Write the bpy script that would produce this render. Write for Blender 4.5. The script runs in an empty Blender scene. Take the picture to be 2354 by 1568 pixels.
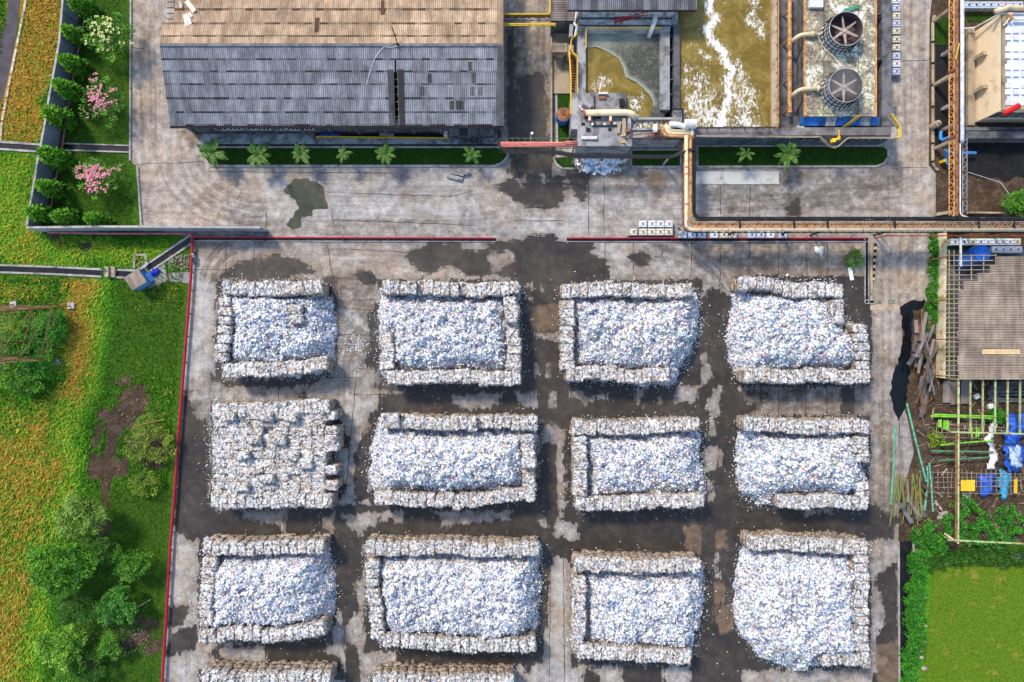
import bpy, math, random
import numpy as np
from mathutils import Vector, Matrix
R = random.Random(11)
NR = np.random.RandomState(5)
sc = bpy.context.scene
COL = sc.collection
HC, SC, CX, CY = 98.0, 16.0, 1176.5, 784.0     # camera height, survey units per metre, survey centre

def W(x, y, h=0.0):
    """survey position of a point that stands h metres above the ground -> world"""
    k = (1 - h / HC) / SC
    return Vector(((x - CX) * k, (CY - y) * k, h))
def WP(pts, h=0.0): return [W(x, y, h) for x, y in pts]
def E(): return R.uniform(0.001, 0.02)

# ---------------------------------------------------------------- noise
def vnoise(x, y, seed=0):
    xi = np.floor(x).astype(np.int64); yi = np.floor(y).astype(np.int64)
    fx = x - xi; fy = y - yi
    fx = fx * fx * (3 - 2 * fx); fy = fy * fy * (3 - 2 * fy)
    def h(a, b):
        n = (a * 374761393 + b * 668265263 + seed * 974711) & 0x7fffffff
        n = ((n ^ (n >> 13)) * 1274126177) & 0x7fffffff
        return ((n ^ (n >> 16)) & 0xffff) / 65535.0
    return (h(xi, yi) * (1 - fx) + h(xi + 1, yi) * fx) * (1 - fy) + (h(xi, yi + 1) * (1 - fx) + h(xi + 1, yi + 1) * fx) * fy
def fbm(x, y, scale, octs=4, seed=0, gain=.5):
    s = 0; a = 1; t = 0; f = 1 / scale
    for o in range(octs):
        s = s + a * vnoise(x * f + 17.3 * o, y * f - 9.1 * o, seed + o); t += a; a *= gain; f *= 2.03
    return s / t
def sdpoly(poly, X, Y, lim=3.0):
    """signed distance, positive inside, clamped to +-lim; poly in world xy"""
    P = np.array([(p[0], p[1]) for p in poly]); out = np.full(X.shape, -lim)
    m = (X > P[:, 0].min() - lim) & (X < P[:, 0].max() + lim) & (Y > P[:, 1].min() - lim) & (Y < P[:, 1].max() + lim)
    if not m.any(): return out
    x = X[m]; y = Y[m]; d = np.full(x.shape, 1e9); ins = np.zeros(x.shape, bool)
    n = len(P)
    for i in range(n):
        ax, ay = P[i]; bx, by = P[(i + 1) % n]
        ex, ey = bx - ax, by - ay; L = ex * ex + ey * ey + 1e-12
        t = np.clip(((x - ax) * ex + (y - ay) * ey) / L, 0, 1)
        d = np.minimum(d, (x - ax - t * ex) ** 2 + (y - ay - t * ey) ** 2)
        c = (ay > y) != (by > y)
        with np.errstate(divide='ignore', invalid='ignore'):
            ins ^= c & (x < (bx - ax) * (y - ay) / (by - ay + 1e-12) + ax)
    d = np.sqrt(d)
    out[m] = np.clip(np.where(ins, d, -d), -lim, lim)
    return out
def dline(pts, X, Y, lim=50.0):
    P = [(p[0], p[1]) for p in pts]; d = np.full(X.shape, lim * lim)
    for (ax, ay), (bx, by) in zip(P[:-1], P[1:]):
        ex, ey = bx - ax, by - ay; L = ex * ex + ey * ey + 1e-12
        t = np.clip(((X - ax) * ex + (Y - ay) * ey) / L, 0, 1)
        d = np.minimum(d, (X - ax - t * ex) ** 2 + (Y - ay - t * ey) ** 2)
    return np.sqrt(d)
def sstep(a, b, x):
    t = np.clip((x - a) / (b - a), 0, 1); return t * t * (3 - 2 * t)

# ---------------------------------------------------------------- materials
class N:
    def __init__(s, name):
        s.m = bpy.data.materials.new(name); s.m.use_nodes = True
        s.t = s.m.node_tree; s.b = s.t.nodes['Principled BSDF']
        s.co = None
    def n(s, typ, **kw):
        o = s.t.nodes.new(typ)
        for k, v in kw.items(): setattr(o, k, v)
        return o
    def set(s, sock, v):
        if hasattr(v, 'is_output') or isinstance(v, bpy.types.NodeSocket): s.t.links.new(v, sock)
        else: sock.default_value = v
    def coord(s):
        if s.co is None:
            tc = s.n('ShaderNodeTexCoord'); oi = s.n('ShaderNodeObjectInfo')
            ad = s.n('ShaderNodeVectorMath', operation='ADD'); mu = s.n('ShaderNodeMath', operation='MULTIPLY')
            s.t.links.new(oi.outputs['Random'], mu.inputs[0]); mu.inputs[1].default_value = 53.0
            s.t.links.new(tc.outputs['Object'], ad.inputs[0]); s.t.links.new(mu.outputs[0], ad.inputs[1])
            s.co = ad.outputs[0]
        return s.co
    def stretch(s, v):
        mp = s.n('ShaderNodeVectorMath', operation='MULTIPLY'); s.t.links.new(s.coord(), mp.inputs[0]); mp.inputs[1].default_value = v
        return mp.outputs[0]
    def noise(s, scale, detail=4, rough=.6, vec=None, dist=0.0):
        o = s.n('ShaderNodeTexNoise'); o.inputs['Scale'].default_value = scale; o.inputs['Detail'].default_value = detail
        o.inputs['Roughness'].default_value = rough; o.inputs['Distortion'].default_value = dist
        s.t.links.new(vec or s.coord(), o.inputs['Vector']); return o.outputs['Fac']
    def voro(s, scale, out='Color', vec=None, feature='F1', rnd=1.0):
        o = s.n('ShaderNodeTexVoronoi', feature=feature); o.inputs['Scale'].default_value = scale
        o.inputs['Randomness'].default_value = rnd
        s.t.links.new(vec or s.coord(), o.inputs['Vector']); return o.outputs[out]
    def sep(s, col):
        o = s.n('ShaderNodeSeparateColor'); s.t.links.new(col, o.inputs[0]); return o.outputs
    def ramp(s, fac, stops, interp='LINEAR'):
        o = s.n('ShaderNodeValToRGB'); s.set(o.inputs[0], fac); cr = o.color_ramp; cr.interpolation = interp
        while len(cr.elements) < len(stops): cr.elements.new(.5)
        for e, (p, c) in zip(cr.elements, stops):
            e.position = p
        for e, (p, c) in zip(cr.elements, stops):
            if not isinstance(c, (tuple, list)): c = (c, c, c)
            e.color = (*c[:3], 1)
        return o.outputs['Color']
    def mix(s, f, a, b, bt='MIX'):
        o = s.n('ShaderNodeMix', data_type='RGBA', blend_type=bt)
        s.set(o.inputs[0], f)
        for i, v in ((6, a), (7, b)):
            if isinstance(v, (tuple, list)) and len(v) == 3: v = (*v, 1)
            s.set(o.inputs[i], v)
        return o.outputs[2]
    def math(s, op, a, b=0.0, c=None, clamp=False):
        o = s.n('ShaderNodeMath', operation=op, use_clamp=clamp); s.set(o.inputs[0], a); s.set(o.inputs[1], b)
        if c is not None: s.set(o.inputs[2], c)
        return o.outputs[0]
    def step(s, v, a, b):
        o = s.n('ShaderNodeMapRange', interpolation_type='SMOOTHSTEP'); s.set(o.inputs[0], v)
        o.inputs[1].default_value = a; o.inputs[2].default_value = b; return o.outputs[0]
    def attr(s, name, out='Fac'):
        return s.n('ShaderNodeAttribute', attribute_name=name).outputs[out]
    def fin(s, col, rough=.85, bump=None, bstr=.4, bdist=.05, metal=0.0, spec=.3):
        if isinstance(col, (tuple, list)): col = (*col[:3], 1)
        s.set(s.b.inputs['Base Color'], col); s.set(s.b.inputs['Roughness'], rough)
        s.b.inputs['Metallic'].default_value = metal; s.b.inputs['Specular IOR Level'].default_value = spec
        if bump is not None:
            o = s.n('ShaderNodeBump'); o.inputs['Strength'].default_value = bstr; o.inputs['Distance'].default_value = bdist
            s.t.links.new(bump, o.inputs['Height']); s.t.links.new(o.outputs[0], s.b.inputs['Normal'])
        return s.m
_MC = {}
def paint(name, col, col2=None, scale=1.5, lo=.4, hi=.65, rough=.7, metal=0.0, tint=.25, bump=.2, spec=.3, fine=9.0):
    """worn surface: base colour, patches of col2 (rust, dirt), grain, per-face tint"""
    if name in _MC: return _MC[name]
    n = N(name); col2 = col2 or tuple(c * .7 for c in col)
    f = n.noise(scale, 6, .68, dist=.4); g = n.noise(fine, 3, .6)
    c = n.mix(n.step(f, lo, hi), col, col2)
    c = n.mix(.55, c, n.mix(g, (.45, .45, .45), (1.5, 1.5, 1.5)), 'MULTIPLY')
    t = n.attr('tint')
    c = n.mix(1.0, c, n.ramp(t, [(0, (1 - tint,) * 3), (1, (1 + tint * .6,) * 3)]), 'MULTIPLY')
    _MC[name] = n.fin(c, rough, g, bump, .03, metal, spec); return _MC[name]

# ---------------------------------------------------------------- mesh builder
class MB:
    def __init__(s): s.v = []; s.f = []; s.t = []; s.nv = 0
    def add(s, vs, fs, t=None):
        if t is None: t = R.random()
        b = s.nv
        s.v.extend(tuple(p) for p in vs); s.nv += len(vs)
        if not isinstance(t, list): t = [t] * len(fs)
        for q in fs: s.f.append(tuple(i + b for i in q))
        s.t.extend(t)
        return s
    def quad(s, a, b, c, d, t=None): return s.add([a, b, c, d], [(0, 1, 2, 3)], t)
    def hexa(s, v8, t=None):
        return s.add(v8, [(3, 2, 1, 0), (4, 5, 6, 7), (0, 1, 5, 4), (1, 2, 6, 5), (2, 3, 7, 6), (3, 0, 4, 7)], t)
    def box(s, c, sx, sy, z0, z1, rot=0.0, t=None):
        cr, sr = math.cos(rot), math.sin(rot); q = []
        for z in (z0, z1):
            for dx, dy in ((-1, -1), (1, -1), (1, 1), (-1, 1)):
                x, y = dx * sx / 2, dy * sy / 2
                q.append((c[0] + x * cr - y * sr, c[1] + x * sr + y * cr, z))
        return s.hexa(q, t)
    def rb(s, x0, y0, x1, y1, z0, z1, t=None):
        """box whose top shows at survey rect, standing z0..z1"""
        a = W(min(x0, x1), max(y0, y1), z1); b = W(max(x0, x1), min(y0, y1), z1); e = E()
        return s.box(((a.x + b.x) / 2, (a.y + b.y) / 2), b.x - a.x - e, b.y - a.y - e, z0, z1 + e, 0, t)
    def beam(s, p, q, w, h=None, t=None):
        p = Vector(p); q = Vector(q); h = h or w; d = (q - p)
        if d.length < 1e-6: return s
        d.normalize(); up = Vector((0, 0, 1)) if abs(d.z) < .95 else Vector((1, 0, 0))
        a = d.cross(up).normalized() * w / 2; b = a.cross(d).normalized() * h / 2
        return s.hexa([p - a - b, p + a - b, p + a + b, p - a + b, q - a - b, q + a - b, q + a + b, q - a + b], t)
    def tube(s, pts, r, n=8, t=None, caps=True):
        pts = [Vector(p) for p in pts]; rs = r if isinstance(r, (list, tuple)) else [r] * len(pts); vs = []; fs = []
        prev = None
        for i, p in enumerate(pts):
            d = (pts[min(i + 1, len(pts) - 1)] - pts[max(i - 1, 0)]).normalized()
            if prev is None:
                up = Vector((0, 0, 1)) if abs(d.z) < .9 else Vector((1, 0, 0)); a = d.cross(up).normalized()
            else:
                a = (prev - d * prev.dot(d)).normalized()
            prev = a; b = d.cross(a)
            for k in range(n):
                an = 2 * math.pi * k / n; vs.append(p + (a * math.cos(an) + b * math.sin(an)) * rs[i])
        for i in range(len(pts) - 1):
            for k in range(n):
                k2 = (k + 1) % n; fs.append((i * n + k, i * n + k2, (i + 1) * n + k2, (i + 1) * n + k))
        if caps: fs.append(tuple(range(n - 1, -1, -1))); fs.append(tuple((len(pts) - 1) * n + k for k in range(n)))
        return s.add(vs, fs, t)
    def cyl(s, c, r0, z0, z1, n=20, r1=None, t=None, caps=True):
        r1 = r0 if r1 is None else r1
        return s.tube([(c[0], c[1], z0), (c[0], c[1], z1)], [r0, r1], n, t, caps)
    def prism(s, poly, z0, z1, t=None):
        n = len(poly); a = sum(poly[i][0] * poly[(i + 1) % n][1] - poly[(i + 1) % n][0] * poly[i][1] for i in range(n))
        if a < 0: poly = poly[::-1]
        vs = [(p[0], p[1], z0) for p in poly] + [(p[0], p[1], z1) for p in poly]
        fs = [tuple(range(n - 1, -1, -1)), tuple(range(n, 2 * n))] + [(i, (i + 1) % n, n + (i + 1) % n, n + i) for i in range(n)]
        return s.add(vs, fs, t)
    def corr(s, o, u, v, pitch=.25, amp=.035, sheet=1.0, th=.03, tr=None):
        """corrugated sheet: waves run along v, counted along u"""
        o = Vector(o); u = Vector(u); v = Vector(v); L = u.length; k = max(2, int(L / pitch * 4)); nn = u.cross(v).normalized()
        if nn.z < 0: nn = -nn
        vs = []; fs = []; ts = []
        for i in range(k + 1):
            z = nn * amp * math.sin(i * math.pi / 2)
            a = o + u * (i / k) + z; vs += [a, a + v]
        cur = -1
        for i in range(k):
            j = int(i / k * L / sheet)
            if j != cur: cur = j; tv = R.random() if tr is None else R.uniform(*tr)
            fs.append((2 * i, 2 * i + 2, 2 * i + 3, 2 * i + 1)); ts.append(tv)
        return s.add(vs, fs, ts)
    def leaf(s, p, d, up, l, w, t=None):
        """a bent leaf of two quads from p along d"""
        sd = d.cross(up); sd = sd.normalized() * w / 2 if sd.length > 1e-6 else Vector((w / 2, 0, 0))
        m = p + d * l * .5 + up * l * .06; e = p + d * l
        return s.add([p - sd * .3, p + sd * .3, m + sd, m - sd, e + sd * .25, e - sd * .25], [(0, 1, 2, 3), (3, 2, 4, 5)], t)
    def build(s, name, mat, parent=None, origin=None, smooth=False, local=False):
        me = bpy.data.meshes.new(name)
        off = Vector((0, 0, 0))
        if not local:
            if parent is not None: off = world_loc(parent)
            elif origin is not None: off = Vector(origin)
        V = np.array([tuple(p) for p in s.v], dtype=np.float64).reshape(-1, 3) - np.array(off)
        me.from_pydata(V.tolist(), [], s.f)
        if s.t:
            at = me.attributes.new('tint', 'FLOAT', 'FACE'); at.data.foreach_set('value', np.array(s.t, dtype=np.float32))
        if smooth: me.polygons.foreach_set('use_smooth', [True] * len(me.polygons))
        me.materials.append(mat); me.update()
        o = bpy.data.objects.new(name, me); COL.objects.link(o)
        if parent is not None: o.parent = parent
        elif origin is not None: o.location = off
        return o
def world_loc(o):
    l = Vector(o.location)
    while o.parent is not None: o = o.parent; l += o.location
    return l
def tag(o, label=None, cat=None, group=None, kind=None):
    if label: o['label'] = label
    if cat: o['category'] = cat
    if group: o['group'] = group
    if kind: o['kind'] = kind
    return o
def thing(name, label, cat, loc, group=None, rz=0.0):
    o = bpy.data.objects.new(name, None); COL.objects.link(o); o.location = loc; o.rotation_euler = (0, 0, rz); o.empty_display_size = .3
    return tag(o, label, cat, group)
def dup(o, loc=None, label=None, group=None, rz=None, scale=None, parent=None):
    c = o.copy(); COL.objects.link(c)
    if parent is not None: c.parent = parent
    if loc is not None: c.location = loc
    if rz is not None: c.rotation_euler = (0, 0, rz)
    if scale is not None: c.scale = (scale,) * 3
    if label: c['label'] = label
    if group: c['group'] = group
    for ch in list(o.children): dup(ch, parent=c)
    return c
def one(mb, name, mat, label, cat, origin, group=None, kind=None, smooth=False):
    return tag(mb.build(name, mat, origin=origin, smooth=smooth), label, cat, group, kind)
def arc(c, r, a0, a1, z, n=8):
    return [(c[0] + r * math.cos(a0 + (a1 - a0) * i / n), c[1] + r * math.sin(a0 + (a1 - a0) * i / n), z) for i in range(n + 1)]
def bend(pts, r, n=5):
    """round the corners of a polyline"""
    pts = [Vector(p) for p in pts]; out = [pts[0]]
    for a, b, c in zip(pts[:-2], pts[1:-1], pts[2:]):
        d1 = (a - b); d2 = (c - b); rr = min(r, d1.length * .49, d2.length * .49)
        p = b + d1.normalized() * rr; q = b + d2.normalized() * rr
        for i in range(n + 1):
            t = i / n; out.append(p * (1 - t) ** 2 + b * 2 * t * (1 - t) + q * t * t)
    return out + [pts[-1]]

# ---------------------------------------------------------------- grid sheets
def grid_sheet(name, polyD, step, z, fields, mat, zf=None, h=0.0):
    """sheet inside a survey polygon on a fine grid; fields(X, Y) -> {attribute: values}"""
    P = WP(polyD, h); xs = [p.x for p in P]; ys = [p.y for p in P]
    gx = np.arange(min(xs) - step, max(xs) + step * 1.5, step); gy = np.arange(min(ys) - step, max(ys) + step * 1.5, step)
    X, Y = np.meshgrid(gx, gy); nx, ny = len(gx), len(gy)
    cxs = (X[:-1, :-1] + X[1:, 1:]) / 2; cys = (Y[:-1, :-1] + Y[1:, 1:]) / 2
    keep = sdpoly(P, cxs, cys, 2 * step) > 0
    idx = np.arange(nx * ny).reshape(ny, nx)
    F = np.stack([idx[:-1, :-1], idx[:-1, 1:], idx[1:, 1:], idx[1:, :-1]], -1)[keep]
    # snap border vertices to the outline
    cnt = np.zeros(nx * ny, int); np.add.at(cnt, F.ravel(), 1); bord = (cnt > 0) & (cnt < 4)
    Xf = X.ravel().copy(); Yf = Y.ravel().copy(); bx = Xf[bord]; by = Yf[bord]
    bd = np.full(bx.shape, 1e9); px = bx.copy(); py = by.copy()
    for i in range(len(P)):
        ax, ay = P[i].x, P[i].y; ex, ey = P[(i + 1) % len(P)].x - ax, P[(i + 1) % len(P)].y - ay; L = ex * ex + ey * ey + 1e-12
        t = np.clip(((bx - ax) * ex + (by - ay) * ey) / L, 0, 1); qx = ax + t * ex; qy = ay + t * ey
        d = (bx - qx) ** 2 + (by - qy) ** 2; m = d < bd; bd[m] = d[m]; px[m] = qx[m]; py[m] = qy[m]
    Xf[bord] = px; Yf[bord] = py
    used = cnt > 0; remap = np.cumsum(used) - 1
    Xu, Yu = Xf[used], Yf[used]; Z = np.full(Xu.shape, z) + (zf(Xu, Yu) if zf else 0)
    return np_mesh(name, np.stack([Xu, Yu, Z], -1), remap[F], mat, fields(Xu, Yu) if fields else {}, smooth=True)
def np_mesh(name, V, F, mat, attrs=None, smooth=False, face_attrs=None):
    me = bpy.data.meshes.new(name); n = len(F); k = F.shape[1]
    me.vertices.add(len(V)); me.vertices.foreach_set('co', V.astype(np.float32).ravel())
    me.loops.add(n * k); me.loops.foreach_set('vertex_index', F.astype(np.int32).ravel())
    me.polygons.add(n); me.polygons.foreach_set('loop_start', np.arange(0, n * k, k, dtype=np.int32))
    me.polygons.foreach_set('loop_total', np.full(n, k, dtype=np.int32))
    if smooth: me.polygons.foreach_set('use_smooth', np.ones(n, dtype=bool))
    for nm, a in (attrs or {}).items():
        me.attributes.new(nm, 'FLOAT', 'POINT').data.foreach_set('value', np.asarray(a, dtype=np.float32))
    for nm, a in (face_attrs or {}).items():
        me.attributes.new(nm, 'FLOAT', 'FACE').data.foreach_set('value', np.asarray(a, dtype=np.float32))
    me.update(calc_edges=True); me.validate(); me.materials.append(mat)
    o = bpy.data.objects.new(name, me); COL.objects.link(o); return o
# ================================================================ camera, light, sky
cam = bpy.data.cameras.new('camera'); co = bpy.data.objects.new('camera', cam); COL.objects.link(co)
cam.sensor_width = 36; cam.lens = 36 * HC / (2353 / SC); cam.clip_end = 5000; co.location = (0, 0, HC); sc.camera = co
SUN_EL, SUN_AZ = math.radians(46), math.radians(-38)         # azimuth from north, west negative
su = bpy.data.lights.new('sun', 'SUN'); su.energy = 2.5; su.angle = math.radians(9); su.color = (1, .87, .70)
so = bpy.data.objects.new('sun', su); COL.objects.link(so)
sd_ = Vector((math.sin(SUN_AZ) * math.cos(SUN_EL), math.cos(SUN_AZ) * math.cos(SUN_EL), math.sin(SUN_EL)))
so.rotation_euler = sd_.to_track_quat('Z', 'Y').to_euler(); so.location = (0, 0, 200)
wo = bpy.data.worlds.new('World'); sc.world = wo; wo.use_nodes = True
sk = wo.node_tree.nodes.new('ShaderNodeTexSky'); sk.sky_type = 'NISHITA'; sk.sun_disc = False
sk.sun_elevation = SUN_EL; sk.sun_rotation = SUN_AZ; sk.air_density = 1.3; sk.dust_density = 1.0
bg = wo.node_tree.nodes['Background']; wo.node_tree.links.new(sk.outputs[0], bg.inputs[0]); bg.inputs[1].default_value = .15
sc.view_settings.view_transform = 'Standard'; sc.view_settings.look = 'None'; sc.view_settings.exposure = .68; sc.view_settings.gamma = 1

# ================================================================ ground with its grass zones
def soft(poly, X, Y, w=1.5):
    return sstep(-w, w, sdpoly(WP(poly), X, Y, w + .01))
DRY = [([(45, -40), (170, -40), (150, 60), (110, 230), (95, 335), (-40, 335), (0, 180)], .95),
       ([(95, 350), (70, 460), (80, 620), (20, 600), (60, 420), (75, 350)], .55),
       ([(-40, 640), (110, 640), (130, 690), (-40, 700)], .45),
       ([(165, 640), (228, 650), (205, 800), (180, 930), (120, 930), (150, 840), (160, 720)], 1.0),
       ([(-40, 890), (150, 930), (140, 1060), (115, 1200), (80, 1380), (60, 1600), (-40, 1600)], .56),
       ([(320, 640), (430, 650), (425, 720), (340, 690)], .35), ([(330, 850), (425, 850), (415, 960), (350, 960)], .33),
       ([(2060, 1290), (2400, 1290), (2400, 1620), (2060, 1620)], .38)]
DIRT = [[(262, 892), (300, 872), (352, 862), (352, 930), (330, 965), (385, 1030), (400, 1070), (350, 1060), (290, 1000), (275, 1100), (262, 1180), (238, 1230), (214, 1120), (222, 1040), (240, 950)],
        [(250, 1480), (330, 1430), (365, 1440), (360, 1480), (320, 1500), (260, 1520)],
        [(2050, 640), (2400, 640), (2400, 1225), (2300, 1245), (2060, 1245), (2050, 1000)], [(390, 590), (440, 560), (440, 625), (385, 625)],
        [(2110, -60), (2440, -60), (2440, 560), (2110, 560)], [(120, 545), (210, 545), (180, 580)]]
LUSH = [[(232, 638), (268, 640), (256, 740), (240, 840), (206, 960), (180, 1060), (152, 1200), (118, 1400), (105, 1600), (66, 1600), (82, 1380), (114, 1230), (134, 1080), (162, 950), (196, 860), (218, 730)],
        [(-40, 350), (75, 350), (55, 430), (70, 560), (130, 560), (420, 548), (380, 590), (250, 605), (-40, 600)],
        [(-40, 720), (140, 760), (150, 840), (80, 890), (-40, 890)], [(2092, 1255), (2150, 1265), (2140, 1400), (2118, 1600), (2095, 1600)]]
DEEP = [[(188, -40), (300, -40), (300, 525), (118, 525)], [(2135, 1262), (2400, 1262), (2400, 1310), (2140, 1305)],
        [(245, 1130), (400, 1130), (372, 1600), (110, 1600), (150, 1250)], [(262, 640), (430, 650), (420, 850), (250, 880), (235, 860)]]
def ground_fields(X, Y):
    n = fbm(X, Y, 9, 4, 3) - .5; dry = np.zeros(X.shape)
    wx = X + 5 * (fbm(X, Y, 5, 3, 41) - .5); wy = Y + 5 * (fbm(X, Y, 5, 3, 43) - .5)
    for p, a in DRY: dry = np.maximum(dry, a * soft(p, wx, wy, 2.6))
    dirt = np.zeros(X.shape)
    for p in DIRT: dirt = np.maximum(dirt, sstep(-1.2, 1.2, sdpoly(WP(p), X, Y, 3) + 3.0 * (fbm(X, Y, 3, 3, 8) - .5)))
    lush = np.zeros(X.shape)
    for p in LUSH: lush = np.maximum(lush, soft(p, wx, wy, 1.8))
    deep = np.zeros(X.shape)
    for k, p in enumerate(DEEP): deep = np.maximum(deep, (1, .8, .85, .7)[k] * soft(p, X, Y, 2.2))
    out = {'dry': np.clip(dry + dry * n * 1.3, 0, 1), 'dirt': dirt, 'lush': lush, 'deep': deep}
    return out
def mat_ground():
    n = N('grass_ground'); dry, dirt, lush, deep = (n.attr(k) for k in ('dry', 'dirt', 'lush', 'deep'))
    f1 = n.noise(.55, 5, .65); f2 = n.noise(3.2, 4, .7); f3 = n.noise(11, 2, .6)
    g = n.ramp(f2, [(.28, (.018, .055, .006)), (.5, (.05, .135, .010)), (.72, (.13, .24, .022))])
    g = n.mix(n.math('MULTIPLY', lush, .75), g, n.ramp(f2, [(.25, (.03, .17, .006)), (.7, (.10, .42, .018))]))
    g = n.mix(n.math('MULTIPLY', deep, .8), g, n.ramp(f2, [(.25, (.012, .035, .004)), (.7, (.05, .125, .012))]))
    o = n.ramp(f3, [(.25, (.16, .075, .012)), (.55, (.42, .21, .03)), (.8, (.62, .42, .10))])
    d = n.step(n.math('ADD', dry, n.math('ADD', n.math('MULTIPLY', n.math('SUBTRACT', f1, .5), 1.0), n.math('MULTIPLY', n.math('SUBTRACT', f2, .5), 1.3))), .35, .68)
    g = n.mix(n.math('MULTIPLY', d, .9), g, o)
    b = n.ramp(n.mix(.5, f1, f2), [(.3, (.024, .018, .012)), (.5, (.078, .052, .034)), (.68, (.20, .14, .095))])
    dd = n.step(n.math('ADD', dirt, n.math('MULTIPLY', n.math('SUBTRACT', f2, .5), .9)), .4, .62)
    g = n.mix(dd, g, b)
    g = n.mix(.8, g, n.ramp(f3, [(.25, .55), (.5, 1.0), (.75, 1.35)]), 'MULTIPLY')
    return n.fin(g, .95, n.mix(.5, f2, f3), .9, .22, spec=.1)
M_ground = mat_ground()
def build_ground():
    ax = np.concatenate([[-2500, -900, -350, -150, -100], np.arange(-85, -43, .35), np.arange(-43, 48, 3.0), np.arange(48, 84, .35), [100, 150, 350, 900, 2500]])
    ay = np.concatenate([[-2500, -900, -350, -150, -80], np.arange(-56, 56.1, .35), [80, 150, 350, 900, 2500]])
    X, Y = np.meshgrid(ax, ay); ny, nx = X.shape; idx = np.arange(nx * ny).reshape(ny, nx)
    F = np.stack([idx[:-1, :-1], idx[:-1, 1:], idx[1:, 1:], idx[1:, :-1]], -1).reshape(-1, 4)
    X = X.ravel(); Y = Y.ravel()
    fld = ground_fields(X, Y)
    inn = (np.abs(X) < 86) & (np.abs(Y) < 57)
    Z = np.where(inn, 0, -.3) + 0 * X - .02
    # low bank along the bright strip
    o = np_mesh('ground', np.stack([X, Y, Z], -1), F, M_ground, fld, smooth=True)
    tag(o, 'grass and bare earth around the concrete yard', 'ground', kind='structure')
build_ground()

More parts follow.
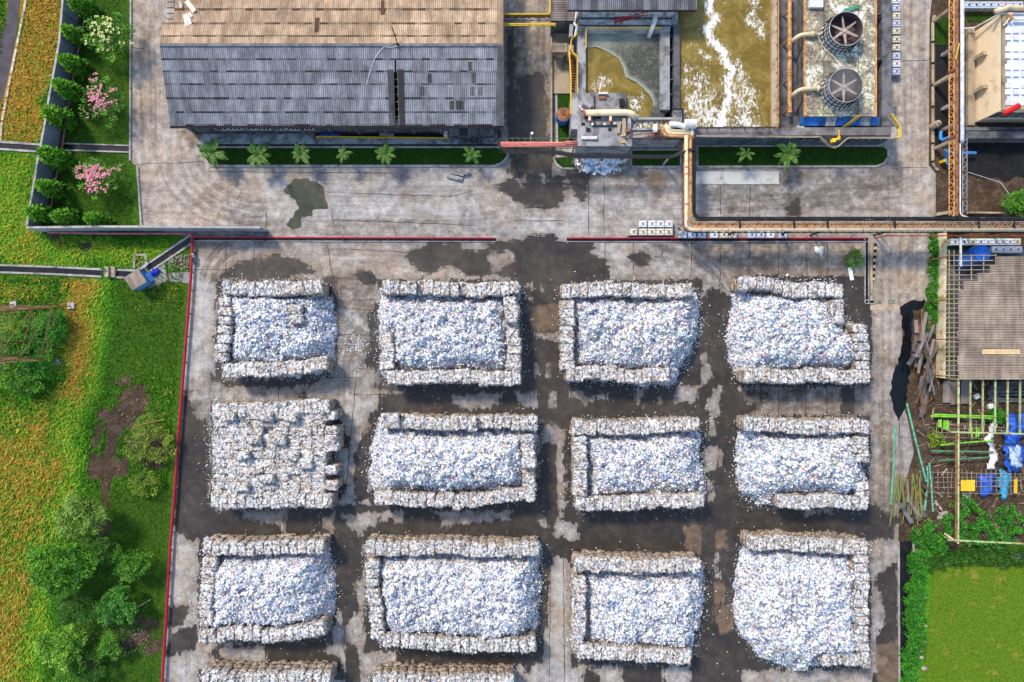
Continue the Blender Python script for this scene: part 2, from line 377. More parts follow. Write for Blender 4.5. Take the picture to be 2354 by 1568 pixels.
# ================================================================ concrete yard
YARD = [(300, -70), (300, 372), (312, 380), (322, 522), (440, 546), (438, 650), (408, 1000), (398, 1190), (366, 1640), (2066, 1640), (2064, 1242),
        (2068, 1150), (2100, 1040), (2085, 960), (2062, 900), (2072, 800), (2075, 700), (2150, 690), (2142, 560), (2150, 520), (2150, 400), (2134, 380), (2136, 40), (2150, -70)]
WET = [[(1196, 180), (1250, 170), (1256, 420), (1190, 420)], [(1172, 300), (1262, 310), (1268, 420), (1176, 420)],
       [(1192, 250), (1204, 200), (1212, 260), (1222, 330), (1232, 200), (1240, 210), (1236, 330), (1240, 420), (1196, 420)], [(1168, 60), (1182, 60), (1186, 330), (1168, 340)],
       [(1150, 428), (1172, 412), (1186, 392), (1215, 384), (1235, 398), (1262, 408), (1290, 410), (1304, 430), (1288, 452), (1284, 470), (1262, 482), (1240, 474), (1205, 472), (1180, 455), (1160, 442)],
       [(1302, 392), (1350, 390), (1348, 430), (1338, 458), (1322, 440)],
       [(928, 588), (962, 577), (982, 566), (996, 554), (1014, 562), (1022, 566), (1032, 552), (1046, 553), (1060, 572), (1095, 585), (1108, 590), (1128, 605), (1128, 630), (1075, 632), (1050, 607), (1010, 612), (998, 624), (968, 622), (956, 606), (940, 596)],
       [(1100, 580), (1150, 558), (1205, 554), (1232, 543), (1262, 546), (1300, 558), (1345, 554), (1365, 562), (1356, 590), (1392, 602), (1398, 645), (1300, 655), (1200, 650), (1150, 632)],
       [(1192, 560), (1300, 560), (1296, 650), (1288, 760), (1298, 900), (1315, 960), (1315, 1180), (1312, 1250), (1236, 1250), (1234, 1165), (1242, 1000), (1190, 900), (1196, 700)],
       [(1232, 1240), (1268, 1240), (1258, 1330), (1254, 1420), (1246, 1500), (1212, 1545), (1222, 1440)],
       [(1612, 690), (1640, 662), (1702, 700), (1692, 900), (1708, 1000), (1698, 1180), (1716, 1240), (1692, 1400), (1704, 1640), (1600, 1640), (1590, 1530), (1618, 1400), (1618, 1180), (1628, 960), (1590, 930), (1600, 820)],
       [(862, 955), (874, 912), (960, 902), (1200, 882), (1310, 878), (1540, 882), (1640, 900), (1640, 962), (1300, 966), (1230, 958)],
       [(468, 1176), (770, 1162), (860, 1162), (1240, 1156), (1320, 1172), (1640, 1172), (1712, 1172), (1712, 1292), (1310, 1290), (1240, 1250), (460, 1246)],
       [(1380, 505), (1460, 500), (1455, 590), (1480, 590), (1480, 610), (1440, 612), (1400, 600)][:0] or [(1450, 585), (1475, 578), (1492, 590), (1488, 605), (1468, 612), (1452, 600)],
       [(500, 1178), (640, 1180), (800, 1165), (900, 1180), (1240, 1170), (1300, 1180), (1300, 1245), (1230, 1245), (830, 1245), (770, 1238), (470, 1240), (480, 1200)],
       [(415, 905), (430, 915), (448, 965), (470, 968), (482, 1000), (478, 1165), (500, 1180), (470, 1240), (440, 1230), (400, 1190)],
       [(760, 1240), (830, 1240), (838, 1300), (815, 1340), (820, 1400), (790, 1440), (775, 1500), (800, 1560), (680, 1550), (620, 1530), (490, 1540), (492, 1490), (600, 1478), (745, 1470), (770, 1400)],
       [(790, 1340), (808, 1330), (806, 1380), (798, 1412), (790, 1400)], [(800, 1480), (822, 1490), (830, 1590), (795, 1590)],
       [(870, 1490), (920, 1500), (1230, 1490), (1240, 1520), (1190, 1530), (920, 1522), (900, 1540), (880, 1530)],
       [(760, 935), (775, 960), (800, 1010), (795, 1030), (775, 1020), (760, 1080), (790, 1120), (770, 1170), (755, 1160)], [(835, 1000), (870, 960), (850, 1060), (842, 1140), (820, 1160), (815, 1050)],
       [(845, 720), (880, 690), (868, 760), (880, 800), (862, 850), (840, 830), (855, 780)], [(815, 632), (850, 628), (872, 645), (845, 655)], [(742, 640), (770, 640), (770, 800), (752, 840), (748, 700)],
       [(385, 1405), (432, 1395), (420, 1435), (386, 1440)], [(380, 1480), (410, 1450), (450, 1440), (456, 1470), (440, 1490), (380, 1510)], [(395, 1195), (470, 1185), (462, 1240), (430, 1235), (412, 1225)],
       [(1690, 1165), (1760, 1170), (1850, 1165), (1850, 1190), (1960, 1170), (2000, 1160), (2060, 1190), (2050, 1235), (1970, 1240), (1900, 1215), (1840, 1235), (1700, 1235)],
       [(2010, 1330), (2062, 1290), (2064, 1640), (2000, 1640), (2010, 1545), (2045, 1520), (2010, 1480), (2040, 1420)],
       [(1690, 900), (1760, 905), (1740, 940), (1690, 955)], [(1935, 880), (1960, 880), (1962, 955), (1938, 950)], [(1945, 680), (1970, 720), (1965, 750), (1945, 740)],
       [(1345, 1540), (1380, 1530), (1370, 1600), (1345, 1600)], [(1430, 1528), (1520, 1535), (1530, 1600), (1440, 1600)],
       [(1640, 1160), (1700, 1150), (1700, 1640), (1600, 1640), (1590, 1530), (1630, 1480)], [(1400, 1180), (1650, 1180), (1650, 1290), (1310, 1280), (1330, 1240), (1420, 1235)],
       [(790, 1175), (870, 1170), (870, 1240), (820, 1245), (800, 1220)], [(480, 860), (490, 875), (680, 872), (740, 860), (735, 878), (640, 890), (520, 884)],
       [(860, 885), (1200, 890), (1190, 905), (1000, 908), (900, 896)], [(690, 905), (700, 900), (710, 925), (680, 930)], [(540, 610), (640, 590), (690, 600), (720, 625), (640, 642), (500, 640)],
       [(1820, 460), (1834, 460), (1836, 498), (1816, 498), (1814, 478)]]
DRYI = [[(1120, 577), (1178, 574), (1185, 600), (1148, 627), (1128, 618), (1112, 592)], [(1200, 648), (1230, 648), (1232, 665), (1205, 664)], [(1240, 650), (1256, 672), (1242, 670)],
        [(1205, 676), (1226, 682), (1220, 706), (1208, 700)], [(1226, 762), (1280, 760), (1285, 785), (1228, 782)], [(1222, 842), (1238, 815), (1246, 870), (1218, 868)], [(1250, 828), (1266, 836), (1262, 872), (1250, 870)],
        [(1183, 900), (1232, 898), (1246, 936), (1220, 942), (1194, 935)], [(1257, 903), (1276, 900), (1279, 942), (1258, 940)], [(1300, 896), (1340, 892), (1346, 910), (1396, 902), (1402, 925), (1370, 918), (1345, 934), (1332, 920), (1305, 916)],
        [(1455, 892), (1482, 892), (1475, 940), (1460, 932)], [(1508, 912), (1524, 905), (1530, 930), (1508, 932)], [(1540, 932), (1560, 878), (1598, 806), (1626, 810), (1640, 868), (1608, 895), (1605, 938), (1588, 928), (1575, 926)],
        [(1646, 880), (1661, 880), (1662, 970), (1640, 962), (1648, 1002), (1625, 1004), (1630, 960), (1614, 945)], [(1608, 1036), (1630, 1022), (1655, 1028), (1661, 1050), (1645, 1082), (1618, 1090), (1610, 1060)], [(1626, 1104), (1642, 1104), (1648, 1160), (1628, 1150)],
        [(1242, 974), (1282, 978), (1302, 1008), (1296, 1020), (1238, 1026)], [(1273, 978), (1298, 985), (1302, 1160), (1290, 1240), (1275, 1120)], [(1028, 906), (1156, 902), (1150, 930), (1120, 942), (1060, 940), (1040, 925)],
        [(985, 1170), (1182, 1172), (1168, 1196), (1100, 1200), (1010, 1216), (1008, 1190)], [(560, 1172), (665, 1165), (656, 1222), (620, 1206), (565, 1195)], [(732, 1186), (770, 1178), (768, 1232), (742, 1215)], [(775, 1180), (935, 1172), (928, 1206), (880, 1192), (850, 1216), (832, 1236), (806, 1222), (792, 1200)],
        [(1278, 1188), (1328, 1202), (1336, 1240), (1310, 1250), (1268, 1230)], [(1232, 1190), (1262, 1190), (1260, 1215), (1240, 1218)], [(490, 1487), (612, 1480), (622, 1532), (590, 1546), (560, 1522), (520, 1530)], [(752, 1480), (775, 1400), (800, 1450), (790, 1510), (760, 1512), (745, 1492)], [(825, 1500), (860, 1480), (920, 1490), (915, 1530), (870, 1540), (830, 1560)],
        [(1640, 1265), (1656, 1265), (1656, 1330), (1638, 1330)], [(1185, 410), (1200, 402), (1220, 396), (1216, 420), (1196, 428)], [(1238, 400), (1258, 400), (1262, 414), (1248, 420)], [(1700, 905), (1760, 908), (1720, 935)], [(1345, 1535), (1430, 1530), (1440, 1600), (1400, 1600), (1380, 1560)]]
ALGAE = [(588 + x / 4, 392 + y / 4) for x, y in [(250, 190), (340, 80), (480, 75), (600, 120), (640, 190), (665, 350), (520, 365), (515, 420), (420, 440), (410, 520), (330, 545), (275, 500), (330, 430), (400, 330), (340, 260), (260, 200)]]
BROWN = [[(1570, 1212), (1590, 1204), (1610, 1208), (1608, 1272), (1580, 1276)], [(1630, 1390), (1690, 1388), (1688, 1440), (1672, 1462), (1650, 1450)], [(1640, 1220), (1668, 1220), (1668, 1262), (1640, 1262)], [(1640, 1340), (1672, 1330), (1674, 1390), (1640, 1390)], [(1215, 700), (1285, 700), (1285, 760), (1220, 765)], [(1490, 395), (1528, 396), (1530, 430), (1505, 442), (1480, 415)], [(2010, 1480), (2064, 1470), (2064, 1600), (2010, 1560)], [(415, 300), (470, 290), (455, 330), (440, 352), (428, 330)], [(1835, 392), (1875, 396), (1850, 408), (1830, 420)]]
PILEO = [(490, 640, 770, 875), (865, 638, 1205, 892), (1282, 638, 1618, 892), (1680, 628, 2010, 895), (478, 920, 775, 1170), (842, 945, 1240, 1170), (1308, 955, 1625, 1182), (1695, 950, 2004, 1175), (452, 1235, 768, 1485), (832, 1235, 1245, 1505), (1308, 1278, 1625, 1535), (1688, 1228, 2006, 1545), (452, 1535, 762, 1620), (850, 1545, 1190, 1620)]
GRIME = [[(1500, 550), (1990, 550), (1985, 640), (1690, 650), (1600, 590)], [(2005, 900), (2066, 900), (2066, 1240), (2000, 1240)], [(1600, 388), (2060, 388), (2060, 498), (1600, 498)], [(560, 590), (720, 590), (720, 645), (500, 645)], [(440, 548), (1140, 550), (1140, 572), (440, 572)], [(620, 380), (1010, 384), (1010, 402), (620, 402)], [(1270, 380), (1570, 384), (1570, 430), (1440, 440), (1270, 420)], [(400, 880), (480, 880), (470, 1200), (400, 1200)], [(720, 620), (880, 620), (860, 880), (780, 900), (740, 860)], [(1690, 880), (2000, 880), (2000, 960), (1690, 960)], [(540, 515), (1140, 520), (1140, 545), (540, 540)], [(1165, -70), (1195, -70), (1200, 330), (1165, 340)], [(1170, 40), (1268, 40), (1266, 170), (1170, 170)], [(1245, -70), (1270, -70), (1266, 330), (1245, 330)]]
PALE = [[(440, 625), (530, 615), (480, 900), (450, 960), (425, 900)], [(590, 400), (1060, 395), (1060, 520), (600, 520)], [(1270, 430), (1350, 460), (1350, 540), (1260, 545)], [(395, 1240), (450, 1240), (440, 1568), (380, 1568)], [(770, 650), (870, 650), (850, 860), (810, 900), (790, 1150), (775, 1150), (790, 900), (740, 890)], [(960, 720), (960, 700)][:0] or [(760, 1250), (800, 1250), (790, 1500), (770, 1480)], [(1020, 560), (1130, 560), (1120, 585), (1050, 580)], [(1230, 1300), (1310, 1290), (1310, 1568), (1210, 1568)], [(1600, 425), (2130, 420), (2130, 490), (1600, 492)]]
DUST = [[(300, -70), (385, -70), (400, 290), (480, 380), (600, 400), (500, 545), (320, 525), (300, 372)], [(2060, -70), (2140, -70), (2150, 500), (1900, 500), (2060, 400)], [(2005, 560), (2145, 560), (2150, 690), (2075, 700), (2070, 900), (2062, 1240), (2010, 1240), (2005, 900)], [(1165, -70), (1270, -70), (1265, 200), (1175, 200)], [(440, 590), (760, 580), (1000, 600), (1000, 645), (520, 645)], [(1840, 550), (1990, 550), (1985, 700), (1700, 640)]]
TRACKS = []
for r_ in (110, 116, 128, 135, 147, 152, 166, 172, 188): TRACKS.append(([(600 + 1.25 * r_ * math.cos(a), 355 + r_ * .95 * math.sin(a)) for a in np.linspace(math.radians(85), math.radians(172), 24)], .10, .8))
for r_ in (80, 86, 104, 112): TRACKS.append(([(572 + r_ * math.cos(a), 655 + r_ * math.sin(a)) for a in np.linspace(math.radians(185), math.radians(268), 18)], .13, 1.0))
for r_ in (150, 158, 176, 184, 200): TRACKS.append(([(1500 + r_ * math.cos(a), 745 + r_ * .98 * math.sin(a)) for a in np.linspace(math.radians(-88), math.radians(5), 22)], .15, .85))
for x_ in (1212, 1222, 1266, 1274, 1650, 1666, 1672, 1682, 2030, 2048, 2070, 2090, 2096, 2110): TRACKS.append(([(x_, 700 if x_ < 2000 else 560), (x_ - 4, 900 if x_ < 2000 else 640), (x_ + 3, 1240)], .13, .55))
for x_ in (1188, 1202, 1236, 1250, 2078, 2092, 2112, 2122, 345, 355, 322): TRACKS.append(([(x_ + 3, -40), (x_, 120), (x_ + 4, 330)], .12, .5))
for y_ in (452, 462, 475, 483): TRACKS.append(([(1600, y_ + 12), (1760, y_ - 2), (1900, y_ - 10), (2060, y_ - 30), (2120, y_ - 60)], .12, .6))
for y_ in (432, 440, 452, 497, 508): TRACKS.append(([(620, y_ + 10), (800, y_ - 3), (1000, y_), (1140, y_ - 6)], .12, .4))
def union(polys, X, Y, lim=2.0):
    o = np.full(X.shape, -lim)
    for p in polys:
        if len(p) > 2: o = np.maximum(o, sdpoly(WP(p), X, Y, lim))
    return o
def yard_fields(X, Y):
    wet = np.minimum(union(WET, X, Y), -union(DRYI, X, Y))
    for a, b, c, d in PILEO: wet = np.maximum(wet, sdpoly(WP([(a, b), (c, b), (c, d), (a, d)]), X, Y, 2.0) - .55)
    wet = wet + .24
    grime = np.zeros(X.shape)
    for p in GRIME: grime = np.maximum(grime, sstep(-1.4, 1.4, sdpoly(WP(p), X, Y, 2)))
    dust = np.zeros(X.shape)
    for p in DUST: dust = np.maximum(dust, sstep(-2.2, 2.2, sdpoly(WP(p), X, Y, 3)))
    pale = np.zeros(X.shape)
    for p in PALE:
        if len(p) > 2: pale = np.maximum(pale, sstep(-1.2, 1.2, sdpoly(WP(p), X, Y, 2)))
    tr = np.zeros(X.shape)
    for pts, w, a in TRACKS:
        d = dline(WP(pts), X, Y); tr = np.maximum(tr, a * np.exp(-(d / (w * 1.6)) ** 2))
    return {'wet': wet, 'algae': union([ALGAE], X, Y), 'brown': union(BROWN, X, Y), 'dust': dust, 'pale': pale, 'track': tr, 'grime': grime, 'along': sstep(-2, 2, sdpoly(WP([(300, 392), (1560, 392), (2130, 400), (2130, 540), (1990, 545), (1990, 640), (300, 640)]), X, Y, 3))}
def mat_yard():
    n = N('yard_concrete'); at = n.attr
    f1 = n.noise(.16, 5, .6); f2 = n.noise(.9, 6, .66); f3 = n.noise(5, 4, .7); f4 = n.noise(16, 2, .6)
    rag = n.noise(.75, 7, .68, dist=.5)
    c = n.ramp(f2, [(.28, (.18, .172, .17)), (.5, (.345, .33, .322)), (.72, (.53, .51, .49))])
    c = n.mix(n.math('MULTIPLY', at('pale'), .6), c, n.ramp(f2, [(.3, (.31, .305, .30)), (.7, (.52, .51, .50))]))
    c = n.mix(n.math('MULTIPLY', at('dust'), .7), c, n.ramp(f2, [(.3, (.27, .225, .19)), (.7, (.54, .465, .39))]))
    c = n.mix(n.step(f1, .5, .7), c, n.mix(1.0, c, (.72, .70, .72), 'MULTIPLY'))
    hue = n.step(n.noise(.22, 5, .65, dist=.6), .40, .66); c = n.mix(n.math('MULTIPLY', hue, .75), c, n.mix(1.0, c, (.86, .72, .58), 'MULTIPLY'))
    st2 = n.step(n.noise(.5, 7, .75, dist=1.0), .56, .66); c = n.mix(n.math('MULTIPLY', st2, .5), c, n.mix(1.0, c, (.40, .36, .33), 'MULTIPLY')); st3 = n.step(n.noise(1.7, 6, .75, dist=.8), .57, .63); c = n.mix(n.math('MULTIPLY', st3, .5), c, n.mix(1.0, c, (.45, .42, .40), 'MULTIPLY')); st4 = n.step(n.noise(.8, 7, .75, dist=1.4), .58, .66); c = n.mix(n.math('MULTIPLY', st4, .45), c, (.60, .58, .55))
    gr = n.math('MULTIPLY', at('grime'), n.step(n.noise(.7, 6, .72), .34, .56)); c = n.mix(n.math('MULTIPLY', gr, .8), c, n.mix(1.0, c, (.40, .375, .35), 'MULTIPLY'))
    sx = n.noise(1.0, 5, .7, vec=n.stretch((.12, 1.6, 1))); sy = n.noise(1.0, 5, .7, vec=n.stretch((1.6, .12, 1)))
    c = n.mix(.5, c, n.ramp(n.mix(at('along'), sy, sx), [(.32, .5), (.5, 1.0), (.68, 1.35)]), 'MULTIPLY')
    tk = n.math('MULTIPLY', at('track'), n.step(n.noise(1.1, 4, .7), .30, .58))
    c = n.mix(n.math('MULTIPLY', tk, .85), c, n.mix(1.0, c, (.33, .32, .33), 'MULTIPLY'))
    rg = n.math('ADD', n.math('MULTIPLY', n.math('SUBTRACT', n.mix(at('along'), sy, sx), .5), 2.6), n.math('MULTIPLY', n.math('SUBTRACT', rag, .5), 2.4), n.math('MULTIPLY', n.math('SUBTRACT', f3, .5), .6))
    w = n.math('ADD', at('wet'), rg)
    damp = n.math('MULTIPLY', n.step(w, -1.3, .1), .55); soak = n.step(w, -.08, .16)
    wc = n.ramp(n.mix(.4, f2, f1), [(.3, (.022, .019, .018)), (.5, (.045, .038, .032)), (.7, (.085, .072, .060))])
    c = n.mix(damp, c, n.mix(1.0, c, (.62, .56, .50), 'MULTIPLY')); c = n.mix(n.math('MULTIPLY', soak, n.step(f3, .05, .45)), c, wc)
    br = n.step(n.math('ADD', at('brown'), rg), -.05, .3)
    c = n.mix(n.math('MULTIPLY', br, .75), c, n.ramp(f2, [(.3, (.10, .065, .04)), (.7, (.24, .17, .11))]))
    al = n.step(n.math('ADD', at('algae'), n.math('MULTIPLY', rg, .45)), -.06, .08)
    c = n.mix(al, c, n.ramp(f2, [(.35, (.014, .018, .012)), (.55, (.03, .036, .02)), (.72, (.075, .075, .03))]))
    sp = n.step(n.voro(3.0, 'Distance'), .07, .04)
    c = n.mix(n.math('MULTIPLY', sp, .35), c, (.10, .09, .08))
    c = n.mix(.9, c, n.ramp(f4, [(.3, .6), (.5, 1.0), (.7, 1.4)]), 'MULTIPLY')
    c = n.mix(.6, c, n.ramp(f3, [(.3, .6), (.7, 1.35)]), 'MULTIPLY')
    ro = n.mix(n.math('MAXIMUM', soak, al), (.88,) * 3, n.ramp(f1, [(.4, .30), (.65, .6)]))
    return n.fin(c, ro, n.mix(.5, f3, f4), .35, .05, spec=.35)
M_yard = mat_yard()
tag(grid_sheet('yard', YARD, .22, 0.0, yard_fields, M_yard), 'stained concrete yard and access roads with wet patches', 'yard', kind='structure')

# slab joints and cracks: thin tarred strips
def wiggle(a, b, amp=.05, st=.8):
    a = Vector(a); b = Vector(b); n = max(2, int((b - a).length / st)); p = Vector((-(b - a).y, (b - a).x, 0)).normalized()
    return [a + (b - a) * i / n + p * R.uniform(-amp, amp) for i in range(n + 1)]
jm = MB()
def strip(mb, pts, w, z, t=None, jit=.4):
    L = []; pts = [Vector(p) for p in pts]
    for i, p in enumerate(pts):
        d = (pts[min(i + 1, len(pts) - 1)] - pts[max(0, i - 1)]); s = Vector((-d.y, d.x, 0)).normalized() * w / 2 * R.uniform(1 - jit, 1 + jit)
        L.append((p + s, p - s))
    for (a, b), (c, d) in zip(L[:-1], L[1:]):
        mb.quad((b.x, b.y, z), (d.x, d.y, z), (c.x, c.y, z), (a.x, a.y, z), t)
J = [(753, 442, 1030, 452), (1030, 452, 1085, 440), (764, 506, 1010, 514), (1010, 514, 1100, 519), (763, 482, 765, 515), (611, 486, 611, 545), (755, 572, 940, 580), (751, 560, 765, 640), (765, 640, 830, 641),
     (808, 1020, 790, 1150), (820, 850, 800, 1060), (822, 848, 885, 850), (811, 907, 960, 910), (883, 908, 880, 950), (958, 908, 958, 930), (811, 690, 868, 688), (768, 705, 860, 715), (770, 770, 865, 770),
     (1391, 550, 1388, 650), (1455, 552, 1455, 620), (1523, 552, 1522, 600), (1588, 552, 1588, 640), (1655, 552, 1655, 680), (1722, 552, 1722, 640), (1789, 560, 1789, 640), (1854, 560, 1854, 640), (1901, 560, 1901, 640),
     (1656, 425, 1656, 498), (1724, 430, 1722, 498), (1388, 392, 1388, 540), (1352, 392, 1352, 540), (1180, 507, 1300, 507), (1182, 556, 1345, 556), (440, 620, 520, 620), (520, 550, 518, 620), (585, 552, 582, 640), (585, 690, 588, 640),
     (1852, 890, 1850, 955), (1900, 890, 1900, 950), (1790, 895, 1788, 955), (1265, 1240, 1262, 1568), (1295, 1240, 1297, 1568), (800, 1240, 790, 1500), (2066, 965, 2066, 1230), (1640, 1240, 1640, 1568), (1690, 1240, 1690, 1568),
     (300, 110, 330, 112), (311, 378, 470, 372), (1190, 172, 1262, 174), (480, 870, 820, 868), (640, 880, 640, 925), (1210, 355, 1210, 400), (1060, 1500, 1060, 1568), (920, 1510, 925, 1568), (655, 1170, 650, 1240), (735, 1170, 735, 1240), (480, 395, 900, 398), (2068, 140, 2130, 140), (2070, 385, 2130, 385), (1830, 1185, 1832, 1235), (1890, 1180, 1890, 1230)]
for x0, y0, x1, y1 in J: strip(jm, wiggle(W(x0, y0), W(x1, y1), .07), .085, .004)
for k in range(46):     # short cracks
    p = W(R.uniform(480, 2000), R.uniform(400, 1560)); a = R.uniform(0, 6.28); pts = [p]
    for i in range(R.randint(3, 7)):
        a += R.uniform(-.7, .7); p = p + Vector((math.cos(a), math.sin(a), 0)) * .4; pts.append(p)
    strip(jm, pts, .06, .006)
one(jm, 'paving_joints', paint('joint_tar', (.035, .033, .03)), 'dark joints and cracks between the concrete slabs', 'joints', (0, 0, 0), kind='structure')
# ================================================================ bales
def mat_bale(name='baled_plastic', soil=0.0):
    n = N(name); oi = n.n('ShaderNodeObjectInfo').outputs['Random']
    v = n.sep(n.voro(3.3, 'Color', vec=n.stretch((1.35, .8, 1.3)))); v2 = n.sep(n.voro(6.2, 'Color'))
    W_ = (.66, .60, .54)
    c = n.ramp(v[0], [(0, (.04, .032, .03)), (.12, (.22, .13, .07)), (.21, (.30, .28, .28)), (.34, W_), (.58, (.84, .84, .84)), (.80, (.52, .55, .62)), (.89, (.40, .52, .68)), (.925, (.12, .24, .50)), (.95, (.58, .30, .14)), (.985, (.08, .34, .20))], 'CONSTANT')
    c2 = n.ramp(v2[1], [(0, (.05, .04, .035)), (.15, (.30, .25, .21)), (.30, (.86, .86, .85)), (.82, (.50, .58, .70))], 'CONSTANT')
    c = n.mix(.45, c, c2)
    c = n.mix(n.math('MULTIPLY', n.step(oi, .45, 1.0), .30), c, n.mix(1.0, c, (.80, .66, .52), 'MULTIPLY'))
    c = n.mix(n.math('MULTIPLY', n.step(n.noise(.9, 4, .7), .48, .66), .55), c, n.mix(1.0, c, (.66, .52, .38), 'MULTIPLY'))
    if soil: c = n.mix(soil, c, n.mix(1.0, c, (.52, .38, .25), 'MULTIPLY'))
    b = n.math('ADD', n.math('MULTIPLY', v[2], .6), n.math('ADD', n.math('MULTIPLY', v2[0], .4), n.noise(9, 3, .6)))
    return n.fin(c, .55, b, .85, .09, spec=.4)
M_bale = mat_bale(); M_soil = mat_bale('soiled_baled_plastic', .75)
def bale_arrays(nx, ny, nz, seed, rag=1.0):
    rs = np.random.RandomState(seed); V = []; F = []; key = {}
    def vert(i, j, k):
        if (i, j, k) in key: return key[(i, j, k)]
        x, y, z = 2 * i / nx - 1, 2 * j / ny - 1, 2 * k / nz - 1
        q = 9.0; m = max(abs(x), abs(y), abs(z)); L = (abs(x) ** q + abs(y) ** q + abs(z) ** q) ** (1 / q)
        s = m / L if L > 0 else 1
        x, y, z = x * s, y * s, z * s
        bul = 1 + .025 * math.cos(y * 6.5) * (1 - abs(z) * .3); r = rag * .062
        key[(i, j, k)] = len(V)
        V.append(((x * bul) * .5 + rs.normal(0, r), y * .5 + rs.normal(0, r * .8), z * .5 * (1 + .03 * math.cos(y * 6.5)) + rs.normal(0, r)))
        return key[(i, j, k)]
    for i in range(nx):
        for j in range(ny):
            F.append((vert(i, j, nz), vert(i + 1, j, nz), vert(i + 1, j + 1, nz), vert(i, j + 1, nz))); F.append((vert(i, j + 1, 0), vert(i + 1, j + 1, 0), vert(i + 1, j, 0), vert(i, j, 0)))
    for i in range(nx):
        for k in range(nz):
            F.append((vert(i, 0, k), vert(i + 1, 0, k), vert(i + 1, 0, k + 1), vert(i, 0, k + 1))); F.append((vert(i + 1, ny, k), vert(i, ny, k), vert(i, ny, k + 1), vert(i + 1, ny, k + 1)))
    for j in range(ny):
        for k in range(nz):
            F.append((vert(0, j + 1, k), vert(0, j, k), vert(0, j, k + 1), vert(0, j + 1, k + 1))); F.append((vert(nx, j, k), vert(nx, j + 1, k), vert(nx, j + 1, k + 1), vert(nx, j, k + 1)))
    V = np.array(V); f = rs.uniform(-1, 1, 6); V[:, 0] *= 1 + .07 * f[0] * V[:, 1] + .06 * np.sin(V[:, 2] * 4 + 3 * f[1]); V[:, 0] += .06 * f[2] * V[:, 2] + .05 * f[3] * np.sin(V[:, 1] * 4); V[:, 2] += .10 * f[4] * V[:, 1] * (V[:, 2] > 0) + .06 * f[5] * V[:, 0] * (V[:, 2] > 0)
    return V, np.array(F)
HB = 1.02
bale_meshes = []
for sd in range(7):
    V, F = bale_arrays(7, 11, 6, sd)
    o = np_mesh('plastic_bale', V * np.array([1.20, 1.80, HB]) + np.array([0, 0, HB / 2]), F, M_bale); bale_meshes.append(o.data); bpy.data.objects.remove(o)
low = [bale_arrays(4, 6, 3, 50 + k, .8) for k in range(3)]
BALES = []     # (x, y, z, rot, label, group)
LOWB = []      # hidden lower courses
def wall(x0, y0, x1, y1, label, group, levels=4, skip=(), pitch=1.17, jig=1.0, sq=1.0):
    h = levels * HB; a = W(x0, y0, h); b = W(x1, y1, h); d = b - a; n = max(1, round(d.length / pitch)); rot = math.atan2(d.y, d.x)
    ph = R.uniform(0, 6)
    for i in range(n):
        p = a + d * ((i + .5) / n); j = R.uniform(-.15, .15) * jig + .12 * math.sin(i * .55 + ph); q = Vector((-d.y, d.x, 0)).normalized() * j
        lv = levels - (1 if i in skip else 0)
        for k in range(lv):
            z = k * HB + .003 * k; r = rot + R.gauss(0, .055) * jig
            if k == lv - 1: BALES.append((p.x + q.x, p.y + q.y, z, r, label, group))
            else: LOWB.append((p.x + q.x * .5 + R.uniform(-.1, .1), p.y + q.y * .5 + R.uniform(-.12, .12), z, rot + R.gauss(0, .03)))
ROWN = ['top row', 'second row', 'third row', 'bottom row']
PEN = {}
def pen(key, where, walls):
    for side, segs in walls.items():
        lb = 'white pressed bale on the %s wall of the %s' % (side, where); g = 'bales on the %s wall of the %s' % (side, where)
        for s in segs: wall(*s[:4], lb, g, **(s[4] if len(s) > 4 else {}))
pen(1, 'first pen of the top row', {'north': [(512, 664, 738, 664)], 'west': [(517, 684, 512, 790), (508, 790, 508, 832)], 'south': [(512, 850, 620, 850), (620, 848, 752, 836)], 'inner': [(676, 700, 676, 745, dict(levels=4))]})
pen(2, 'second pen of the top row', {'north': [(878, 662, 1190, 664, dict(skip=(4, 9)))], 'east': [(1176, 684, 1180, 850, dict(skip=(3,)))], 'west': [(884, 770, 894, 850)], 'south': [(890, 868, 1196, 868)]})
pen(3, 'third pen of the top row', {'north': [(1292, 666, 1590, 668)], 'west': [(1303, 690, 1306, 850)], 'south': [(1302, 860, 1418, 858), (1418, 866, 1538, 860)]})
pen(4, 'fourth pen of the top row', {'north': [(1700, 652, 1800, 656), (1800, 664, 1938, 672)], 'east': [(1978, 745, 1984, 850)], 'south': [(1712, 866, 1850, 866), (1850, 862, 2000, 866)], 'north east corner': [(1924, 690, 1926, 742)]})
# second row: the first pen is stacked full of bales
for jy, y in enumerate(range(938, 1170, 18)):
    h = 4 * HB; edge = y < 950 or y > 1140
    if edge:
        wall(488 if y < 950 else 484, y + (6 if y < 950 else 0), 756 if y < 950 else 762, y - 1, 'white pressed bale upright on the %s edge of the closely stacked block' % ('north' if y < 950 else 'south'), 'bales on the %s edge of the stacked block' % ('north' if y < 950 else 'south'), levels=4)
        continue
    if y < 955: continue
    x = 484 + R.uniform(0, 5)
    while x < 745:
        w = 28; c = W(x + 14, y, h); e = (x < 500 or x > 715); up = 1 if (R.random() < .16 and not e) else 0
        zz = (3 + up) * HB if up or e or R.random() < .955 else 2 * HB + .3
        if R.random() < .20 and not e: zz = 3 * HB + R.uniform(.12, .3)
        BALES.append((c.x, c.y, zz - .35, math.pi / 2 + R.gauss(0, .04), 'white pressed bale lying flat on top of the closely stacked block', 'bales on top of the stacked block'))
        if e:
            for k in range(3): LOWB.append((c.x, c.y, k * HB - .3, math.pi / 2 + R.gauss(0, .03)))
        x += w + R.uniform(0, 1.5)
pen(6, 'second pen of the second row', {'north': [(876, 972, 1234, 974, dict(skip=(2, 11)))], 'east': [(1214, 1000, 1216, 1130, dict(skip=(4,)))], 'south': [(862, 1146, 1040, 1152), (1040, 1154, 1228, 1136)]})
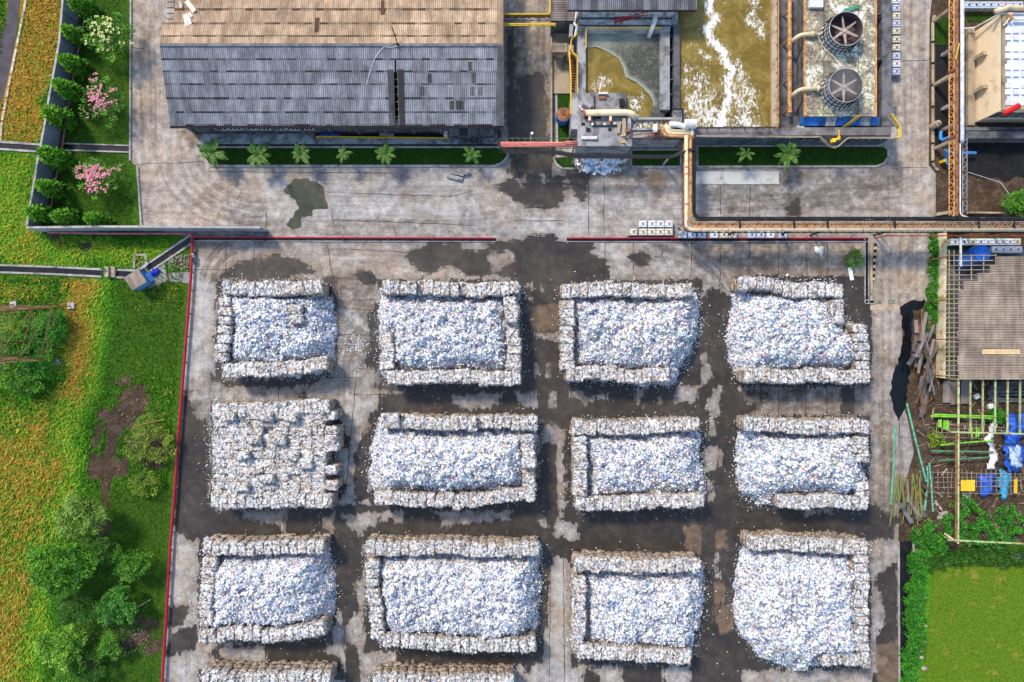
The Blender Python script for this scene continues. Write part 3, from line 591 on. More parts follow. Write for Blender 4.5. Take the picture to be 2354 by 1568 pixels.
pen(7, 'third pen of the second row', {'north': [(1318, 982, 1370, 988), (1374, 984, 1608, 978)], 'west': [(1332, 1004, 1336, 1140)], 'south': [(1324, 1160, 1450, 1160), (1450, 1158, 1618, 1148)]})
pen(8, 'fourth pen of the second row', {'north': [(1712, 978, 1998, 984)], 'east': [(1982, 1006, 1980, 1062), (1980, 1110, 1980, 1150)], 'south': [(1790, 1152, 1900, 1154), (1900, 1150, 1996, 1154)]})
pen(9, 'first pen of the third row', {'north': [(466, 1262, 744, 1260)], 'west': [(478, 1284, 472, 1440)], 'south': [(456, 1460, 600, 1460), (600, 1462, 746, 1448)]})
pen(10, 'second pen of the third row', {'north': [(842, 1260, 1238, 1266)], 'west': [(852, 1286, 856, 1350), (858, 1356, 866, 1470)], 'south': [(880, 1476, 1040, 1480), (1040, 1488, 1232, 1482)]})
pen(11, 'third pen of the third row', {'north': [(1320, 1300, 1610, 1304)], 'west': [(1330, 1326, 1330, 1500)], 'south': [(1326, 1500, 1460, 1502), (1460, 1508, 1588, 1514)]})
pen(12, 'fourth pen of the third row', {'north': [(1722, 1250, 1820, 1250), (1820, 1254, 1996, 1258)], 'east': [(1980, 1276, 1984, 1520)], 'south': [(1890, 1516, 2000, 1518)]})
pen(13, 'first pen of the bottom row', {'north': [(462, 1562, 758, 1564)]})
pen(14, 'second pen of the bottom row', {'north': [(856, 1568, 1180, 1572)]})
# the nearest 300 to the middle of the yard are objects, the rest one mass with the lower courses
BALES = [b for b in BALES if (b[1] > -49.5)]
BALES.sort(key=lambda b: b[0] ** 2 + b[1] ** 2)
for i, (x, y, z, r, lb, g) in enumerate(BALES[:298]):
    o = bpy.data.objects.new('plastic_bale', bale_meshes[i % 7]); COL.objects.link(o); o.location = (x, y, z)
    o.rotation_euler = (R.gauss(0, .035), R.gauss(0, .035), r + (math.pi if R.random() < .5 else 0)); o.scale = (R.uniform(.94, 1.07), R.uniform(.90, 1.12), R.uniform(.92, 1.14))
    tag(o, lb, 'bale', g)
VV = []; FF = []; nb = 0
for i, (x, y, z, r) in enumerate(LOWB + [b[:4] for b in BALES[298:]]):
    V, F = low[i % 3] if i < len(LOWB) else bale_arrays(7, 11, 6, i % 9)
    c, s = math.cos(r), math.sin(r); V = V * np.array([1.16, 1.8 * R.uniform(.96, 1.06), HB])
    if i >= len(LOWB): V = V * np.array([R.uniform(.92, 1.02), R.uniform(.95, 1.05), R.uniform(.95, 1.1)])
    VV.append(np.stack([V[:, 0] * c - V[:, 1] * s + x, V[:, 0] * s + V[:, 1] * c + y, V[:, 2] + z + HB / 2], -1)); FF.append(F + nb); nb += len(V)
sb = np_mesh('stacked_bales', np.concatenate(VV), np.concatenate(FF), M_bale); sb.data.materials.append(M_soil)
sb.data.polygons.foreach_set('material_index', np.concatenate([np.full(len(f), 1 if i < len(LOWB) else 0, dtype=np.int32) for i, f in enumerate(FF)]))
tag(sb, 'lower and outlying courses of white plastic bales that carry the pen walls', 'bales', kind='stuff')

# ================================================================ loose heaps
def mat_heap(name, colorful, blue):
    n = N(name)
    w = n.n('ShaderNodeVectorMath', operation='ADD'); nz = n.n('ShaderNodeTexNoise'); nz.inputs['Scale'].default_value = 2.5
    n.t.links.new(n.coord(), nz.inputs['Vector']); n.t.links.new(n.coord(), w.inputs[0])
    sc_ = n.n('ShaderNodeVectorMath', operation='SCALE'); n.t.links.new(nz.outputs['Color'], sc_.inputs[0]); sc_.inputs['Scale'].default_value = .35
    n.t.links.new(sc_.outputs[0], w.inputs[1]); vec = w.outputs[0]
    v = n.sep(n.voro(1.9, 'Color', vec)); v2 = n.sep(n.voro(4.3, 'Color', vec)); big = n.noise(.28, 4, .6)
    k = colorful
    c = n.ramp(v[0], [(0, (.78, .77, .77)), (.26, (.58, .65, .74)), (.46, (.80, .72, .66)), (.64, (.70, .58, .62)), (.74, (.44, .52, .66)), (.88 - .04 * k, (.20, .33, .56))], 'CONSTANT')
    c2 = n.ramp(v2[1], [(0, (.035, .04, .065)), (.13, (.22, .21, .24)), (.27, (.86, .86, .86)), (.56, (.60, .66, .75)), (.68, (.74, .58, .52)), (.76 - .03 * k, (.36, .48, .66)), (.86 - .03 * k, (.14, .26, .50)), (.945 - .045 * k, (.42, .28, .12)), (.962 - .04 * k, (.48, .08, .08)), (.975 - .035 * k, (.14, .36, .14)), (.986 - .02 * k, (.45, .16, .36)), (.994 - .012 * k, (.62, .52, .12))], 'CONSTANT')
    c = n.mix(n.step(big, .25, .75), n.mix(.85, c, c2), n.mix(.68, c, c2))
    c = n.mix(n.math('MULTIPLY', n.step(n.noise(.45, 4, .65), .55, .72), blue), c, n.mix(1.0, c, (.60, .74, .92), 'MULTIPLY'))
    dk = n.step(n.noise(.55, 5, .7), .50, .68); c = n.mix(n.math('MULTIPLY', dk, .6), c, n.mix(1.0, c, (.50, .52, .60), 'MULTIPLY'))
    b = n.math('ADD', v[2], n.math('MULTIPLY', v2[2], .7))
    return n.fin(c, .5, b, .8, .13, spec=.4)
HM = [mat_heap('loose_waste_white', .1, .4), mat_heap('loose_waste_mixed', .8, .25), mat_heap('loose_waste_colourful', 1.3, .3)]
HEAP = [
 ('bluish white loose heap with a buried bale, first pen of the top row', 0, [(506, 650), (735, 650), (756, 690), (766, 780), (755, 858), (640, 868), (505, 862)], 3.9),
 ('broad loose heap with green and red scraps, second pen of the top row', 1, [(876, 655), (1190, 655), (1194, 760), (1198, 875), (890, 875), (872, 860), (868, 740)], 4.4),
 ('loose heap with the most colourful scraps, third pen of the top row', 2, [(1292, 660), (1590, 655), (1612, 700), (1614, 760), (1590, 820), (1565, 850), (1550, 888), (1300, 872)], 4.2),
 ('brilliant white loose heap spilling west, fourth pen of the top row', 1, [(1695, 645), (1935, 650), (1948, 745), (1990, 750), (1992, 870), (1715, 875), (1690, 860), (1680, 760), (1692, 700)], 4.7),
 ('loose heap with a smooth white crest, second pen of the second row', 1, [(872, 965), (1235, 965), (1222, 1150), (872, 1155), (850, 1120), (842, 1080), (856, 1010)], 4.9),
 ('loose heap with pale green bags, third pen of the second row', 1, [(1320, 972), (1612, 970), (1612, 1060), (1624, 1110), (1615, 1160), (1325, 1168)], 3.9),
 ('tall loose white heap open to the west, fourth pen of the second row', 1, [(1712, 970), (1996, 970), (1992, 1160), (1760, 1165), (1712, 1140), (1698, 1090), (1700, 1010)], 5.1),
 ('loose heap with blue scraps at its east end, first pen of the third row', 0, [(462, 1250), (748, 1250), (758, 1320), (768, 1390), (748, 1462), (458, 1470)], 4.4),
 ('widest loose heap full of round white bags, second pen of the third row', 0, [(840, 1252), (1240, 1256), (1244, 1330), (1238, 1420), (1225, 1492), (870, 1488), (845, 1380)], 4.4),
 ('loose heap with a few blue bags on it, third pen of the third row', 0, [(1320, 1292), (1612, 1294), (1622, 1380), (1610, 1440), (1592, 1512), (1322, 1508)], 4.1),
 ('largest loose white heap, spilling south, fourth pen of the third row', 0, [(1722, 1238), (1996, 1250), (1994, 1515), (1890, 1535), (1830, 1548), (1760, 1520), (1712, 1470), (1692, 1400), (1702, 1300)], 5.0)]
WALLXY = np.array([(b[0], b[1]) for b in BALES])
SCR = {}
def heap(label, mi, polyD, hm):
    P = WP(polyD, 1.5); xs = [p.x for p in P]; ys = [p.y for p in P]; st = .17
    cx, cy = sum(xs) / len(xs), sum(ys) / len(ys)
    gx = np.arange(min(xs) - 1.2, max(xs) + 1.2, st); gy = np.arange(min(ys) - 1.2, max(ys) + 1.2, st); X, Y = np.meshgrid(gx, gy)
    sd = sdpoly(P, X, Y, 8.0) + 1.3 * (fbm(X, Y, 1.4, 3, 77) - .5)
    near = WALLXY[(np.abs(WALLXY[:, 0] - cx) < 18) & (np.abs(WALLXY[:, 1] - cy) < 14)]
    dw = np.full(X.shape, 99.0); lee = np.full(X.shape, 0.0)
    for bx, by in near: dw = np.minimum(dw, np.hypot(X - bx, Y - by))
    big = fbm(X, Y, 4.2, 3, int(cx * 3) % 97 + 5) - .5; mid = fbm(X, Y, 1.1, 3, 9) - .5; fine = fbm(X, Y, .33, 2, 31) - .5
    ux, uy = X / .85 + .6 * mid, Y / .85; gxi, gyi = np.floor(ux), np.floor(uy); bag = np.full(X.shape, 9.0)
    for dx in (-1, 0, 1):
        for dy in (-1, 0, 1):
            a = vnoise(gxi + dx + .0, gyi + dy + .0, 3); b = vnoise(gxi + dx, gyi + dy, 8)
            bag = np.minimum(bag, np.hypot(gxi + dx + a - ux, gyi + dy + b - uy))
    bagh = np.sqrt(np.clip(.5 - bag * bag, 0, 1)) * .55
    Z = np.minimum(1.5 * np.clip(sd, 0, 9) ** .85 + .25 * (sd > 0), hm - .55 + 1.0 * (1 - np.exp(-np.clip(sd - 2, 0, 9) / 2.5)))
    Z = Z - .75 * np.exp(-(dw / 1.7) ** 2) * (sd > 1) - .15 * np.exp(-(dw / 3.0) ** 2)
    amp = sstep(.2, 1.5, sd)
    Z = Z + amp * (1.7 * big + 1.0 * mid + bagh - .2) + .55 * fine * sstep(-.2, .6, sd) + NR.normal(0, .085, X.shape)
    Z = np.where(sd < -.15, -.3, np.maximum(Z, .03))
    X = X + NR.normal(0, .035, X.shape); Y = Y + NR.normal(0, .035, X.shape)
    ny, nx = X.shape; idx = np.arange(nx * ny).reshape(ny, nx)
    F = np.stack([idx[:-1, :-1], idx[:-1, 1:], idx[1:, 1:], idx[1:, :-1]], -1)
    keep = (Z[:-1, :-1] > -.2) | (Z[1:, 1:] > -.2); F = F[keep]
    o = np_mesh('waste_heap', np.stack([X.ravel() - cx, Y.ravel() - cy, Z.ravel()], -1), F, HM[mi]); o.location = (cx, cy, 0)
    tag(o, label, 'waste heap', 'loose plastic heaps in the pens')
    # loose scraps lying on it, their own colours
    n = 4600; ii = NR.randint(2, ny - 2, n); jj = NR.randint(2, nx - 2, n); ok = (sd[ii, jj] > .1); ii = ii[ok]; jj = jj[ok]; n = len(ii)
    px, py, pz = X[ii, jj] - cx, Y[ii, jj] - cy, Z[ii, jj] + .05
    scraps(o, px, py, pz, mi)
def scraps(o, px, py, pz, mi, name='scraps', smin=.05, smax=.15):
    n = len(px); s = NR.uniform(smin, smax, n); a = NR.uniform(0, 6.28, n); tl = NR.normal(0, .45, (n, 2))
    ca, sa = np.cos(a), np.sin(a); V = []
    for dx, dy in ((-1, -.6), (1, -.7), (.8, .7), (-.9, .5)):
        x = (dx * ca - dy * sa) * s; y = (dx * sa + dy * ca) * s
        V.append(np.stack([px + x, py + y, pz + x * tl[:, 0] + y * tl[:, 1] + .04], -1))
    V = np.stack(V, 1).reshape(-1, 3); F = np.arange(4 * n).reshape(-1, 4)
    ob = np_mesh(name, V, F, SCRAP[mi], face_attrs={'tint': NR.uniform(0, 1, n)})
    if o is not None: ob.parent = o; ob['kind'] = 'stuff'
    return ob
SCRAP = []
for k_, cf in enumerate((0, .5, 1.0)):
    n_ = N('waste_scraps_%d' % k_ if False else ('white_scraps', 'mixed_scraps', 'colourful_scraps')[k_])
    c_ = n_.ramp(n_.attr('tint'), [(0, (.90, .90, .90)), (.30 - .08 * cf, (.74, .80, .90)), (.44 - .10 * cf, (.90, .87, .80)), (.58 - .12 * cf, (.30, .34, .42)), (.70 - .14 * cf, (.40, .56, .78)), (.82 - .14 * cf, (.08, .17, .42)), (.88 - .14 * cf, (.09, .08, .09)), (.94 - .14 * cf, (.28, .16, .09)), (.968 - .12 * cf, (.52, .07, .09)), (.978 - .085 * cf, (.12, .38, .16)), (.986 - .055 * cf, (.62, .48, .10)), (.993 - .03 * cf, (.45, .14, .38))], 'CONSTANT')
    SCRAP.append(n_.fin(c_, .45, spec=.5))
for h_ in HEAP: heap(*h_)

# ================================================================ litter trodden round the pens
def litter():
    px = []; py = []
    for _, mi, polyD, hm in HEAP + [('', 0, [(480, 930), (765, 930), (770, 1165), (482, 1165)], 0), ('', 0, [(455, 1550), (760, 1550), (760, 1600), (455, 1600)], 0), ('', 0, [(850, 1556), (1185, 1556), (1185, 1600), (850, 1600)], 0)]:
        P = WP(polyD, 1.0)
        for i in range(len(P)):
            a, b = P[i], P[(i + 1) % len(P)]; d = b - a; nn = Vector((d.y, -d.x, 0)).normalized()
            m = (a + b) / 2; c = Vector((sum(p.x for p in P) / len(P), sum(p.y for p in P) / len(P), 0))
            if (m - c).dot(nn) < 0: nn = -nn
            k = int(d.length * 20)
            t = NR.uniform(0, 1, k); e = NR.exponential(.42, k) - .15
            px.append(a.x + d.x * t + nn.x * e); py.append(a.y + d.y * t + nn.y * e)
    k = 700; px.append(NR.uniform(-46, 54, k)); py.append(NR.uniform(-48, 10, k))
    k = 320; px.append(NR.normal(W(820, 790).x, 1.0, k)); py.append(NR.normal(W(820, 790).y, .9, k))
    px = np.concatenate(px); py = np.concatenate(py)
    o = scraps(None, px, py, np.full(px.shape, .03) + NR.uniform(0, .12, px.shape), 1, 'litter', .025, .085)
    tag(o, 'small plastic litter trodden into the concrete round the pens', 'litter', kind='stuff')
litter()
# ================================================================ shared paints
P_con = paint('weathered_concrete', (.36, .35, .36), (.13, .125, .13), .55, .42, .66, .85)
P_condark = paint('sooty_concrete', (.15, .15, .165), (.055, .055, .06), .6, .4, .65, .85)
P_contan = paint('tan_concrete', (.44, .36, .26), (.20, .15, .10), .5, .45, .7, .85)
P_kerb = paint('kerb_stone', (.40, .385, .37), (.17, .16, .15), .8, .45, .7, .9)
P_yel = paint('yellow_paint', (.78, .50, .03), (.40, .22, .03), 2.0, .5, .75, .5)
P_red = paint('red_paint', (.50, .05, .05), (.25, .05, .03), 1.5, .5, .75, .5)
P_pinkred = paint('faded_red_pipe', (.62, .20, .17), (.36, .10, .07), 1.2, .45, .7, .55)
P_crim = paint('crimson_pipe', (.42, .012, .045), (.22, .01, .02), 1.2, .5, .7, .45)
P_pink = paint('pink_pipe_paint', (.62, .17, .27), (.36, .08, .13), 1.0, .45, .7, .5)
P_rust = paint('rusty_steel', (.30, .13, .055), (.11, .05, .03), 1.8, .4, .65, .8)
P_rustor = paint('orange_rusty_pipe', (.66, .36, .14), (.34, .13, .03), 1.6, .42, .62, .7)
P_cream = paint('cream_pipe', (.74, .60, .40), (.50, .34, .16), .8, .5, .75, .45)
P_white = paint('white_pipe', (.74, .74, .72), (.42, .38, .33), .9, .5, .75, .45)
P_blk = paint('black_cable', (.014, .014, .016), (.03, .028, .028), 2, rough=.6)
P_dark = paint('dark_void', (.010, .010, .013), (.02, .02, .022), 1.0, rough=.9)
P_steel = paint('grey_steel', (.34, .34, .36), (.20, .14, .10), 1.5, .5, .72, .55, .3)
P_blue = paint('blue_sheet', (.02, .16, .52), (.02, .05, .16), 1.2, .45, .65, .5)
P_tarp = paint('blue_tarpaulin', (.02, .12, .60), (.02, .035, .12), .9, .42, .62, .5, tint=.5)
P_green = paint('green_steel', (.10, .20, .10), (.04, .07, .04), 1.5, rough=.6)
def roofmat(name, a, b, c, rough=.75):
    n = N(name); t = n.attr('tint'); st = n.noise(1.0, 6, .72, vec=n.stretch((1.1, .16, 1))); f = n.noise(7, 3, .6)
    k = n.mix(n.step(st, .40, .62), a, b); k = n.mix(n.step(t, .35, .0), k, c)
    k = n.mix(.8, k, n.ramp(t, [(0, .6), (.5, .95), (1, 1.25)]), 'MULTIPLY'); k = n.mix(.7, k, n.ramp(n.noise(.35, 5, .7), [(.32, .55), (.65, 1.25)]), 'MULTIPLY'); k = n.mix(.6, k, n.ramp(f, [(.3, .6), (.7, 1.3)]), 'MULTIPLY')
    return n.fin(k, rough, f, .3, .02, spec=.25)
RM_tan = roofmat('sunlit_rusty_tan_roofing', (.50, .375, .265), (.36, .245, .16), (.13, .07, .04))  # north slope: rust, with its sunlit warmth put into the colour
RM_grey = roofmat('shaded_grey_roofing', (.29, .30, .335), (.19, .19, .21), (.05, .047, .05))  # south slope: its shade put into a greyer, darker colour
RM_dark = roofmat('dark_roofing', (.17, .18, .20), (.10, .10, .12), (.05, .05, .05))
RM_brown = roofmat('brown_corrugated', (.36, .29, .23), (.25, .20, .16), (.16, .115, .09))
RM_scrap = roofmat('old_corrugated_scrap', (.24, .21, .20), (.15, .10, .08), (.30, .15, .07))
def rail(mb, pts, h=1.0, r=.035, sp=1.8, t=None):
    pts = [Vector(p) for p in pts]
    for a, b in zip(pts[:-1], pts[1:]):
        n = max(1, round((b - a).length / sp))
        for i in range(n + 1):
            p = a + (b - a) * i / n; mb.beam(p, p + Vector((0, 0, h)), r * 2)
        for k in (1.0, .55): mb.beam(a + Vector((0, 0, h * k)), b + Vector((0, 0, h * k)), r * 2.2)
def railing(label, ptsD, z, mat=None, h=1.0, r=.045, sp=1.8, hm=None):
    mb = MB(); p = [W(x, y, z + h) for x, y in ptsD]; p = [Vector((q.x, q.y, z)) for q in p]; rail(mb, p, h, r, sp)
    return one(mb, 'railing', mat or P_yel, label, 'railing', p[0])

# ================================================================ warehouse
RZ, EZ = 7.8, 5.6
yr, ye, xl, xr = W(0, 104, RZ).y, W(0, 290, EZ).y, W(392, 0, EZ).x, W(1155, 0, EZ).x
wh = thing('warehouse', 'long shed with a corrugated roof coloured sunlit rusty tan and shaded grey', 'warehouse', ((xl + xr) / 2, ye + .8, 0))
def slope_pt(x, t, dz=0): return Vector((x, yr + (ye - yr) * t, RZ + (EZ - RZ) * t + dz))
ms = MB(); rows = [0, .185, .33, .49, .665, .84, 1.0]; gx0, gx1 = W(906.5, 0, 6.5).x, W(914.5, 0, 6.5).x
for i in range(6):
    t0, t1 = rows[i], rows[i + 1]; dz = .035 * (i % 2) + .01 * i
    spans = [(xl - .35 * (1 - t0), xr + .1)] if t0 < .18 else [(xl - .35 * (1 - t0), gx0), (gx1, xr + .1)]
    if .18 <= t0 < .2: spans = [(xl - .35 * (1 - t0), gx0 + .15), (gx1 - .1, xr + .1)]
    for a, b in spans:
        tm = t1 - (t1 - t0) * .14
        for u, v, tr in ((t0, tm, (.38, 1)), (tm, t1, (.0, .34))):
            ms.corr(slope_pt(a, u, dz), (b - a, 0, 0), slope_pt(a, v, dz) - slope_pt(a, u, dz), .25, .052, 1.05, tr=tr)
for k, (a, w) in enumerate(((gx0 - .8, .75), (gx1 + .05, .8))):
    ms.corr(slope_pt(a, .3, .13), (w, 0, 0), slope_pt(a, 1.0, .13) - slope_pt(a, .3, .13), .12, .02, 2, tr=(.0, .3))
for k in range(9):   # replaced single sheets
    a = R.uniform(gx1 + 2, xr - 3); t0 = R.choice(rows[1:5]); ms.corr(slope_pt(a, t0 + .02, .09), (.55, 0, 0), slope_pt(a, t0 + .13, .09) - slope_pt(a, t0 + .02, .09), .2, .035, 2, tr=(.0, .15))
ms.corr(slope_pt(xr - .75, 0, .14), (.9, 0, 0), slope_pt(xr, 1, .14) - slope_pt(xr, 0, .14), .14, .03, .3, tr=(.1, .3))
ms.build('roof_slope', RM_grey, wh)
mn = MB(); yn = yr + 14; zn = RZ - 14 * (RZ - EZ) / (yr - ye); nb = [0, .10, .235, .385, .54, .70, .85, 1]; nxl = W(400, 0, 6.8).x
def np_pt(x, t, dz=0): return Vector((x, yr + .02 + (yn - yr) * t, RZ + .02 + (zn - RZ) * t + dz))
for i in range(7):
    t0, t1 = nb[i], nb[i + 1]; a = xl - .35 if t1 < .25 else nxl; dz = .03 * (i % 2) + .01 * i; tm = t1 - (t1 - t0) * .16
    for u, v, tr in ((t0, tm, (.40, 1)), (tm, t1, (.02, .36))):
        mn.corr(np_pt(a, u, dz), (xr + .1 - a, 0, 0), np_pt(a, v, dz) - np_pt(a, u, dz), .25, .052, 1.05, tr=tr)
for k in range(4):
    a = R.uniform(nxl + 15, xr - 3); t0 = R.uniform(.1, .6); mn.corr(np_pt(a, t0, .09), (.6, 0, 0), np_pt(a, t0 + .15, .09) - np_pt(a, t0, .09), .2, .035, 2, tr=(0, .1))
mn.corr(np_pt(xr - .8, 0, .13), (.9, 0, 0), np_pt(xr - .8, 1, .13) - np_pt(xr - .8, 0, .13), .14, .03, .3, tr=(.2, .5))
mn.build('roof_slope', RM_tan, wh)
b = MB(); b.beam((xl - .3, yr, RZ + .07), (xr + .1, yr, RZ + .07), .38, .09); b.build('ridge_cap', RM_dark, wh)
wy = ye + .75
b = MB(); b.box(((xl + xr) / 2, wy + .1), xr - xl - .8, .2, 0, EZ - .1); b.box((xl + .5, wy + 10), .2, 19.6, 0, EZ - .15); b.box((xr - .4, wy + 10), .2, 19.6, 0, EZ - .15)
for x in np.linspace(xl + 1, xr - 1, 12): b.box((x, wy - .06), .35, .24, 0, EZ - .14)
b.build('wall', P_condark, wh)
b = MB(); b.beam((xl - .1, ye - .12, EZ - .12), (xr + .1, ye - .12, EZ - .12), .26, .2); b.build('gutter', P_dark, wh)
b = MB(); b.box(((xl + xr) / 2, wy + 9.8), xr - xl - 1.4, 18.9, .05, .12); b.build('inner_floor', P_dark, wh)
b = MB()
for t in np.linspace(.22, .97, 9): b.beam(slope_pt(gx0 - 1, t, -.25), slope_pt(gx1 + 1, t, -.25), .1)
b.build('purlins', P_rust, wh)
for y in (5, 18, 31, 44, 57): b = MB(); b.beam(W(401, y, 6.2), W(384, y, 6.2), .12); b.build('bracket', P_rust, wh)
for i, x in enumerate((500, 533, 566, 600, 634, 668, 700)):     # broken windows under the eave
    p = W(x, 300, 3.2); f = MB(); z0, z1 = 1.6, 4.4; w = 1.7; yy = wy - .03
    for xx in (-w / 2, -w / 6, w / 6, w / 2): f.beam((p.x + xx, yy, z0), (p.x + xx, yy, z1), .1)
    for zz in (z0, (z0 + z1) / 2, z1): f.beam((p.x - w / 2, yy - .01, zz), (p.x + w / 2, yy - .01, zz), .1)
    fo = f.build('window', P_white, wh)
    g = MB(); g.quad((p.x - w / 2, yy + .02, z0), (p.x + w / 2, yy + .02, z0), (p.x + w / 2, yy + .02, z1), (p.x - w / 2, yy + .02, z1)); g.build('pane', P_dark, fo)
# things lying on the roof
def plank(label, name, cat, p, q, w, mat, th=.05, corr=False, group=None):
    mb = MB(); p = Vector(p); q = Vector(q)
    if corr:
        d = q - p; s = Vector((-d.y, d.x, 0)).normalized() * w; mb.corr(p - s / 2, s, d, max(.16, w / 5), .03, 3)
    else: mb.beam(p, q, w, th)
    return one(mb, name, mat, label, cat, (p + q) / 2, group)
for (x0, y0, x1, y1, w) in ((428, 2, 447, 26, .62), (412, 3, 416, 18, .35), (425, 32, 432, 60, .7), (431, 33, 437, 56, .45), (434, 28, 441, 38, .25)):
    tt = lambda y: (104 - y) / 104 * .5
    z = RZ - .5 - .6 * (104 - y0) / 104 + .28
    plank('pale broken roof sheet lying loose on the upper left of the tan roof', 'roof_sheet', 'sheet', W(x0, y0, z), W(x1, y1, z + .1), w, paint('bare_sheet', (.80, .74, .66), (.6, .5, .4)), corr=True, group='loose sheets on the tan roof')
mb = MB(); a = W(915, 104, RZ + .2); c = W(900, 61, RZ + 1.6); mb.tube([a, c], .07); mb.tube([a + Vector((-.1, 0, 0)), a + Vector((-.1, 0, .5))], .12)
one(mb, 'lightning_rod', P_dark, 'thin dark pole leaning up from the ridge of the shed roof', 'pole', a)
mb = MB(); pts = [W(x, y, RZ - (max(0, y - 104)) / 186 * 2.2 + .14) for x, y in ((914, 106), (900, 109), (882, 108), (870, 121), (862, 132), (855, 150), (848, 172), (842, 196))]; mb.tube(pts, .03, 5)
one(mb, 'cable', P_white, 'thin white cable trailing down the grey roof slope', 'cable', pts[0])
# apron along the wall with what stands there
mb = MB(); mb.rb(468, 308, 722, 331, .02, .16); mb.rb(722, 318, 1146, 331, .02, .18)
one(mb, 'pavement', paint('pale_apron', (.42, .45, .47), (.16, .17, .18), .7, .42, .6, .85), 'pale stained concrete apron under the shed eave', 'pavement', W(800, 320), kind='structure')
mb = MB(); mb.rb(470, 332, 1142, 337, .0, .05)
one(mb, 'drain_channel', P_dark, 'dark open drain between apron and planted strip', 'drain', W(800, 335), kind='structure')
mb = MB(); mb.rb(724, 298, 1030, 317, .02, .10); one(mb, 'dark_floor', P_dark, 'dark strip under the shed eave', 'floor', W(880, 308), kind='structure')  # near-black strip on the ground along the wall
railing('long yellow railing on the apron below the grey roof', [(726, 314), (1030, 317)], .2)
def tarp(name, label, cat, polyD, z, mat, hump=.4, st=.22, group=None, seed=1, zs=1.0):
    P = WP(polyD, z); xs = [p.x for p in P]; ys = [p.y for p in P]; cx, cy = sum(xs) / len(xs), sum(ys) / len(ys)
    gx = np.arange(min(xs) - .3, max(xs) + .3, st); gy = np.arange(min(ys) - .3, max(ys) + .3, st); X, Y = np.meshgrid(gx, gy)
    sd = sdpoly(P, X, Y, 2.0) + .5 * (fbm(X, Y, .9, 2, seed) - .5)
    Z = z + hump * np.clip(sd, 0, 1) ** .5 + hump * 1.6 * (np.abs(fbm(X + Y * .5, Y * zs, .8, 3, seed + 3) - .5)) + .15 * (fbm(X, Y, .3, 2, seed + 5) - .5)
    ny, nx = X.shape; idx = np.arange(nx * ny).reshape(ny, nx); F = np.stack([idx[:-1, :-1], idx[:-1, 1:], idx[1:, 1:], idx[1:, :-1]], -1)
    F = F[(sd[:-1, :-1] > 0)]
    if not len(F): return None
    used = np.unique(F); rm = np.zeros(nx * ny, int); rm[used] = np.arange(len(used)); V = np.stack([X.ravel() - cx, Y.ravel() - cy, Z.ravel() - z], -1)[used]
    o = np_mesh(name, V, rm[F], mat, face_attrs={'tint': NR.uniform(.3, .9, len(F))}); o.location = (cx, cy, z)
    s = o.modifiers.new('thickness', 'SOLIDIFY'); s.thickness = .03
    return tag(o, label, cat, group)
tarp('tarpaulin', 'crumpled blue tarpaulin behind the yellow railing on the apron', 'tarpaulin', [(732, 307), (780, 304), (782, 317), (735, 318)], .3, P_tarp, .5)
plank('grey tin panel lying in the dark strip behind the yellow railing', 'tin_panel', 'panel', W(872, 309, .3), W(905, 311, .3), .45, P_steel)
mb = MB()
for x0, x1, zz in ((1032, 1054, 2.3), (1055, 1100, 2.5), (1100, 1134, 2.6)):
    a = W(x0, 312, zz); c = W(x1, 312, zz); d = W(x0, 294, zz + .4); mb.corr(a, c - a, d - a, .25, .03, 1.2)
    for q in (a, c): mb.beam((q.x, q.y, 0), q, .08)
one(mb, 'lean_to', RM_dark, 'low lean to of corrugated sheets at the right end of the shed', 'lean to', W(1080, 305))
def tankbody(label, x, y, r, h, mat, name='drum', cat='drum', lidm=None, z=0.0):
    c = W(x, y, z + h); t = thing(name, label, cat, (c.x, c.y, z)); m = MB(); m.cyl(c, r, z, z + h, 24); m.cyl(c, r * 1.04, z + h * .32, z + h * .36, 24); m.cyl(c, r * 1.04, z + h * .66, z + h * .7, 24); m.build('shell', mat, t)
    m = MB(); m.cyl(c, r * .98, z + h, z + h + .06, 24, r * .6); m.cyl(c, r * .22, z + h + .05, z + h + .16, 12); m.build('lid', lidm or mat, t); return t
for i, (x, y) in enumerate(((1024, 303), (1024, 309))): tankbody('small white ring shaped drum beside the lean to, %s one' % ('upper', 'lower')[i], x, y, .3, .8, P_white)
mb = MB()
for k in range(16):
    p = W(R.uniform(1040, 1130), R.uniform(318, 330), .2); mb.tube([p, p + Vector((R.uniform(-1, 1), R.uniform(-.5, .5), .15)), p + Vector((R.uniform(-1.8, 1.8), R.uniform(-.6, .6), .1))], .035, 5)
one(mb, 'hose_tangle', P_blk, 'tangle of black hoses on the apron at the right end of the shed', 'hose', W(1090, 322))

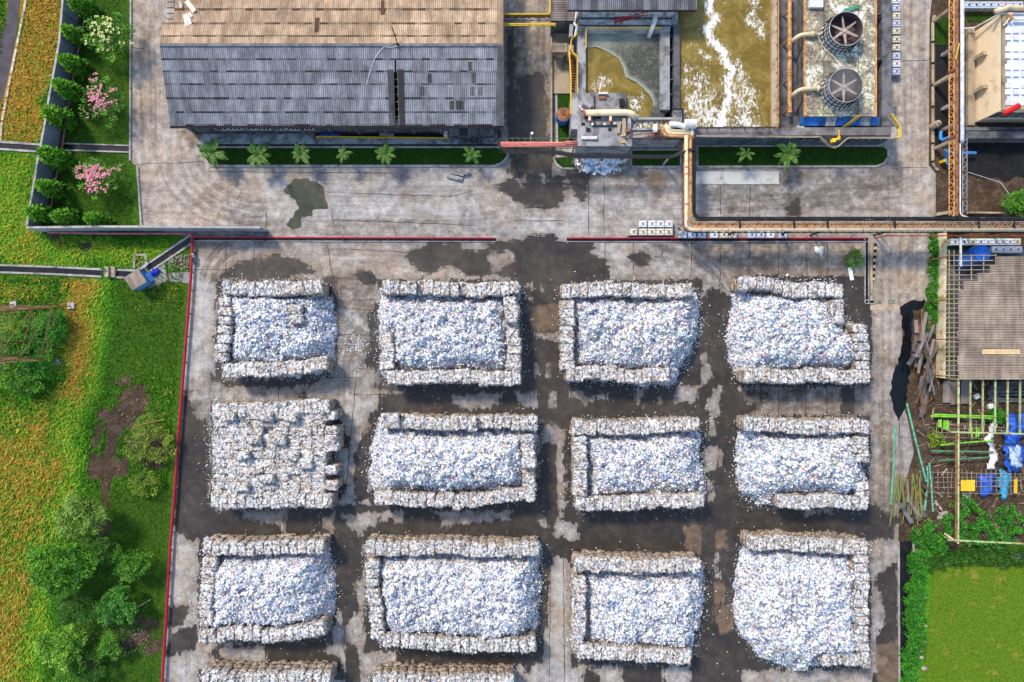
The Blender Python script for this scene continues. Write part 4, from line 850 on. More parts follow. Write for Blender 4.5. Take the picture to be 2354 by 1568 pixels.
# ================================================================ planted strips
M_bed = None
def mat_lawn(name, a, b, c, dry=(.30, .24, .05), dk=.62):
    n = N(name); f1 = n.noise(.5, 5, .65); f2 = n.noise(4, 4, .7); f3 = n.noise(13, 2, .6)
    k = n.ramp(f2, [(.3, a), (.52, b), (.75, c)]); k = n.mix(n.step(f1, dk, dk + .15), k, dry)
    k = n.mix(.7, k, n.ramp(f3, [(.25, .55), (.75, 1.4)]), 'MULTIPLY')
    return n.fin(k, .95, n.mix(.5, f2, f3), .8, .2, spec=.1)
M_bed = mat_lawn('planted_strip_grass', (.010, .030, .004), (.022, .065, .007), (.05, .12, .015), (.03, .05, .01))
M_lawn = mat_lawn('mown_lawn', (.05, .10, .006), (.105, .19, .010), (.19, .28, .022), (.25, .23, .04), .56)
def bed(polyD, label, kw=.28, mat=None):
    P = WP(polyD); mb = MB(); mb.prism(P, 0, .13, .5); one(mb, 'planting_bed', mat or M_bed, label, 'planting bed', P[0], kind='structure')
    k = MB(); n = len(P)
    for i in range(n):
        a, c = P[i], P[(i + 1) % n]; a = Vector((a.x, a.y, .085)); c = Vector((c.x, c.y, .085)); m = max(1, round((c - a).length / 1.6))
        for j in range(m): k.beam(a + (c - a) * (j / m), a + (c - a) * ((j + .985) / m), kw, .17 + E())
    one(k, 'kerb', P_kerb, 'concrete kerb round the ' + label, 'kerb', P[0], kind='structure')
bed([(470, 339), (1146, 339), (1168, 348), (1166, 362), (1152, 376), (1136, 382), (484, 382), (456, 346)], 'long strip with palms south of the shed')
bed([(1602, 336), (2030, 336), (2040, 345), (2040, 362), (2030, 376), (2014, 383), (1602, 384)], 'strip with two palms below the tanks')
bed([(1272, 362), (1322, 358), (1322, 388), (1292, 388), (1278, 378)], 'small planted corner beside the rubbish heap')
bed([(1450, 345), (1564, 345), (1564, 384), (1450, 384)], 'dark strip beside the pipe elbow')
bed([(1278, 215), (1312, 215), (1322, 300), (1322, 330), (1280, 330)], 'narrow strip by the rusty tank')
mb = MB(); mb.rb(1600, 394, 1790, 424, 0, .10); one(mb, 'concrete_slab', paint('pale_slab', (.52, .53, .52), (.24, .25, .24), .6, .5, .7), 'long pale concrete slab lying beside the strip with two palms', 'slab', W(1695, 410))
for i, (x0, y0, x1, y1, w) in enumerate(((1028, 404, 1062, 413, .55), (1034, 396, 1066, 402, .42), (1050, 391, 1074, 400, .4), (1058, 390, 1078, 395, .3))):
    plank('pale concrete beam in the small stack by the planted strip', 'concrete_beam', 'beam', W(x0, y0, .2 + .12 * i), W(x1, y1, .2 + .12 * i), w, P_con, .3, group='beams stacked by the planted strip')

# ---------------------------------------------------------------- palms
P_frond = None
n_ = N('palm_leaf'); P_frond = n_.fin(n_.ramp(n_.attr('tint'), [(0, (.010, .04, .006)), (.5, (.035, .115, .012)), (.9, (.12, .26, .03)), (1, (.22, .17, .06))]), .5, spec=.3)
P_trunk = paint('tree_bark', (.16, .115, .075), (.07, .05, .035), 3)
def frond_mesh(seed):
    rr = random.Random(seed); mb = MB(); L = rr.uniform(2.0, 2.6); pts = []
    for i in range(9):
        s = i / 8; pts.append(Vector((L * s * (1 - .12 * s), rr.uniform(-.02, .02), .55 * s - 1.0 * s * s * rr.uniform(.9, 1.2))))
    mb.tube(pts, [.03 * (1 - i / 10) for i in range(9)], 4, .4)
    for i in range(2, 27):
        s = i / 27; k = s * 8; j = min(7, int(k)); p = pts[j].lerp(pts[j + 1], k - j); ll = .46 * math.sin(math.pi * (s * .86 + .12)) ** .8
        for sd in (-1, 1):
            d = Vector((.55, sd, rr.uniform(-.45, -.1))).normalized(); mb.leaf(p, d, Vector((0, 0, 1)), ll, .085, rr.uniform(.05, .95))
    return mb
FR = []
for k in range(4):
    o = frond_mesh(k).build('frond', P_frond, local=True); FR.append(o.data); bpy.data.objects.remove(o)
def palm(x, y, label, h=3.0, nf=13, s=1.0, gr=None):
    s *= R.uniform(.8, 1.12); nf = max(6, nf + R.randint(-3, 2))
    c = W(x, y, h); t = thing('palm_tree', label, 'palm', (c.x, c.y, .1), gr)
    m = MB(); m.tube([(c.x, c.y, .1), (c.x + .05, c.y, h * .5), (c.x, c.y, h)], [.16, .12, .10], 8); m.build('trunk', P_trunk, t)
    for k in range(nf):
        o = bpy.data.objects.new('frond', FR[k % 4]); COL.objects.link(o); o.parent = t; o.location = (0, 0, h - .1); a = 2 * math.pi * k / nf + R.uniform(-.3, .3)
        o.rotation_euler = (R.uniform(-.2, .2), R.uniform(-.5, .15), a); o.scale = (s * R.uniform(.6, 1.1),) * 3
for x, y, n_, s, lb in ((490, 352, 13, 1.0, 'palm at the left end of the long strip below the shed'), (592, 356, 12, .95, 'palm with drooping yellowish fronds, second from the left below the shed'), (690, 357, 13, .95, 'palm between the blue tarpaulin and the second palm below the shed'),
                     (790, 353, 7, .8, 'thin sparse palm in the middle of the long strip'), (887, 355, 13, .9, 'full green palm right of the sparse palm below the shed'), (1085, 357, 12, 1.0, 'star shaped palm at the right end of the long strip'),
                     (1716, 353, 9, .85, 'small bright palm below the foaming basin'), (1812, 354, 15, 1.1, 'large bright green palm below the cooling towers')): palm(x, y, lb, 3.0, n_, s)
# ================================================================ aeration tank
HT = 4.4
def mat_water(name, deep, lite):
    n = N(name); f = n.noise(.35, 5, .6, dist=1.2); r = n.noise(2.6, 4, .65, dist=1.5); at = n.attr('foam')
    c = n.mix(n.step(f, .35, .68), deep, lite)
    c = n.mix(.45, c, n.ramp(r, [(.3, .7), (.7, 1.25)]), 'MULTIPLY')
    vec = n.n('ShaderNodeVectorMath', operation='ADD'); nz = n.n('ShaderNodeTexNoise'); nz.inputs['Scale'].default_value = 1.1; nz.inputs['Detail'].default_value = 4
    n.t.links.new(n.coord(), nz.inputs['Vector']); n.t.links.new(n.coord(), vec.inputs[0]); sc2 = n.n('ShaderNodeVectorMath', operation='SCALE'); sc2.inputs['Scale'].default_value = 1.5
    n.t.links.new(nz.outputs['Color'], sc2.inputs[0]); n.t.links.new(sc2.outputs[0], vec.inputs[1])
    cell = n.voro(1.25, 'Distance', vec.outputs[0], 'DISTANCE_TO_EDGE'); cell2 = n.voro(2.9, 'Distance', vec.outputs[0], 'DISTANCE_TO_EDGE')
    strm = n.noise(1.0, 6, .65, vec=n.stretch((1.5, .55, 1)), dist=2.2)
    lace = n.math('ADD', n.math('MULTIPLY', n.step(cell, .16, .02), .55), n.math('MULTIPLY', n.step(cell2, .15, .02), .45))
    big = n.noise(.8, 5, .7, dist=.8)
    v = n.math('ADD', at, n.math('ADD', n.math('MULTIPLY', n.math('SUBTRACT', big, .5), .9), n.math('ADD', n.math('MULTIPLY', n.math('SUBTRACT', strm, .5), 2.4), n.math('MULTIPLY', n.math('SUBTRACT', lace, .35), .42))))
    fm = n.step(v, .40, 1.05)
    c = n.mix(fm, c, n.ramp(r, [(.3, (.60, .58, .52)), (.6, (.88, .87, .85))]))
    ro = n.mix(fm, (.22,) * 3, (.8,) * 3)
    return n.fin(c, ro, n.math('ADD', r, n.math('MULTIPLY', fm, .5)), .35, .1, spec=.35)
M_wat = mat_water('brown_water', (.15, .10, .010), (.26, .19, .040))
def mat_scum():
    n = N('tank_scum'); f = n.noise(.8, 6, .7, dist=2.0); g = n.noise(5, 5, .7, dist=1.0); at = n.attr('pale')
    c = n.ramp(n.mix(.5, f, g), [(.3, (.018, .019, .016)), (.5, (.065, .066, .055)), (.68, (.20, .21, .17))])
    c = n.mix(at, c, n.ramp(g, [(.3, (.17, .19, .15)), (.6, (.38, .41, .33))])); sp = n.step(n.voro(1.5, 'Distance'), .16, .09)
    c = n.mix(n.math('MULTIPLY', sp, .5), c, (.34, .35, .29))
    return n.fin(c, .7, n.mix(.5, f, g), .8, .2)
at = thing('aeration_tank', 'square concrete tank with brown water under dark floating scum', 'tank', W(1430, 170))
b = MB(); b.rb(1327, 60, 1346, 336, 0, HT); b.rb(1346, 61, 1540, 74, 0, HT); b.rb(1517, 74, 1539, 252, 0, HT); b.rb(1346, 270, 1540, 276, 0, HT - .2); b.build('tank_wall', P_con, at)
b = MB(); b.rb(1539, 57, 1548, 280, 0, HT - 1.6); b.rb(1548, 45, 1562, 252, 0, HT + .15); b.build('channel_wall', P_condark, at)
b = MB()
for y in range(80, 250, 34): b.rb(1540, y, 1547, y + 2, HT - 1.6, HT - .1)
b.build('cross_struts', P_condark, at)
zw = HT - .7
def foamf(pts_w, blobs):
    def f(X, Y):
        v = np.zeros(X.shape)
        for pts, w, a in pts_w: v = np.maximum(v, a * np.exp(-(dline([W(x, y, zw) for x, y in pts], X, Y) / w) ** 2))
        for x, y, rx, ry, a in blobs:
            c = W(x, y, zw); q = ((X - c.x) / rx) ** 2 + ((Y - c.y) / ry) ** 2; v = np.maximum(v, a * np.exp(-q))
        return {'foam': v}
    return f
tag(grid_sheet('tank_water', [(1340, 66), (1524, 66), (1524, 275), (1340, 275)], .25, zw, foamf([], [(1384, 192, 1.3, 1.1, .8), (1370, 200, .9, .8, .7), (1460, 238, 1.1, 1.2, .8), (1475, 225, .7, .8, .6)]), M_wat, h=zw), 'olive brown water with two foam patches in the square tank', 'water', kind='structure')
SC_ = [(1338, 112), (1370, 109), (1396, 120), (1421, 135), (1431, 155), (1437, 178), (1461, 190), (1476, 202), (1491, 217), (1501, 237), (1492, 272), (1526, 276), (1526, 64), (1338, 64)]
def scum_f(X, Y):
    d = dline([W(x, y, zw) for x, y in SC_[:10]], X, Y); n = fbm(X, Y, 1.3, 4, 4)
    a = W(1380, 90, zw); q = np.exp(-((X - a.x) / 3.2) ** 2 - ((Y - a.y) / 1.6) ** 2); a2 = W(1440, 85, zw); q2 = np.exp(-((X - a2.x) / 2.8) ** 2 - ((Y - a2.y) / 1.2) ** 2)
    return {'pale': np.clip(np.maximum(np.exp(-(d / .45) ** 2), np.maximum(q, q2)) * (.5 + n), 0, 1)}
tag(grid_sheet('floating_scum', SC_, .18, zw + .03, scum_f, mat_scum(), zf=lambda X, Y: .16 * fbm(X, Y, .8, 4, 6), h=zw), 'grey green crust of scum floating on the square tank', 'scum', kind='stuff')
railing('thin yellow railing round the top of the square tank', [(1347, 110), (1347, 64), (1522, 64)], HT, r=.03)
# platform south of the tank
pf = thing('pump_platform', 'concrete pump platform with hatches south of the square tank', 'platform', W(1385, 270))
b = MB(); b.rb(1346, 214, 1438, 276, 0, HT + .05); b.rb(1313, 216, 1345, 297, 0, HT - .04); b.rb(1327, 277, 1452, 336, 0, HT - .02); b.rb(1452, 299, 1565, 320, 0, HT - .3); b.build('deck', P_con, pf)
for x, y, s in ((1340, 285, 8), (1352, 298, 9), (1401, 297, 7), (1376, 269, 10), (1349, 270, 7)):
    b = MB(); b.rb(x - s / 2, y - s * .42, x + s / 2, y + s * .42, HT, HT + .1); b.build('hatch', P_dark, pf)
for x, y in ((1361, 285), (1389.5, 285), (1412, 284)): b = MB(); b.rb(x - 2.6, y - 2.4, x + 2.6, y + 2.4, HT, HT + .35); b.build('cover_box', P_white, pf)
b = MB(); b.rb(1377, 219, 1393, 228, HT, HT + .25); b.build('grate', P_rust, pf)
b = MB(); b.rb(1375, 212, 1397, 216, HT, HT + .5); b.build('motor', P_white, pf)
b = MB(); b.rb(1424, 227, 1436, 244, HT, HT + .5); b.build('panel', P_dark, pf)
b = MB(); b.rb(1336, 313, 1372, 320, HT, HT + .3); b.build('curb', P_white, pf)
b = MB()
for a, c in (((1366, 222), (1366, 289)), ((1366, 289), (1424, 289)), ((1366, 289), (1366, 289.5))): b.beam(W(*a, HT + .12), W(*c, HT + .12), .16)
b.build('cable_tray', P_blk, pf)
mt = thing('pump_motor', 'dirty grey pump motor lying on the platform deck', 'motor', W(1349, 243, HT)); b = MB(); p = W(1341, 236, HT + .35); q = W(1358, 247, HT + .35); b.tube([p, q], .38, 10); b.beam(p + Vector((0, 0, -.3)), q + Vector((0, 0, -.3)), .9, .14); b.build('casing', P_steel, mt)
b = MB(); p = W(1330, 243, HT + .2); q = W(1339, 254, HT + .2); b.beam(p, q, .2); b.build('arm', P_white, mt)
pp = thing('inlet_pipe', 'fat cream pipe with pink flange bending into the tank', 'pipe', W(1345, 261, HT)); rz = HT + .6
pts = bend([W(1342, 260, rz), W(1442, 259, rz), W(1455, 263, rz), W(1457, 274, rz - 1.0)], 1.0, 6); b = MB(); b.tube(pts, .42, 16); b.build('pipe', P_cream, pp, smooth=True)
b = MB(); d = (pts[1] - pts[0]).normalized(); b.tube([pts[0] - d * .08, pts[0] + d * .1], .56, 16); b.build('flange', P_pinkred, pp)
for x in (1355, 1403):
    b = MB(); b.tube([W(x, 262, rz - .1), W(x, 279, rz - .15)], .2, 10); o = b.build('branch', P_cream, pp); b = MB(); b.tube([W(x, 278, rz - .15), W(x, 279.6, rz - .15)], .28, 10); b.build('flange', P_pinkred, o)
b = MB(); b.tube([W(1456, 268, rz - .6), W(1456.5, 271, rz - .9)], .55, 14); b.build('flange', P_steel, pp)
st = thing('stairway', 'concrete stair with yellow railings down the platform front', 'stairs', W(1407, 330))
b = MB()
for i in range(10):
    x = 1436 - i * 6; z = HT - .3 - i * .38; b.rb(x - 6, 313 + i * 1.2, x, 328 + i * .8, max(0, z - .6), z)
b.build('steps', P_con, st)
for y0, y1 in ((311, 322), (326, 336)):
    b = MB(); rail(b, [(W(1437, y0, HT + .6).x, W(1437, y0, HT + .6).y, HT - .3), (W(1377, y1, 1.4).x, W(1377, y1, 1.4).y, .4)], .95, .05, 1.6); b.build('handrail', P_yel, st)
# walkway, yellow rails and things between road and tank
railing('bent yellow railing along the tank walkway', [(1327, 50), (1328, 76), (1313, 90), (1311, 114), (1326, 130)], 3.6, r=.05)
railing('long yellow railing beside the stair down the tank wall', [(1308, 116), (1312, 180), (1312, 262)], 3.4, r=.06)
railing('yellow handrail on the inner edge of the tank walkway', [(1327, 132), (1327, 212)], HT, r=.05)
mb = MB()
for i in range(14): mb.rb(1311, 122 + i * 6, 1326, 128 + i * 6, 0, 3.4 - i * .22)
one(mb, 'stairway', P_rust, 'brown steel stair running along the left side of the tank', 'stairs', W(1318, 165))
mb = MB(); p = W(1268, 114, 2.2); q = W(1303, 114, 2.2); mb.beam(p, q, 1.25, 1.2); mb.beam((p.x + .3, p.y, 0), (p.x + .3, p.y, 1.6), .4); mb.beam((q.x - .3, q.y, 0), (q.x - .3, q.y, 1.6), .4)
one(mb, 'concrete_duct', P_contan, 'brown rectangular duct crossing from the road to the tank', 'duct', W(1285, 114))
mb = MB(); mb.rb(1304, 103, 1318, 126, 0, 2.6); one(mb, 'concrete_box', P_contan, 'square concrete box at the end of the brown duct', 'box', W(1311, 114))
mb = MB(); mb.rb(1268, 70, 1309, 103, 0, .5); mb.rb(1268, 126, 1310, 215, 0, .35); one(mb, 'concrete_plinth', P_contan, 'low tan concrete plinth beside the tank road', 'plinth', W(1290, 160), kind='structure')
mb = MB(); mb.rb(1265, 70, 1269, 345, 0, .9); one(mb, 'low_wall', P_contan, 'low concrete wall along the right side of the shed road', 'wall', W(1267, 200))
tk = tankbody('round water tank with blue shell and rusty top beside the platform', 1295, 263, .98, 2.2, P_blue, 'water_tank', 'tank', P_rust)
# building over the tank head
hb = thing('pump_house', 'dark roofed building with white beams north of the square tank', 'building', W(1450, 20))
z8 = 7.4; a = W(1304, 23, z8); c = W(1601, 23, z8); b = MB(); b.corr(a, c - a, Vector((0, 9, .9)), .27, .05, 1.0); b.build('roof', RM_dark, hb)
b = MB(); b.beam(a + Vector((0, -.05, -.15)), c + Vector((0, -.05, -.15)), .15, .25); b.build('eave_beam', P_dark, hb)
b = MB(); b.rb(1330, 24, 1550, 29, 0, 6.2); b.rb(1330, 45, 1546, 50, 0, HT + .5); b.rb(1330, 50, 1546, 57, 0, HT); b.rb(1546, 26, 1558, 50, 0, HT + .9); b.build('beams', paint('pale_beam', (.50, .52, .53), (.2, .22, .25)), hb)
b = MB(); b.rb(1330, 29, 1546, 45, 0, 3.0); b.build('floor_slab', P_condark, hb)
for x in (1332, 1395, 1460, 1525): b = MB(); b.rb(x, 30, x + 6, 33, 3, 6.0); b.build('column', P_con, hb)
mb = MB(); p0 = W(1415, 52, 5.0); p1 = W(1515, 28, 5.6)
for s in (0, .9):
    o = Vector((0, s, 0)); mb.beam(p0 + o, p1 + o, .1); mb.beam(p0 + o + Vector((0, 0, .9)), p1 + o + Vector((0, 0, .9)), .08)
    for k in range(11): q = p0.lerp(p1, k / 10) + o; mb.beam(q, q + Vector((0, 0, .9)), .06)
for k in range(18): q = p0.lerp(p1, k / 17); mb.beam(q, q + Vector((0, .9, 0)), .12)
for x in (1414, 1428): mb.rb(x - 1.5, 27, x + 1.5, 55, 4.6, 4.9)
one(mb, 'steel_stair', P_red, 'dark red steel stair under the eave north of the tank', 'stairs', p0)
mb = MB(); pts = bend([W(1508, 26, 5.6), W(1504, 52, 5.6), W(1498, 66, 5.2), W(1491, 85, zw + .2)], 1.0); mb.tube(pts, .3, 12); one(mb, 'outlet_pipe', P_white, 'white outlet pipe bending down into the scum', 'pipe', pts[0], smooth=True)
mb = MB(); pts = bend([W(1326, 24, 5), W(1319, 55, 5), W(1326, 61, 5), W(1321, 84, 4.4)], .5); mb.tube(pts, .16, 8); one(mb, 'downpipe', P_white, 'thin white downpipe at the corner of the dark roof', 'pipe', pts[0])
mb = MB(); mb.beam(W(1313, 58, 4.6), W(1311, 86, 4.6), .5, .5); one(mb, 'cable_box', P_steel, 'grey box standing beside the white downpipe', 'box', W(1312, 72))
sr = thing('side_shed', 'small shed with brown corrugated roof above the pipe bridge', 'shed', W(1290, 25)); a = W(1265, 48, 5); c = W(1265, -20, 5.2); b = MB(); b.corr(a, c - a, W(1319, 48, 5.3) - a, .30, .05, 1.2); b.build('roof', RM_scrap, sr)
b = MB(); b.rb(1268, -20, 1316, 46, 0, 4.6); b.build('wall', P_condark, sr)
# flume with the pipe bundle
fl = thing('flume', 'concrete flume with white water beside the pipe bundle', 'flume', W(1500, 285)); b = MB(); b.rb(1450, 270, 1552, 275, 0, HT); b.rb(1450, 294, 1552, 299, 0, HT - .05); b.rb(1443, 270, 1450, 300, 0, HT + .4); b.rb(1548, 252, 1570, 292, 0, HT + .1); b.rb(1540, 276, 1548, 294, 0, HT - .1); b.build('channel_wall', P_con, fl)
tag(grid_sheet('flume_water', [(1451, 272), (1545, 272), (1545, 297), (1451, 297)], .25, HT - .5, lambda X, Y: {'foam': .55 + 0 * X}, M_wat, h=HT - .5), 'white foaming water in the flume', 'water', kind='structure')
mb = MB(); rail(mb, [(W(1549, 250, HT + 1).x, W(1549, 250, HT + 1).y, HT), (W(1570, 250, HT + 1).x, W(1570, 250, HT + 1).y, HT), (W(1570, 290, HT + 1).x, W(1570, 290, HT + 1).y, HT)], 1.0, .04); one(mb, 'railing', P_dark, 'dark railing on the small square landing by the foaming basin', 'railing', W(1560, 250, HT))
GP = 'pipes of the bundle beside the flume'
for i, (pts, r, m, lb) in enumerate(((((1523, 290), (1525, 312), (1594, 316)), .24, P_rustor, 'outer rusty pipe elbow of the bundle beside the flume'), (((1529, 288), (1534, 306), (1594, 309)), .24, P_cream, 'middle cream pipe elbow of the bundle beside the flume'), (((1536, 289), (1540, 301), (1594, 303)), .22, P_cream, 'inner cream pipe elbow of the bundle beside the flume'), (((1538, 286), (1562, 287), (1582, 296)), .38, P_white, 'short fat white pipe at the top of the bundle'), (((1503, 287), (1503, 304)), .17, P_white, 'left one of two thin white hoses over the flume'), (((1508, 287), (1508, 304)), .17, P_white, 'right one of two thin white hoses over the flume'))):
    q = bend([W(x, y, HT + .7 + .05 * i) for x, y in pts], 1.0); mb = MB(); mb.tube(q, r, 12); one(mb, 'bundle_pipe', m, lb, 'pipe', q[0], GP, smooth=True)
mb = MB(); mb.tube([W(1573, 285, HT + 1.2), W(1599, 285, HT + 1.2)], .62, 16); mb.tube([W(1590, 290, HT + .9), W(1590, 312, HT + .8)], .2, 8); one(mb, 'header_drum', P_white, 'white horizontal drum at the corner of the foaming basin', 'drum', W(1586, 285, HT + .6))
mb = MB(); mb.beam(W(1588, 264, HT + 1), W(1585, 280, HT + 1), .16); one(mb, 'steel_post', P_rust, 'short rusty post in the foam above the white drum', 'post', W(1586, 272, HT))
mb = MB()
for a, c in (((1443, 312), (1520, 304)), ((1480, 316), (1526, 305))): mb.beam(W(*a, HT + .2), W(*c, HT + .2), .12)
mb.beam(W(1497, 310, HT + .1), W(1520, 308, HT + .1), .7, .06); one(mb, 'scrap_steel', P_rust, 'rusty steel bars lying on the walkway below the flume', 'steel bars', W(1480, 310, HT))
mb = MB(); mb.beam(W(1434, 272, HT + .3), W(1434, 310, HT + .3), .5, .1); mb.beam(W(1424, 280, HT + .3), W(1420, 306, HT + .3), .45, .1); one(mb, 'plank_stack', P_contan, 'upright planks leaning beside the flume gate', 'planks', W(1430, 290, HT))
mb = MB(); mb.rb(1437, 296, 1448, 303, HT, HT + .5); one(mb, 'valve_box', P_rust, 'rusty square valve box below the flume gate', 'box', W(1442, 300, HT))
railing('dark railing along the front of the platform walkway', [(1440, 318), (1572, 318)], HT - .3, P_dark, r=.035)
# heap of bagged sheet waste under the cable bridge
def sheetheap():
    mb = MB(); c = W(1382, 374)
    for k in range(620):
        x = R.gauss(1376, 24); y = R.gauss(374, 9)
        if not (1328 < x < 1440 and 350 < y < 399): continue
        p = W(x, y, max(.05, 1.1 - abs(x - 1372) / 60 - abs(y - 370) / 40) * R.uniform(.4, 1)); a = R.uniform(0, 6.28); s = R.uniform(.16, .5); n = Vector((R.gauss(0, .5), R.gauss(0, .5), 1)).normalized(); u = Vector((math.cos(a), math.sin(a), 0)).cross(n).normalized() * s; v = n.cross(u) * R.uniform(.5, 1)
        mb.add([p - u - v, p + u - v * .6, p + u * .8 + v, p - u + v * .8, p + n * s * .4], [(0, 1, 4), (1, 2, 4), (2, 3, 4), (3, 0, 4)], R.random() * .82 if R.random() < .93 else R.uniform(.93, .975))
    o = one(mb, 'waste_heap', SCRAP[0], 'small heap of white and green plastic bags under the cable bridge', 'waste heap', c)
sheetheap()
# ================================================================ foaming basin
zw = HT - .45
fb = thing('foam_basin', 'large basin wall round yellow brown water with white foam', 'basin', W(1670, 150))
b = MB(); b.rb(1562, 252, 1573, 292, 0, HT); b.build('basin_wall', P_contan, fb); b = MB(); b.rb(1774, -70, 1787, 292, 0, HT + .1); b.build('basin_wall', P_contan, fb)
b = MB()
for k in range(12): b.rb(1572 + k * 39.5, 293, 1611.3 + k * 39.5, 311, 0, HT - .1)
b.build('front_walkway', paint('sooty_walkway', (.22, .205, .20), (.085, .08, .085), .5, .4, .66, .85), fb)
b = MB(); p = W(1600, 330); b.rb(1596, 312, 1834, 316, 0, HT - .4); b.build('front_wall', P_condark, fb)
for i in range(26):
    x = 1606 + i * 17.0
    if 1885 < x < 1950: continue
    p = W(x + 6, 313, HT - 1); f = MB(); yy = W(0, 316, HT - .4).y - .03; f.box((p.x, yy), .8, .06, .9, 3.2); f.build('window', paint('sooty_window', (.10, .15, .20), (.03, .04, .06)), fb)
tag(grid_sheet('basin_water', [(1556, -70), (1780, -70), (1780, 295), (1556, 295)], .25, zw, foamf(
    [([(1634, -60), (1634, 0), (1627, 15), (1646, 45), (1624, 65), (1636, 95), (1664, 120), (1666, 140), (1686, 160), (1674, 180), (1676, 220), (1666, 250), (1659, 290)], .8, 1.0), ([(1690, 150), (1712, 200), (1728, 215), (1722, 250), (1690, 225)], 1.2, .62),
     ([(1728, -20), (1732, 30), (1722, 50), (1745, 60), (1752, 80)], .9, .6), ([(1600, 110), (1620, 130), (1650, 130)], .8, .5), ([(1676, 190), (1720, 285), (1735, 290)], 1.6, .6)],
    [(1600, 190, 2.4, 2.4, .62), (1605, 235, 3.0, 3.2, .70), (1630, 265, 3.2, 2.8, .74), (1735, 8, 1.0, 2.2, .72), (1585, 160, 1.4, 1.6, .45), (1655, 280, 2.2, 1.6, .9), (1700, 275, 2.0, 1.4, .7)]), M_wat, h=zw), 'yellow brown water with a white foam stream in the large basin', 'water', kind='structure')
railing('dark railing along the front wall of the foaming basin', [(1598, 293), (1774, 292)], HT, P_dark, r=.035)
railing('tan railing along the basin and tower front with a notch', [(1600, 312), (1885, 314), (1912, 338), (1925, 338), (1950, 316), (2060, 316)], HT - .3, P_contan, r=.03)
railing('thin railing along the right edge of the foaming basin', [(1789, -30), (1789, 290)], HT, P_rustor, r=.04)
# ================================================================ cooling tower block
ct = thing('cooling_tower', 'stained concrete cooling tower block with two round fan stacks', 'cooling tower', W(1930, 150))
DZ = 5.0
def mat_deck():
    n = N('mineral_stained_deck'); f = n.noise(.38, 6, .68, dist=.6); g = n.noise(2.6, 5, .7, dist=.5); h = n.noise(9, 3, .65); t = n.attr('tint')
    c = n.ramp(n.mix(.35, f, g), [(.30, (.10, .082, .075)), (.45, (.23, .195, .165)), (.51, (.36, .34, .21)), (.555, (.66, .64, .57)), (.62, (.88, .88, .87))])
    c = n.mix(n.math('MULTIPLY', n.step(g, .5, .35), .6), c, (.06, .05, .05)); c = n.mix(.6, c, n.ramp(h, [(.3, .55), (.7, 1.3)]), 'MULTIPLY')
    c = n.mix(.7, c, n.ramp(t, [(0, .55), (1, 1.2)]), 'MULTIPLY'); return n.fin(c, .8, n.mix(.5, g, h), .5, .06)
M_deck = mat_deck()
b = MB()
for (x0, x1, ys) in ((1852, 1893, (-30, 18, 143, 250, 268)), (1894, 1972, (-30, 26, 122, 143, 262, 268)), (1973, 2011, (-30, 25, 142, 268))):
    for y0, y1 in zip(ys[:-1], ys[1:]): b.rb(x0, y0, x1 - .6, y1 - .6, DZ - .3, DZ + R.uniform(-.04, .04), R.uniform(.5, 1))
b.build('deck', M_deck, ct)
b = MB(); b.rb(1848, -30, 2014, 269, 0, DZ - .32); b.build('wall', P_condark, ct)
b = MB(); b.rb(2012, -30, 2015, 268, DZ - .3, DZ + .15); b.rb(1849, -30, 1852, 268, DZ - .3, DZ + .15); b.build('rim', P_rustor, ct)
